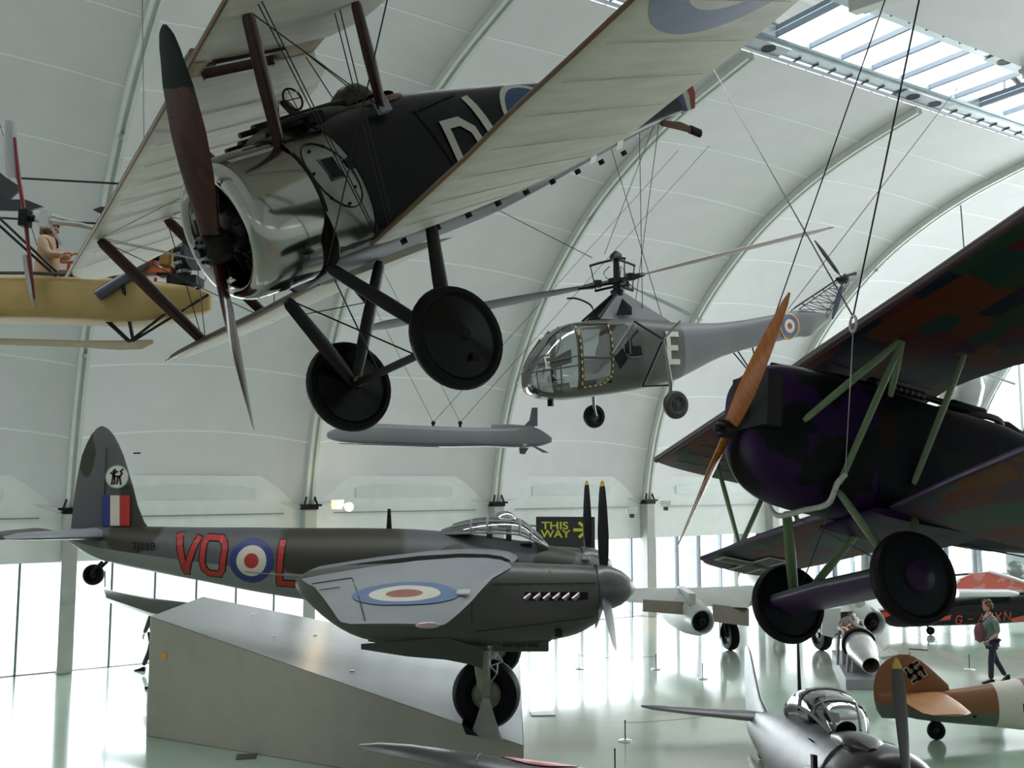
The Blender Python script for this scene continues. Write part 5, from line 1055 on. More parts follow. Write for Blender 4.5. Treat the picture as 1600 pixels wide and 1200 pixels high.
def pad(P, m, nm='propeller_blade'):
    g = G(); R = []
    for (y, a, b) in P:
        pa, pb = gq(a, y, -.52), gq(b, y, -.47); R.append([pa, pa.lerp(pb, .3) + Vector((0, -.05, 0)), pa.lerp(pb, .7) + Vector((0, -.045, 0)), pb, pa.lerp(pb, .5) + Vector((0, .0, 0))])
    g.loft(R); g.build(nm, m, ps)
pad([(210, 37, 51), (225, 36.5, 53), (255, 35, 55), (280, 33.5, 57), (292, 36, 58), (297, 42, 57)], M_SILV)
pad([(412, 64, 73), (430, 66, 76), (455, 71, 80), (475, 77, 82), (490, 82, 84)], M_SILV)
# engine and fittings
g = G(); g.box(gq(150, 438, 0) + Vector((.0, 0, .06)), (.8, .5, .06)); g.box(gq(222, 436) + Vector((0, 0, .07)), (.95, .5, .05)); g.build('engine_bearer', mat('vermilion_frame', (.60, .13, .03), .35), gd, smooth=False)
for px in (118, 140, 165, 190, 215, 232):
    g = G(); g.tube([gq(px, 437, -.25), gq(px + 3, 416, -.25)], .022, 6); g.tube([gq(px, 437, .25), gq(px + 3, 416, .25)], .022, 6); g.build('frame_post', M_ORG, gd)
g = G(); g.tube([gq(110, 416, -.25), gq(238, 414, -.25)], .02, 6); g.build('frame_rail', M_ORG, gd)
g = G(); g.box(gq(225, 412) + Vector((0, 0, 0)), (.34, .3, .26)); g.build('crankcase', M_ORG, gd, smooth=False, bevel=.03)
for k in range(4):
    g = G(); g.lathe([(0, .07), (.02 * 1, .085)] + [(.03 + .02 * i, .085 if i % 2 else .07) for i in range(8)] + [(.2, .03)], gq(205 + k * 14, 408, -.05), (.2, -.2, 1), 10); g.build('cylinder', M_GUN, gd)
g = G(); g.box(gq(262, 401), (.16, .24, .30)); g.build('fuel_tank', mat('ochre_tank', (.33, .20, .03), .4), gd, smooth=False, bevel=.02)
for k in range(9):
    g = G(); g.lathe([(0, .02), (0, .115 - .002 * abs(k - 4) ** 2), (.022, .12 - .002 * abs(k - 4) ** 2), (.045, .115 - .002 * abs(k - 4) ** 2), (.045, .02)], gq(285 + k * .9, 380 + k * 6.4, -.1), (.15, 0, -1), 16); g.build('cooling_coil', mat('grey_white_coil', (.30, .30, .30), .35, .4) if k % 2 else M_BLACK, gd)
g = G(); g.lathe([(0, .02), (0, .2), (.10, .22), (.10, .02)], gq(302, 402, -.1), (1, -.5, 0), 20); fw = g.build('flywheel', M_GUN, gd)
g = G(); g.box(gq(290, 440) + Vector((0, 0, 0)), (.4, .35, .12)); g.box(gq(265, 428) + Vector((0, 0, 0)), (.25, .3, .10)); g.build('engine_sump', M_GUN, gd, smooth=False)
g = G(); g.lathe([(0, .01), (0, .082), (.62, .075), (.8, .045), (.82, .01)], gq(176, 473, -.5), gq(245, 416, -.25) - gq(176, 473, -.5), 18); g.build('silencer', mat('slate_grey_metal', (.10, .11, .13), .4, .5), gd)
g = G(); g.box(gq(120, 432, .1), (.2, .3, .10)); g.build('instrument_box', M_BLACK, gd, smooth=False)
for a, b in (((-60, 436), (-200, 60)), ((60, 437), (-120, 30)), ((215, 441), (160, 0)), ((300, 450), (430, 60))):
    cable(gd, [gq(*a, .3), to_roof(GO + gq(*a, .3), GO + gq(*b, 1.5)) - GO], .006, 'suspension_cable')
# ------------------------------------------------------------------ silver piston fighter at the bottom of the view
KM = pose(3.9821, 10.0003, 1.4449, -1.61458, .16427, -.0359)
ki = thing('fighter', 'bare metal single-seat fighter with framed canopy and tall aerial mast at the bottom', 'aircraft', M=KM)
M_NM = mat('dull_bare_metal', (.24, .235, .24), .42, .5, var=.12, vs=2.5, stretch=(1, 1, 3)); M_NMD = mat('dark_cowl_metal', (.06, .054, .054), .3, .5, var=.1)
KF = [(-1.15, .62, -.62, 1.22), (-1.7, .62, -.66, 1.14), (-2.2, .63, -.68, 1.04), (-3.0, .64, -.64, .96), (-4.2, .66, -.55, .86), (-5.2, .64, -.42, .74), (-6.2, .58, -.26, .54), (-7.2, .52, -.10, .34), (-8.0, .46, .06, .16), (-8.35, .42, .16, .06)]
g = G(); hull(g, KF, e=2.3, n=32, k=2); kf = g.build('fuselage', M_NM, ki)
g = G(); g.lathe([(-1.16, .615), (-.9, .62), (-.55, .60), (-.32, .54), (-.22, .47), (-.18, .40), (-.24, .36), (-.6, .38)], (0, 0, 0), (1, 0, 0), 36); g.build('engine_cowling', M_NMD, ki)
g = G(); g.lathe([(-.5, .36), (-.5, .01)], (0, 0, 0), (1, 0, 0), 24); g.build('engine_face', M_BLACK, ki)
g = G(); g.lathe([(-.2, .24), (0, .23), (.2, .17), (.36, .07), (.42, .01)], (0, 0, 0), (1, 0, 0), 24); g.build('spinner', M_NMD, ki)
for k, a in enumerate((.03, 2.124, 4.22)):
    d = Vector((0, -math.sin(a), math.cos(a))); g = G(); blade(g, (.02, 0, 0), (1, 0, 0), d, 1.52, [(0, .12), (.2, .16), (.5, .20), (.8, .20), (.95, .13), (1, .04)], t0=.12, t1=.93, b0=50, b1=28); bl = g.build('propeller_blade', mat('brown_black_blade', (.03, .026, .024), .35), ki)
    g = G(); blade(g, (.02, 0, 0), (1, 0, 0), d, 1.52, [(0, .12), (.2, .16), (.5, .20), (.8, .20), (.95, .13), (1, .04)], t0=.931, t1=1, b0=50, b1=28); g.build('blade_tip', M_YEL, bl)
g = G(); hull(g, [(-.50, .58, .52, .12), (-.78, .665, .5, .42), (-1.15, .70, .5, .42), (-1.75, .65, .5, .24)], e=2.2, n=16, k=3, yc=-.16); sc2 = g.build('oil_cooler_scoop', M_NMD, ki)
g = G(); g.lathe([(0, .001), (0, .12)], (-1.50, -.16, .685), (-1, 0, .7), 16); g.build('scoop_mouth', M_BLACK, sc2)
for sg in (1, -1):
    g = G(); g.box((-1.28, sg * .60, .10), (.12, .05, .62)); g.build('exhaust_gap', M_BLACK, ki, smooth=False)
    for k in range(3): g = G(); g.tube([(-1.35, sg * .585, .25 - .22 * k), (-1.6, sg * .60, .22 - .22 * k)], .04, 8); g.build('exhaust_stub', M_ENG, ki)
    P = [(-1.28, -2.55, -.42, -.44), (-1.35, -3.4, -.34, -.38)]
    g = G(); wing(g, [((-1.2, sg * .4, -.40), (-3.6, sg * .4, -.44), .32), ((-1.45, sg * 2.2, -.26), (-3.35, sg * 2.2, -.30), .24), ((-1.75, sg * 4.4, -.04), (-3.1, sg * 4.4, -.06), .17), ((-1.95, sg * 5.4, .07), (-2.95, sg * 5.4, .06), .13), ((-2.1, sg * 5.8, .11), (-2.8, sg * 5.8, .10), .09), ((-2.3, sg * 6.05, .13), (-2.6, sg * 6.05, .13), .03)]); wk = g.build('wing', M_NM, ki, ang=50)
    g = G(); R = []
    def wz(u, v): t = (abs(v) - 2.2) / 2.2; return (u, v, lerp(-.26, -.04, t) + lerp(.24, .17, t) * interp([(a, b) for a, b in AF], max(0, min(1, (-1.6 - u) / 1.6)))[0] + .006)
    disc2(g, (-2.4, sg * 3.75), .001, .50, wz, n=32, rings=4); g.build('red_disc', mat('red_roundel', (.55, .03, .02), .45), wk, smooth=False)
    g = G(); g.tube([wz(-1.75 - k * .25, sg * 4.5) for k in range(6)], .006, 4); g.build('panel_gap', M_BLACK, wk)
    g = G(); g.box((-2.2, sg * 5.1, .08), (.16, .06, .05)); g.build('tip_lamp', M_REDM, wk, smooth=False, bevel=.01)
    g = G(); wing(g, [((-7.05, sg * .1, .42), (-8.15, sg * .1, .42), .10), ((-7.35, sg * 1.2, .45), (-8.1, sg * 1.2, .45), .07), ((-7.6, sg * 1.8, .47), (-8.05, sg * 1.8, .47), .05), ((-7.8, sg * 2.0, .48), (-8.0, sg * 2.0, .48), .02)], low=.8); g.build('tailplane', M_NM, ki)
g = G(); wing(g, [((-6.55, 0, .55), (-8.45, 0, .45), .12), ((-7.1, 0, .75), (-8.52, 0, .7), .10), ((-7.55, 0, 1.15), (-8.55, 0, 1.15), .08), ((-7.9, 0, 1.50), (-8.52, 0, 1.50), .05), ((-8.15, 0, 1.62), (-8.45, 0, 1.62), .02)], top=.5, low=.5, nrm=(0, 1, 0)); g.build('fin', M_NM, ki)
KC = [(-1.95, .66, .55, .44), (-2.15, .86, .56, .58), (-2.45, 1.02, .58, .68), (-2.9, 1.09, .6, .72), (-3.4, 1.08, .6, .70), (-3.9, .97, .6, .60), (-4.4, .78, .6, .42), (-4.75, .66, .58, .2)]
st = _cm(KC, 3); n = 20; rings = [ring(*r, e=2.4, n=n) for r in st]
g = G(); g.loft([r[:n // 2 + 1] for r in rings], cap=False, closed=False); kc = g.build('canopy', glass('fighter_canopy', (.85, .88, .88), .74), ki)
g = G()
for i, w_ in ((5, .02), (9, .028), (16, .018)): g.tube(rings[i][:n // 2 + 1], w_, 5)
for j in (0, n // 2): g.tube([r[j] for r in rings], .022, 5)
for j in (3, 7): g.tube([r[j] for r in rings[:6]], .020, 5)
g.build('canopy_frame', M_NM, kc)
g = G(); g.box((-3.3, 0, .72), (.5, .42, .12)); g.box((-3.6, 0, .86), (.08, .36, .3)); g.build('seat', mat('dark_seat', (.03, .035, .03), .6), ki, smooth=False, bevel=.02)
g = G(); g.tube([(-4.35, 0, .72), (-4.35, 0, 1.92)], [.035, .014], 6, sx=1.6, flat=(1, 0, 0)); g.tube([(-4.35, 0, 1.88), (-4.2, 0, 1.9)], .008, 4); g.build('aerial_mast', M_BLACK, ki)
for k in range(3): g = G(); g.box((-2.15 - .05 * k, -.36, .47), (.012, .14, .012), Matrix.Rotation(-.6, 3, 'X')); g.build('cowl_louvre', M_BLACK, kf, smooth=False)
for sg in (1, -1):
    g = G(); g.tube([(-1.7, sg * 1.9, -.4), (-1.45, sg * 1.9, -1.55)], .05, 8); g.build('undercarriage_leg', M_NMD, ki)
KI_ = KM.to_3x3()
for sg in (1, -1):
    z = -1.4449; c = KM @ Vector((-1.4, sg * 1.9, -.3)); c = KM.inverted() @ Vector((c.x, c.y, .36)); wheel(ki, c, (0, 1, 0), .35, .18, M_TYRE, M_NMD, name='tyre')
    g = G(); g.tube([(-1.6, sg * 1.9, -.4), c], .045, 8); g.build('undercarriage_leg', M_NMD, ki)
c = KM @ Vector((-7.2, 0, 0)); c = KM.inverted() @ Vector((c.x, c.y, .15)); wheel(ki, c, (0, 1, 0), .14, .08, M_TYRE, M_NMD, name='tyre'); g = G(); g.tube([(-7.1, 0, .1), c], .03, 6); g.build('tailwheel_leg', M_NMD, ki)
# ------------------------------------------------------------------ desert-brown fighter tail
BO = atz(1463, 1156); BY = BO.y; bf = thing('fighter', 'desert-brown fighter with white fuselage band seen tail first at the lower right', 'aircraft', BO)
def bq(px, py, y=0): return at(px, py, BY) + Vector((0, y, 0)) - BO
M_SAND = mat('desert_brown_paint', (.20, .075, .025), .45, var=.08, vs=1.5); M_SANDL = mat('light_sand_paint', (.42, .20, .09), .42, var=.08); M_BFG = mat('dull_blue_green', (.09, .115, .09), .45, var=.08)
rows = [(1372, 1083, 1106, .06), (1400, 1080, 1116, .16), (1432, 1080, 1124, .26), (1490, 1077, 1130, .42), (1550, 1068, 1135, .56), (1600, 1060, 1140, .66), (1680, 1045, 1150, .78), (1760, 1030, 1158, .84), (1900, 1020, 1160, .86), (2060, 1030, 1150, .7), (2100, 1045, 1135, .5)]
g = G(); st = _cm([(bq(p, 1095).x, bq(0, t).z, bq(0, b).z, w_) for p, t, b, w_ in rows], 2); rings = [ring(*r, e=2.2, n=28) for r in st]; V = [p for r in rings for p in r]; A, B, D = [], [], []
for i in range(len(rings) - 1):
    for j in range(28):
        k = (j + 1) % 28; f = (i * 28 + j, i * 28 + k, (i + 1) * 28 + k, (i + 1) * 28 + j); c = sum((V[q] for q in f), Vector()) / 4
        (B if c.z < lerp(st[i][2], st[i][1], .38) else A).append(f)
g.add(V, A, 0); 
for f in B: g.f.append(f); g.m.append(1)
bfu = g.build('fuselage', [M_SAND, M_BFG], bf)
stb = [tuple(r) for r in st]
def bs(x, z, off=.006):
    top, bot, w_ = interp(stb, x); zc, h = (top + bot) / 2, (top - bot) / 2; q = max(.02, 1 - min(.99, abs((z - zc) / h)) ** 2.2); return (x, -(w_ / 2 * q ** (1 / 2.2) + off), z)
g = G(); n = 28; RR = []
for x in [lerp(bq(1549, 1095).x, bq(1592, 1095).x, i / 4) for i in range(5)]:
    top, bot, w_ = interp(stb, x); RR.append(ring(x, top + .006, bot - .006, w_ + .012, e=2.2, n=28))
g.loft(RR, cap=False); g.build('white_band', mat('off_white_band', (.62, .58, .50), .5, var=.05), bfu)
c = bq(1612, 1100); g = G(); strokes(g, [[(c.x - .25, c.z), (c.x + .25, c.z)], [(c.x, c.z - .25), (c.x, c.z + .25)]], .16, lambda u, v: bs(u, v, .012)); g.build('cross', M_BLACK, bfu, smooth=False)
for px, py, r in ((1514, 1115, .03),): a = bq(px, py); g = G(); disc2(g, (a.x, a.z), .001, r, lambda u, v: bs(u, v, .01), n=14, rings=1); g.build('filler_cap', M_BLACK, bfu, smooth=False)
FR = [(1122, 1378, 1440), (1110, 1370, 1450), (1095, 1366, 1462), (1083, 1365, 1485), (1070, 1365, 1482), (1055, 1368, 1466), (1042, 1374, 1452), (1032, 1384, 1440), (1025, 1396, 1428), (1022, 1406, 1418)]
def bfin(f0, f1, lo, hi, th=.10):
    g = G(); secs = []
    for y, a, b in FR:
        if not (lo <= y <= hi): continue
        xa, xb = bq(a, y).x, bq(b, y).x; secs.append(((lerp(xb, xa, f0), 0, bq(0, y).z), (lerp(xb, xa, f1), 0, bq(0, y).z), th * (1 - .6 * f0)))
    return wing(g, secs, top=.5, low=.5, nrm=(0, 1, 0))
bfin(0, 1, 1000, 1096).build('fin', M_SAND, bf)
bfin(.5, 1, 1094, 1130, .12).build('rudder_foot', M_BFG, bf)
fc = bq(1428, 1049); ca, sa = math.cos(math.radians(-57)), math.sin(math.radians(-57)); a_ = .125
def rt(u, v): return (fc.x + u * ca - v * sa, fc.z + u * sa + v * ca)
HK = [[(-a_, 0), (a_, 0)], [(0, -a_), (0, a_)], [(0, a_), (a_, a_)], [(a_, 0), (a_, -a_)], [(0, -a_), (-a_, -a_)], [(-a_, 0), (-a_, a_)]]
for nm, wd, m, o_ in (('tail_marking_edge', .086, M_CREAM, .062), ('tail_marking', .062, M_BLK2, .066)):
    g = G(); strokes(g, [[rt(*p) for p in l] for l in HK], wd, lambda u, v: (u, -o_, v)); g.build(nm, m, bf, smooth=False)
zt = bq(0, 1090).z
for sg in (-1, 1):
    fx = .38 if sg > 0 else 0
    g = G(); wing(g, [((bq(1478, 1095).x, sg * .1, zt + .03), (bq(1400, 1095).x + fx, sg * .1, zt + .03), .10), ((bq(1472, 1095).x, sg * .8, zt + .04), (bq(1394, 1095).x + fx, sg * .8, zt + .04), .08), ((bq(1462, 1095).x + fx * .5, sg * 1.4, zt + .05), (bq(1392, 1095).x + fx, sg * 1.4, zt + .05), .05), ((bq(1448, 1095).x + fx, sg * 1.55, zt + .05), (bq(1402, 1095).x + fx * .9, sg * 1.55, zt + .05), .02)], low=.8); g.build('tailplane', M_SANDL, bf)
w_ = bq(1463, 1144); wheel(bf, (w_.x, 0, .17), (0, 1, 0), .17, .11, M_TYRE, M_ENG, hub=.4, name='tyre'); g = G(); g.tube([(w_.x, .0, .17), (w_.x - .05, .07, .3), (w_.x + .02, 0, .52)], .028, 6); g.build('tailwheel_leg', M_ENG, bf)
g = G(); g.tube([bq(1422, 1024), bq(1420, 1014), bq(1450, 1016)], .010, 4); g.build('aerial_wire', M_BLACK, bf)
for sg in (1, -1): wheel(bf, (bq(1960, 1095).x, sg * .9, .32), (0, 1, 0), .32, .16, M_TYRE, M_ENG, name='tyre'); g = G(); g.tube([(bq(1960, 1095).x, sg * .9, .32), (bq(1940, 1095).x, sg * .3, bq(0, 1150).z + .1)], .05, 8); g.build('undercarriage_leg', M_ENG, bf)
# ------------------------------------------------------------------ twin jet seen from behind
JO = atz(1210, 1016); JO.z = 0; jt = thing('jet', 'pale grey twin-engined jet with drooped brown flaps seen from behind beyond the hanging biplane', 'aircraft', JO)
def jq(px, py, Y=27.6): return at(px, py, Y) - JO
M_JG = mat('pale_jet_grey', (.46, .48, .45), .35, var=.10, vs=1.2); M_JB = mat('brown_flap', (.135, .105, .075), .5, var=.1)
c0, c1 = jq(1168, 905, 30.8), jq(1262, 938, 25.2); ax = (c1 - c0)
g = G(); R = []
for t, r in ((0, .04), (.03, .26), (.1, .45), (.25, .60), (.5, .66), (.75, .56), (.92, .36), (1.05, .2), (1.2, .05)): R.append((t * ax.length, r))
g.lathe(R, c0, ax, 28); jf = g.build('fuselage', M_JG, jt)
g = G(); g.lathe([(ax.length * t, .665 if abs(t - .5) < .2 else .6) for t in (.28, .282)], c0, ax, 28); g.build('panel_band', M_GRYD, jf)
g = G(); wing(g, [(jq(1300, 925, 27.5), jq(1298, 958, 25.6), .3), (jq(1380, 935, 28.8), jq(1368, 952, 27), .2), (jq(1440, 932, 29.4), jq(1432, 942, 28.4), .1)]); g.build('wing', [M_JG, M_JB], jt)
g = G(); wing(g, [(jq(1195, 925, 28.6), jq(1168, 950, 26.4), .3), (jq(1090, 927, 28.3), jq(1075, 946, 26.8), .24), (jq(990, 924, 27.8), jq(985, 941, 26.9), .15), (jq(935, 921, 27.6), jq(932, 930, 27), .05)]); g.build('wing', [M_JG, M_JG], jt)
for P in ([(1005, 937), (1071, 941), (1069, 960), (1004, 955)], [(1113, 944), (1170, 951), (1170, 978), (1114, 971)], [(1312, 948), (1348, 951), (1343, 982), (1312, 978)]):
    g = G(); g.poly([jq(x, y, 26.2 + (.35 if y < 952 else 0)) for x, y in P], .06, (0, 1, .2)); g.build('flap', M_JB, jt, smooth=False)
for px, py in ((1098, 972), (1366, 974)):
    e = jq(px, py, 25.9); a2 = Vector((-.18, 1, .05)).normalized(); g = G(); g.lathe([(0, .33), (.3, .42), (.9, .50), (1.8, .50), (2.6, .42), (3.0, .36), (2.9, .28)], e, a2, 28); g.lathe([(0, .33), (.02, .29), (.5, .27)], e, a2, 24); en = g.build('engine_nacelle', M_JG, jt)
    g = G(); g.lathe([(.25, .28), (.25, .01)], e, a2, 24); g.lathe([(.02, .10), (-.0, .03), (.3, .12)], e, a2, 14); g.build('jet_pipe', M_BLACK, en)
    g = G(); g.box(e + a2 * 1.2 + Vector((0, 0, .5)), (.18, 1.8, .3)); g.build('pylon', M_JG, en, smooth=False)
for px, sx in ((1141, 1), (1284, -1)):
    w0 = atz(px, 1016); wl = Vector((w0.x, w0.y, .42)) - JO; wheel(jt, wl, (1, .2, 0), .42, .28, M_TYRE, M_NMD, hub=.5, name='tyre'); g = G(); g.tube([wl + Vector((-sx * .1, 0, 0)), Vector((wl.x - sx * .25, wl.y, 1.4))], [.05, .07], 8); g.build('undercarriage_leg', M_NMD, jt)
    g = G(); dx = -.30 * sx; g.poly([wl + Vector((dx, -.1, -.1)), wl + Vector((dx, -.1, .8)), wl + Vector((dx * .7, .4, .8)), wl + Vector((dx * .7, .4, -.1))], .03, (1, .2, 0)); g.build('wheel_door', M_JG, jt, smooth=False)
g = G(); g.poly([jq(1284, 952, 25.4), jq(1313, 950, 25.6), jq(1313, 999, 25.6), jq(1284, 992, 25.4)], .04, (0, 1, 0)); g.build('wheel_door', M_JG, jt, smooth=False)
wheel(jt, jq(1190, 0, 29.8) * 1 + Vector((0, 0, -jq(1190, 0, 29.8).z + .3)), (1, .2, 0), .3, .2, M_TYRE, M_NMD, name='tyre'); q_ = jq(1190, 0, 29.8); g = G(); g.tube([(q_.x, q_.y, .3), (q_.x, q_.y, 1.4)], .05, 6); g.build('nose_leg', M_NMD, jt)
# ------------------------------------------------------------------ jet engine on its trolley
EO = atz(1338, 1062); et = thing('jet_engine_exhibit', 'silver jet engine with exposed pipework on a low grey trolley', 'engine', EO)
a, b = at(1326, 978, 24.6) - EO, at(1361, 1040, 22.6) - EO; ax = b - a; L_ = ax.length
M_SLV = mat('brushed_steel', (.55, .54, .52), .28, .75, var=.10, vs=4); M_CASE = mat('bronze_grey_casting', (.16, .13, .11), .45, .5, var=.4, vs=9)
g = G(); g.lathe([(L_ * .46, .30), (L_ * .50, .34), (L_ * .66, .35), (L_ * .8, .29), (L_ * 1.0, .20), (L_ * 1.0, .185), (L_ * .7, .2)], a, ax, 28); g.build('exhaust_cone', M_SLV, et)
g = G(); g.lathe([(L_ * .8, .19), (L_ * .8, .08), (L_ * .93, .02)], a, ax, 20); g.build('bullet', M_ENG, et)
g = G(); g.lathe([(0, .01), (0, .26), (L_ * .05, .30), (L_ * .2, .26), (L_ * .3, .29), (L_ * .46, .30)], a, ax, 24); co = g.build('compressor_case', M_CASE, et)
g = G(); g.lathe([(L_ * .44, .30), (L_ * .44, .40), (L_ * .48, .40), (L_ * .48, .30)], a, ax, 28); g.build('mounting_ring', M_BLACK, et)
M_ = ax.normalized(); s1 = M_.cross(Vector((0, 0, 1))).normalized(); s2 = s1.cross(M_)
for k in range(26):
    t = random.uniform(.04, .42); an = random.uniform(0, 6.28); p = a + ax * t + (s1 * math.cos(an) + s2 * math.sin(an)) * .30; g = G(); q = p + Vector((random.uniform(-.1, .1), random.uniform(-.25, .25), random.uniform(-.08, .12)))
    g.tube(catmull([p, (p + q) / 2 + s2 * .05, q], 3), random.choice((.012, .02, .03)), 6); g.build('pipe', random.choice((M_SLV, M_CASE, M_ENG, mat('copper_pipe', (.35, .16, .09), .35, .8))), co)
def eq(px, py, Y): return at(px, py, Y) - EO
g = G(); g.poly([eq(1327, 964, 24.8) + s1 * 0, eq(1341, 965, 24.8), eq(1384, 1024, 22.9), eq(1372, 1024, 22.9)], .03, (0, .3, 1)); g.build('cowl_panel', M_SLV, et, smooth=False)
g = G(); g.poly([eq(1390, 1013, 22.9), eq(1405, 1022, 22.6), eq(1380, 1030, 22.6), eq(1372, 1026, 22.6)], .03, (0, .3, 1)); g.build('cowl_panel', M_SLV, et, smooth=False)
P = [atz(1300, 1030), atz(1322, 1078), atz(1392, 1078), atz(1362, 1030)]; g = G(); h = .24
g.add([p - EO for p in P] + [p - EO + Vector((0, 0, h)) for p in P], [(3, 2, 1, 0), (4, 5, 6, 7), (0, 1, 5, 4), (1, 2, 6, 5), (2, 3, 7, 6), (3, 0, 4, 7)]); g.build('trolley_base', mat('trolley_grey', (.28, .28, .30), .45, var=.06), et, smooth=False, bevel=.01)
for t, o_ in ((.12, .2), (.62, .25)):
    p = a + ax * t
    for sd in (-1, 1):
        g = G(); g.tube([p + s1 * (.3 * sd), Vector((p.x + s1.x * .36 * sd, p.y + s1.y * .36 * sd, .22))], .035, 6, sx=1.6, flat=(0, 1, 0)); g.build('cradle_leg', mat('maroon_grey_steel', (.16, .13, .14), .5), et)
    g = G(); g.box(Vector((p.x, p.y, (p.z - .28) / 2 + .12)), (.5, .06, max(.1, p.z - .42))); g.build('cradle', mat('trolley_grey', (.28, .28, .30), .45), et, smooth=False)
# ------------------------------------------------------------------ red and black racing monoplane
GY = 30.4; GM = at(1412, 990, GY); GM.z = 0; mg = thing('racing_monoplane', 'glossy black and orange-red racing monoplane with registration letters along its side', 'aircraft', GM)
def rq(px, py, y=0): return at(px, py, GY) + Vector((0, y, 0)) - GM
M_GB = mat('gloss_black', (.003, .002, .004), .15, spec=.35); M_GR = mat('gloss_orange_red', (.62, .045, .012), .15, coat=.8, var=.05); M_GW = mat('gloss_white', (.72, .72, .74), .15, coat=.5, var=.02)
rows = [(1374, 954, 966, .06), (1390, 950, 978, .3), (1412, 947, 980, .45), (1450, 940, 978, .6), (1490, 934, 977, .75), (1540, 929, 975, .85), (1600, 922, 972, .9), (1700, 912, 966, .9), (1790, 915, 962, .7), (1830, 928, 955, .3)]
g = G(); hull(g, [(rq(p, 950).x, rq(0, t).z, rq(0, b).z, w_) for p, t, b, w_ in rows], e=2.4, n=24, k=2); gf = g.build('fuselage', M_GB, mg)
sg_ = _cm([(rq(p, 950).x, rq(0, t).z, rq(0, b).z, w_) for p, t, b, w_ in rows], 2); sg_ = [tuple(r) for r in sg_]
def gs(x, z, off=.01):
    top, bot, w_ = interp(sg_, x); zc, h = (top + bot) / 2, (top - bot) / 2; q = max(.02, 1 - min(.98, abs((z - zc) / h)) ** 2.4); return (x, -(w_ / 2 * q ** (1 / 2.4) + off), z)
def gband(P, m, nm):
    g = G(); N = 10
    top = [(lerp(P[0][0], P[1][0], i / N), lerp(P[0][1], P[1][1], i / N)) for i in range(N + 1)]; bot = [(lerp(P[3][0], P[2][0], i / N), lerp(P[3][1], P[2][1], i / N)) for i in range(N + 1)]
    V = []
    for j in range(5): V += [gs(rq(lerp(t[0], b[0], j / 4), 955).x, rq(0, lerp(t[1], b[1], j / 4)).z) for t, b in zip(top, bot)]
    g.add(V, [(j * (N + 1) + i, j * (N + 1) + i + 1, (j + 1) * (N + 1) + i + 1, (j + 1) * (N + 1) + i) for j in range(4) for i in range(N)]); g.build(nm, m, gf)
gband([(1376, 956), (1398, 955), (1380, 965), (1377, 964)], M_GR, 'red_flash'); gband([(1568, 964), (1640, 944), (1700, 958), (1574, 970)], M_GR, 'red_flash'); gband([(1462, 963), (1478, 958), (1476, 966), (1450, 969)], M_GR, 'red_flash')
LT = {'G': [[(1, .85), (.75, 1), (.25, 1), (0, .75), (0, .25), (.25, 0), (.75, 0), (1, .25), (1, .48), (.6, .48)]], '-': [[(0, .5), (1, .5)]], 'A': [[(0, 0), (.5, 1), (1, 0)], [(.2, .35), (.8, .35)]], 'E': [[(1, 1), (0, 1), (0, 0), (1, 0)], [(0, .5), (.8, .5)]], 'X': [[(0, 0), (1, 1)], [(0, 1), (1, 0)]], 'N': [[(0, 0), (0, 1), (1, 0), (1, 1)]]}
for ch, px in zip('G-AEXN', (1485, 1503, 1519, 1531, 1544, 1558)):
    g = G(); wx = .17 if ch != '-' else .13; x0 = rq(px, 950).x; z0 = rq(0, 972 - (px - 1485) * .085).z
    strokes(g, [[(x0 + u * wx, z0 + v * .24) for u, v in l] for l in LT[ch]], .035, lambda u, v: gs(u, v, .02)); g.build('letter', M_GR, gf, smooth=False)
g = G(); R_ = [rq(x, y, -.25) for x, y in ((1478, 921), (1492, 904), (1515, 894), (1538, 892), (1575, 902), (1604, 913), (1604, 921))]; g.poly(R_, .08, (0, 1, 0)); g.build('fin', mat('salmon_red_panel', (.62, .12, .08), .2, coat=.6, c2=(.60, .26, .22), vs=2.2), mg, smooth=False)
g = G(); g.tube([p + Vector((0, -.05, .01)) for p in R_[3:6]], .045, 6); g.tube([p + Vector((0, -.05, 0)) for p in R_[:2]], .04, 6); g.build('white_edge', M_GW, mg)
g = G(); zt = rq(0, 925).z; wing(g, [((rq(1500, 950).x, -.4, zt), (rq(1480, 950).x, -.1, zt), .12)] * 0 + [(rq(1478, 921, -.9), rq(1478, 921, -.2), .10), (rq(1555, 921, -.9), rq(1555, 921, -.2), .09), (rq(1572, 923, -.8), rq(1572, 923, -.3), .04)], low=1.6); g.build('tailplane', M_GW, mg)
w_ = rq(1412, 0); wheel(mg, (w_.x, 0, .13), (0, 1, 0), .13, .08, M_TYRE, M_ENG, hub=.4, name='tyre'); g = G(); g.tube([(w_.x, 0, .13), (w_.x - .12, 0, rq(0, 978).z + .05)], .03, 6); g.build('tailwheel_leg', M_ENG, mg)
for sd in (-.7, .7): wheel(mg, (rq(1750, 950).x, sd, .25), (0, 1, 0), .25, .14, M_TYRE, M_ENG, name='tyre'); g = G(); g.tube([(rq(1750, 950).x, sd, .25), (rq(1750, 950).x, sd * .5, rq(0, 960).z + .1)], .06, 8, sx=2, flat=(1, 0, 0)); g.build('wheel_strut', M_GR, mg)
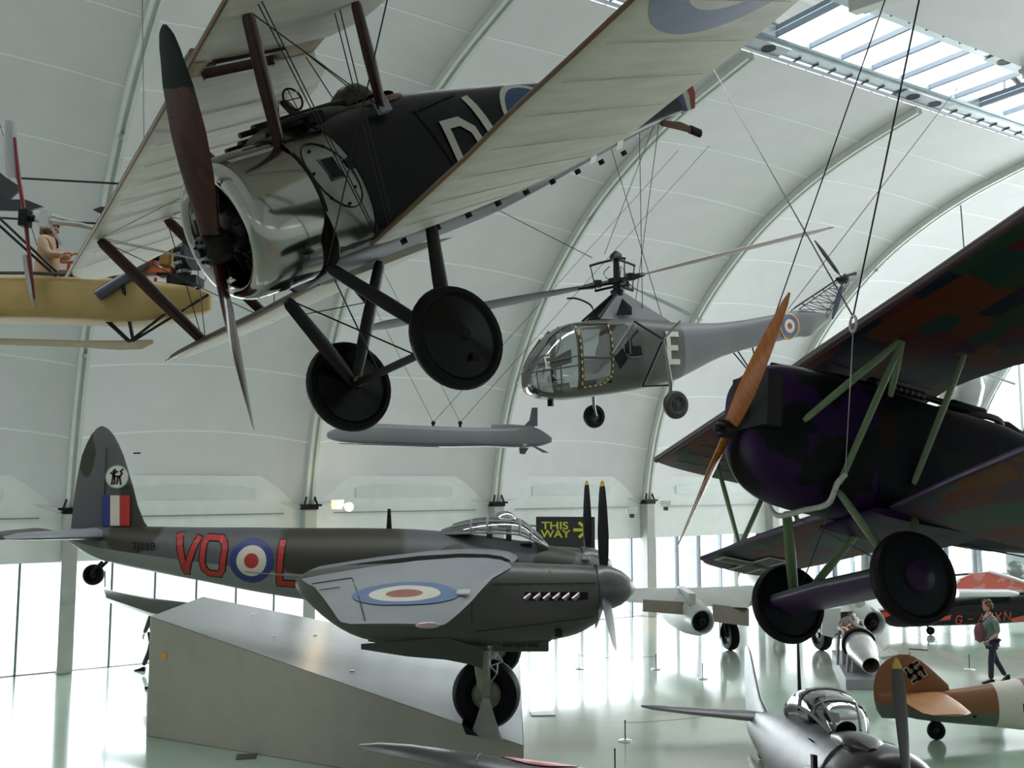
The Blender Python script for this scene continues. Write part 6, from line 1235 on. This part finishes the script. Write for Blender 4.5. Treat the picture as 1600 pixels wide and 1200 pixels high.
# ------------------------------------------------------------------ grey wing behind the ramp, on a trestle
TO = atz(262, 1030); TO.z = 0; tr = thing('aircraft_wing', 'slim grey aircraft wing poking out to the left behind the display ramp', 'aircraft wing', TO)
def tq(px, py, Y): return at(px, py, Y) - TO
g = G(); wing(g, [(tq(152, 922, 25.0), tq(158, 922, 24.6), .03), (tq(158, 928, 24.7), tq(166, 934, 23.9), .16), (tq(232, 946, 23.6), tq(232, 956, 22.9), .22), (tq(300, 958, 22.9), tq(300, 972, 22.2), .28)], low=.8); g.build('wing_panel', M_GRYD, tr)
g = G(); a = tq(262, 960, 23.0); g.tube([(a.x, a.y, 0), (a.x, a.y, a.z)], .05, 8); g.box((a.x, a.y, .03), (.7, .7, .06)); g.build('trestle', M_ENG, tr)
# ------------------------------------------------------------------ people
def skin_fig(name, verts, edges, rad, m, par, root=0, sub=2):
    me = bpy.data.meshes.new(name); me.from_pydata([tuple(v) for v in verts], edges, []); o = bpy.data.objects.new(name, me); col.objects.link(o); o.parent = par
    md = o.modifiers.new('s', 'SKIN'); md.use_smooth_shade = True
    for i, r in enumerate(rad): me.skin_vertices[0].data[i].radius = (r, r) if not isinstance(r, tuple) else r
    for i in range(len(rad)): me.skin_vertices[0].data[i].use_root = (i == root)
    sb = o.modifiers.new('u', 'SUBSURF'); sb.levels = sub; sb.render_levels = sub; me.materials.append(m); return o
def chain(n0, k): return [(n0 + i, n0 + i + 1) for i in range(k - 1)]
def hand(par, m, wr, d, up, sz=1.0):
    """palm, four unequal fingers and a thumb, slightly curled"""
    wr, d = Vector(wr), Vector(d).normalized(); up = Vector(up); up = (up - d * up.dot(d)).normalized(); sd = d.cross(up)
    g = G(); g.tube([wr, wr + d * .04 * sz, wr + d * .085 * sz], [.022 * sz, .030 * sz, .034 * sz], 8, sx=.55, flat=up)
    for k, (o_, l) in enumerate(((-.027, .062), (-.009, .072), (.009, .068), (.026, .052))):
        b = wr + d * .08 * sz + sd * o_ * sz; g.tube([b, b + d * l * .5 * sz + up * .004, b + d * l * .85 * sz - up * -.02 * sz, b + d * l * sz + up * .035 * sz], [.0095 * sz, .009 * sz, .008 * sz, .006 * sz], 6)
    b = wr + d * .03 * sz - sd * .026 * sz; g.tube([b, b + d * .03 * sz - sd * .025 * sz, b + d * .06 * sz - sd * .028 * sz + up * .01], [.011 * sz, .010 * sz, .007 * sz], 6); g.build('hand', m, par)
SKIN = mat('skin', (.48, .25, .17), .5, var=.06, vs=12)
def head(par, c, yaw, hair, r=.105, cap=None):
    """face towards local -x turned by yaw"""
    Mh = Matrix.Translation(c) @ Matrix.Rotation(yaw, 4, 'Z'); g = G(); R = []
    for z, fx, bx, w_ in ((-.135, -.03, .035, .05), (-.115, -.075, .045, .085), (-.085, -.088, .06, .115), (-.05, -.088, .085, .135), (-.015, -.086, .10, .148), (.02, -.086, .108, .152), (.055, -.086, .108, .15), (.09, -.072, .09, .13), (.115, -.04, .06, .085), (.122, -.01, .03, .03)):
        R.append([Mh @ Vector(((fx + bx) / 2 + (bx - fx) / 2 * math.cos(t), w_ / 2 * math.sin(t), z)) for t in [i * 2 * math.pi / 16 for i in range(16)]])
    g.loft(R); hd = g.build('head', SKIN, par)
    g = G(); g.loft([[Mh @ Vector(p) for p in q] for q in (((-.084, -.008, .02), (-.084, .008, .02), (-.09, 0, .022)), ((-.084, -.016, -.03), (-.084, .016, -.03), (-.114, 0, -.026)), ((-.082, -.014, -.04), (-.082, .014, -.04), (-.1, 0, -.04)))]); g.build('nose', SKIN, hd)
    for s_ in (-1, 1):
        g = G(); g.ball(Mh @ Vector((-.080, s_ * .032, .008)), .011, 6); g.build('eye', mat('dark_eye', (.03, .02, .02), .3), hd)
        g = G(); g.ball(Mh @ Vector((.01, s_ * .078, -.01)), .026, 6, sc_=(.7, .35, 1.1)); g.build('ear', SKIN, hd)
    g = G(); g.tube([Mh @ Vector(p) for p in ((-.084, -.024, -.066), (-.092, 0, -.066), (-.084, .024, -.066))], .006, 5); g.build('mouth', mat('lips', (.30, .10, .08), .5), hd)
    return Mh, hd
def hair_cap(Mh, hd, m, back=.04, low=-.06, puff=.022):
    g = G(); random.seed(2)
    for k in range(90):
        a = random.uniform(-2.5, 2.5); z = random.uniform(low, .125); rr = math.sqrt(max(0.05, 1 - (z / .135) ** 2)) if z > 0 else 1
        if z < .06 and abs(a) > 1.9: continue
        p = Vector((.01 + (.105 + puff * .3) * math.cos(a) * rr, (.082 + puff * .3) * math.sin(a) * rr, z)); g.ball(Mh @ p, random.uniform(.028, .042), 5)
    g.build('hair', m, hd)
def person(name, label, base, parts): pass
PB = atz(1551, 1067); PB.z = 0
pn = thing('person', 'person in grey shirt and dark jeans walking left with a purple bag', 'person', PB)
S_ = 1.06
def V3(x, y, z): return Vector((x, y, z)) * S_
M_SH = mat('grey_green_shirt', (.14, .19, .18), .7, var=.10, vs=9); M_JE = mat('dark_navy_jeans', (.012, .014, .035), .7, var=.2, vs=9)
# body core in skin: neck, arms
skin_fig('body', [V3(.02, 0, 1.32), V3(-.01, 0, 1.46), V3(-.03, 0, 1.58), V3(.03, -.19, 1.40), V3(.05, -.24, 1.12), V3(-.14, -.24, .98), V3(.03, .19, 1.40), V3(-.02, .23, 1.14), V3(-.18, .22, 1.02)],
         [(0, 1), (1, 2), (1, 3), (3, 4), (4, 5), (1, 6), (6, 7), (7, 8)], [.10, .065, .052, .055, .042, .028, .055, .042, .028], SKIN, pn)
hand(pn, SKIN, V3(-.14, -.24, .98), (-1, 0, -.55), (0, .3, 1)); hand(pn, SKIN, V3(-.18, .22, 1.02), (-.6, 0, -1), (0, -1, 0))
skin_fig('shirt', [V3(.02, 0, .96), V3(.03, 0, 1.10), V3(.04, 0, 1.26), V3(.02, 0, 1.40), V3(.0, 0, 1.47), V3(.03, -.19, 1.40), V3(.05, -.235, 1.20), V3(.04, -.245, 1.12), V3(.03, .19, 1.40), V3(.0, .23, 1.22), V3(-.02, .235, 1.14), V3(.02, 0, .86)],
         [(0, 1), (1, 2), (2, 3), (3, 4), (3, 5), (5, 6), (6, 7), (3, 8), (8, 9), (9, 10), (0, 11)], [(.125, .165), (.12, .155), (.125, .17), (.115, .15), .07, .085, .066, .062, .085, .066, .062, (.135, .17)], M_SH, pn)
skin_fig('jeans', [V3(.02, 0, .93), V3(.02, -.09, .88), V3(-.06, -.10, .50), V3(-.08, -.10, .10), V3(.02, .09, .88), V3(.14, .10, .50), V3(.34, .10, .14)],
         [(0, 1), (1, 2), (2, 3), (0, 4), (4, 5), (5, 6)], [(.12, .155), .10, .075, .062, .10, .075, .06], M_JE, pn)
for (x, y, z, rz_) in ((-.10, -.10, .05, 0), (.36, .10, .08, .5)):
    g = G(); c = V3(x, y, z); d = Vector((-math.cos(rz_), 0, -math.sin(rz_))); g.loft([[c + d * t + Vector((0, yy * w2, zz)) for yy, zz in ((-1, -.05), (1, -.05), (1, h_), (-1, h_))] for t, w2, h_ in ((-.09, .035, .05), (-.02, .042, .06), (.08, .048, .01), (.19, .035, -.02))]); g.build('shoe', M_BLACK, pn)
g = G(); g.tube([V3(.06 + .15 * math.cos(t), .17 * math.sin(t), .95) for t in [i * math.pi / 8 for i in range(17)]], .02, 6); g.build('belt', M_BLACK, pn)
Mh, hd = head(pn, V3(-.05, 0, 1.70), .12, None); hair_cap(Mh, hd, mat('brown_hair', (.10, .05, .025), .6, var=.3, vs=30))
bg = G(); bg.ball(V3(-.24, -.0, 1.10), .17, 10, sc_=(.75, .6, 1.35)); ob = bg.build('body', mat('plum_bag_cloth', (.16, .05, .07), .6, var=.15), None)
bag = thing('shoulder_bag', 'plum-coloured rounded bag held in front of the walking person', 'bag', PB); ob.parent = bag; ob.name = 'bag_body'
g = G(); g.tube(catmull([V3(-.24, -.05, 1.28), V3(-.16, -.13, 1.42), V3(.0, -.12, 1.53), V3(.08, .08, 1.50)], 4), .012, 6); g.build('strap', mat('dark_strap', (.05, .03, .035), .6), bag)
# second visitor, mostly behind the ramp
P2 = atz(232, 1047); P2.z = 0
p2 = thing('person', 'person in dark clothes mostly hidden behind the tall end of the ramp, one foot showing', 'person', P2)
skin_fig('trousers', [Vector((.14, 0, .9)), Vector((.14, -.09, .86)), Vector((.05, -.1, .48)), Vector((-.10, -.1, .12)), Vector((.14, .09, .86)), Vector((.2, .1, .48)), Vector((.28, .1, .1))], [(0, 1), (1, 2), (2, 3), (0, 4), (4, 5), (5, 6)], [.14, .1, .075, .06, .1, .075, .06], M_JE, p2)
skin_fig('jacket', [Vector((.14, 0, .9)), Vector((.12, 0, 1.15)), Vector((.12, 0, 1.38)), Vector((.10, -.2, 1.38)), Vector((.02, -.25, 1.12)), Vector((-.06, -.22, .95)), Vector((.14, .2, 1.38)), Vector((.18, .25, 1.12)), Vector((.12, .24, .95)), Vector((.11, 0, 1.48))], [(0, 1), (1, 2), (2, 3), (3, 4), (4, 5), (2, 6), (6, 7), (7, 8), (2, 9)], [.15, .15, .15, .08, .06, .045, .08, .06, .045, .07], mat('dark_green_jacket', (.03, .05, .045), .7), p2)
for x, y, z in ((-.13, -.1, .05), (.28, .1, .05)):
    g = G(); g.loft([[Vector((x - t, y + yy * w2, z + zz)) for yy, zz in ((-1, -.05), (1, -.05), (1, h_), (-1, h_))] for t, w2, h_ in ((-.09, .035, .05), (-.02, .042, .06), (.08, .048, .01), (.19, .035, -.02))]); g.build('shoe', M_BLACK, p2)
hand(p2, SKIN, (-.06, -.22, .95), (-.3, 0, -1), (1, 0, 0))
Mh, hd = head(p2, Vector((.08, 0, 1.62)), 0, None); hair_cap(Mh, hd, mat('brown_hair', (.10, .05, .025), .6))
g = G(); g.tube([(.10, 0, 1.44), (.09, 0, 1.56)], .055, 8); g.build('neck', SKIN, p2)
# the crew dummy in the airship car
DB = at(85, 452, 13.1); DU = thing('mannequin', 'mannequin in long tan coat and flat cap standing in the airship car', 'mannequin', DB)
def dq(px, py, y=0): return at(px, py, 13.1) + Vector((0, y, 0)) - DB
M_COAT = mat('tan_coat', (.42, .30, .19), .75, var=.10, vs=9)
skin_fig('coat', [dq(74, 455), dq(73, 430), dq(74, 405), dq(76, 384), dq(82, 370), dq(72, 380, -.14), dq(84, 402, -.17), dq(104, 402, -.14), dq(74, 380, .14), dq(86, 404, .17), dq(104, 396, .12)],
         [(0, 1), (1, 2), (2, 3), (3, 4), (3, 5), (5, 6), (6, 7), (3, 8), (8, 9), (9, 10)], [(.16, .2), (.15, .19), (.13, .17), (.13, .16), .06, .09, .065, .05, .09, .065, .05], M_COAT, DU)
hand(DU, SKIN, dq(104, 402, -.14), (1, 0, .3), (0, 0, -1)); hand(DU, SKIN, dq(104, 396, .12), (1, 0, .3), (0, 0, -1))
Mh, hd = head(DU, dq(80, 361), math.pi, None, 1.0); hair_cap(Mh, hd, mat('brown_hair', (.10, .05, .025), .6), low=-.04)
g = G(); c = dq(78, 351); g.lathe([(0, .02), (0, .115), (.035, .125), (.06, .10), (.07, .01)], c, (-.1, 0, 1), 18); g.poly([c + Vector(p) for p in ((.05, -.09, .01), (.17, -.05, -.01), (.18, 0, -.012), (.17, .05, -.01), (.05, .09, .01))], .012, (0, 0, 1)); g.build('flat_cap', mat('straw_cap', (.45, .33, .16), .7), hd)
g = G(); g.poly([dq(88, 373, -.02), dq(91, 373, -.02), dq(92, 388, -.03), dq(89, 390, -.03)], .02, (1, 0, 0)); g.build('tie', mat('dark_tie', (.01, .01, .03), .5), DU, smooth=False)
# ------------------------------------------------------------------ sign, lamps, posts, small things
SN = at(885, 838, 31.1); sn = thing('sign', 'black hanging sign with yellow words THIS WAY and an arrow', 'sign', SN, (0, 0, math.radians(-6)))
k_ = 31.1 / 1500
M_SGN = mat('charcoal_sign', (.028, .03, .03), .4, var=.05); M_YS = mat('yellow_lettering', (.62, .60, .06), .4, var=.03)
g = G(); g.box((-1.5 * k_, 0, 0), (91 * k_, .06, 60 * k_)); g.build('board', M_SGN, sn, smooth=False, bevel=.01)
MT = Matrix.Rotation(math.pi / 2, 4, 'X')
text_obj('THIS', 16 * k_, M_YS, Matrix.Translation((-38.5 * k_, -.034, 11 * k_)) @ MT, sn, 'lettering', .003, sxx=1.28)
text_obj('WAY', 16 * k_, M_YS, Matrix.Translation((-39.5 * k_, -.034, -1.5 * k_)) @ MT, sn, 'lettering', .003, sxx=1.22)
g = G(); f = lambda u, v: (u * k_, -.036, v * k_); strokes(g, [[(13, 10), (27, 10)], [(21, 20), (32, 10.8)], [(21, 0), (32, 9.2)]], 4.6 * 1.0, f); g.build('arrow', M_YS, sn, smooth=False)
for sx in (-.7, .7):
    a_ = Vector((sx, .05, .3)); wp = SN + Matrix.Rotation(math.radians(-6), 3, 'Z') @ a_; dn = (wp - A0).dot(UN) + .0; g = G(); g.tube([a_, a_ + Matrix.Rotation(math.radians(6), 3, 'Z') @ (-UN * dn)], .025, 6); g.build('wall_bracket', M_GRYD, sn)
def lamp(px, py, Y, label, on=True):
    L = at(px, py, Y); l = thing('floodlight', label, 'lamp', L); g = G(); g.box((-.3, .1, .1), (.34, .2, .2)); g.box((-.3, .02, -.03), (.3, .1, .06)); g.build('ballast_box', M_WALL, l, smooth=False, bevel=.01)
    g = G(); g.lathe([(.12, .05), (.08, .10), (-.03, .12), (-.04, .125)], (.05, 0, 0), (0, 1, 0), 18); g.tube([(-.15, .08, .08), (.05, .1, .05)], .02, 5); g.build('reflector', M_WALL, l)
    g = G(); g.ball((.05, .02, 0), .075, 8); g.build('bulb', emit('warm_bulb', (1, .80, .45), 9), l)
    return l
lamp(543, 792, 27.0, 'white floodlight with lit warm bulb above the long rail behind the bomber fuselage'); lamp(1230, 786, 33.8, 'white floodlight with lit warm bulb seen under the nose of the patchwork biplane')
lf = bpy.data.lights.new('lamp_glow', 'POINT'); lf.energy = 18; lf.color = (1, .75, .42); lf.shadow_soft_size = .1
lo = bpy.data.objects.new('lamp_glow', lf); col.objects.link(lo); lo.location = at(541, 794, 26.7)
for px, py, Y, lb in ((987, 798, 31, 'small white security camera box high on the wall left of the sign column'), (1040, 787, 32, 'pale junction box on the white wall right of the column behind the propellers')):
    c = at(px, py, Y); o = thing('wall_box', lb, 'box', c); g = G(); g.box((0, 0, 0), (.34, .2, .2)); g.build('case', M_WALL, o, smooth=False, bevel=.015); g = G(); g.box((.0, -.02, -.16), (.14, .14, .12)); g.build('lens', M_GRYD, o, smooth=False)
    g = G(); g.tube([(0, 0, 0), (0, 1.2, 0)], .03, 5); g.build('bracket', M_GRYD, o)
PST = [(905, 1045, 'ankle-high barrier post under the bomber spinner, farthest left of the floor posts'), (977, 1158, 'barrier post with disc foot alone on the green floor right of the ramp'), (961, 1206, 'barrier post cut by the bottom edge right of the ramp'), (1025, 1046, 'barrier post directly right of the bomber propeller on the bright floor'), (1098, 1061, 'barrier post on the floor in front of the jet wheel'), (1515, 1046, 'white-footed barrier post on the floor left of the walking person'), (883, 1013, 'thin barrier post seen below the bomber spinner')]
for px, py, lb in PST[:6]:
    b = atz(px, py); o = thing('barrier_post', lb, 'barrier post', b, group='low barrier posts on the floor'); g = G(); g.lathe([(0, .001), (0, .13), (.012, .13), (.03, .03), (.03, .001)], (0, 0, 0), (0, 0, 1), 18); g.build('foot', M_ALU, o)
    g = G(); g.tube([(0, 0, .02), (0, 0, .36)], .012, 6); g.ball((0, 0, .36), .018, 5); g.build('post', M_GUN, o)
def rope(a, b, lb):
    A, B = atz(*a) + Vector((0, 0, .33)), atz(*b) + Vector((0, 0, .33)); g = G(); g.tube([A.lerp(B, t / 8) - Vector((0, 0, .05 * (1 - (2 * t / 8 - 1) ** 2))) for t in range(9)], .006, 4); tag(g.build('rope', mat('thin_grey_cord', (.35, .35, .33), .6), None), lb, 'rope')
rope((905, 1045), (1025, 1046), 'thin cord between the two barrier posts below the bomber spinner'); rope((977, 1158), (1170, 1135), 'thin cord running right from the barrier post on the green floor')
b = atz(385, 1183); g = G(); g.box((b.x, b.y, .012), (.34, .28, .02), Matrix.Rotation(.2, 3, 'Z')); tag(g.build('floor_box', mat('brown_cover_plate', (.10, .085, .06), .5), None, smooth=False, bevel=.004), 'small brown cover plate in the floor in front of the ramp', 'floor plate')
b = atz(848, 1116); g = G(); g.box((b.x, b.y, .012), (.5, .3, .02), Matrix.Rotation(.1, 3, 'Z')); tag(g.build('label_board', mat('pale_board', (.75, .76, .76), .4), None, smooth=False, bevel=.004), 'pale label board lying on the floor by the low end of the ramp', 'label')
b = atz(218, 1010); o = thing('lectern', 'low glass-topped lectern against the bright windows left of the ramp', 'lectern', (b.x, b.y, 0)); g = G(); g.box((0, 0, .95), (.7, .4, .03), Matrix.Rotation(.2, 3, 'X')); g.build('top', mat('pale_board', (.75, .76, .76), .4), o, smooth=False); g = G(); g.tube([(.2, 0, 0), (.2, 0, .94)], .03, 6); g.build('post', M_ALU, o)
# far end of the hall
b = atz(1500, 945); b = W(35.0, 2.3, 0); o = thing('display_column', 'tall silver drum with a black domed top by the far end wall', 'display column', b); g = G(); g.lathe([(0, .01), (0, .34), (2.0, .34), (2.0, .01)], (0, 0, 0), (0, 0, 1), 24); g.build('drum', mat('silver_drum', (.45, .48, .52), .25, .7), o); g = G(); g.lathe([(2.0, .26), (2.15, .25), (2.36, .12), (2.38, .01)], (0, 0, 0), (0, 0, 1), 20); g.build('dome', M_BLACK, o)
b = W(33.4, .0, 3.15); g = G(); g.lathe([(0, .01), (0, .25), (.12, .23), (.12, .01)], b, UN, 20); tag(g.build('loudspeaker', M_BLACK, None), 'round black loudspeaker on the wall left of the silver drum', 'loudspeaker')
b = W(33, 5.2, 0); o = thing('display_case', 'clear-domed white display case at the far right end of the hall', 'display case', b); g = G(); g.box((0, 0, .5), (1.4, 1.2, 1.0)); g.build('plinth', M_GW, o, smooth=False, bevel=.02); g = G(); g.box((0, 0, 1.5), (1.3, 1.1, 1.0)); g.build('glass_case', M_HGL, o, smooth=False); g = G(); g.ball((0, 0, 1.35), .32, 8); g.build('exhibit', M_SLV, o)
b = W(31.5, 3.2, 0); o = thing('barrier', 'dark barrier rail on white posts beyond the racing plane', 'barrier', b); g = G(); g.tube([(0, 0, 1.0), (2.4, .2, 1.15)], .04, 6); g.build('rail', M_GUN, o)
for x in (0, 2.4): g = G(); g.tube([(x, x * .083, 0), (x, x * .083, 1.0 + x * .062)], .04, 8); g.build('post', M_GW, o)
c = at(1502, 615, 22); o = thing('bomb_casing', 'silver bomb-shaped casing hanging below the patchwork upper wing cut-out', 'bomb casing', c); g = G(); g.lathe([(-.7, .02), (-.62, .22), (-.3, .42), (.1, .46), (.5, .36), (.9, .2)], (0, 0, 0), (-.25, .3, -1), 24); g.build('casing', mat('silver_paint', (.55, .56, .56), .22), o); g = G(); g.tube([(.3, 0, .6), to_roof(c + Vector((.3, 0, .6)), at(1501, 320, 31)) - c], .02, 5); g.build('suspension_cable', M_WIRE, o); g = G(); g.tube([(.4, .1, .55), (1.4, .3, .25)], .03, 6); g.build('probe', M_ALU, o)
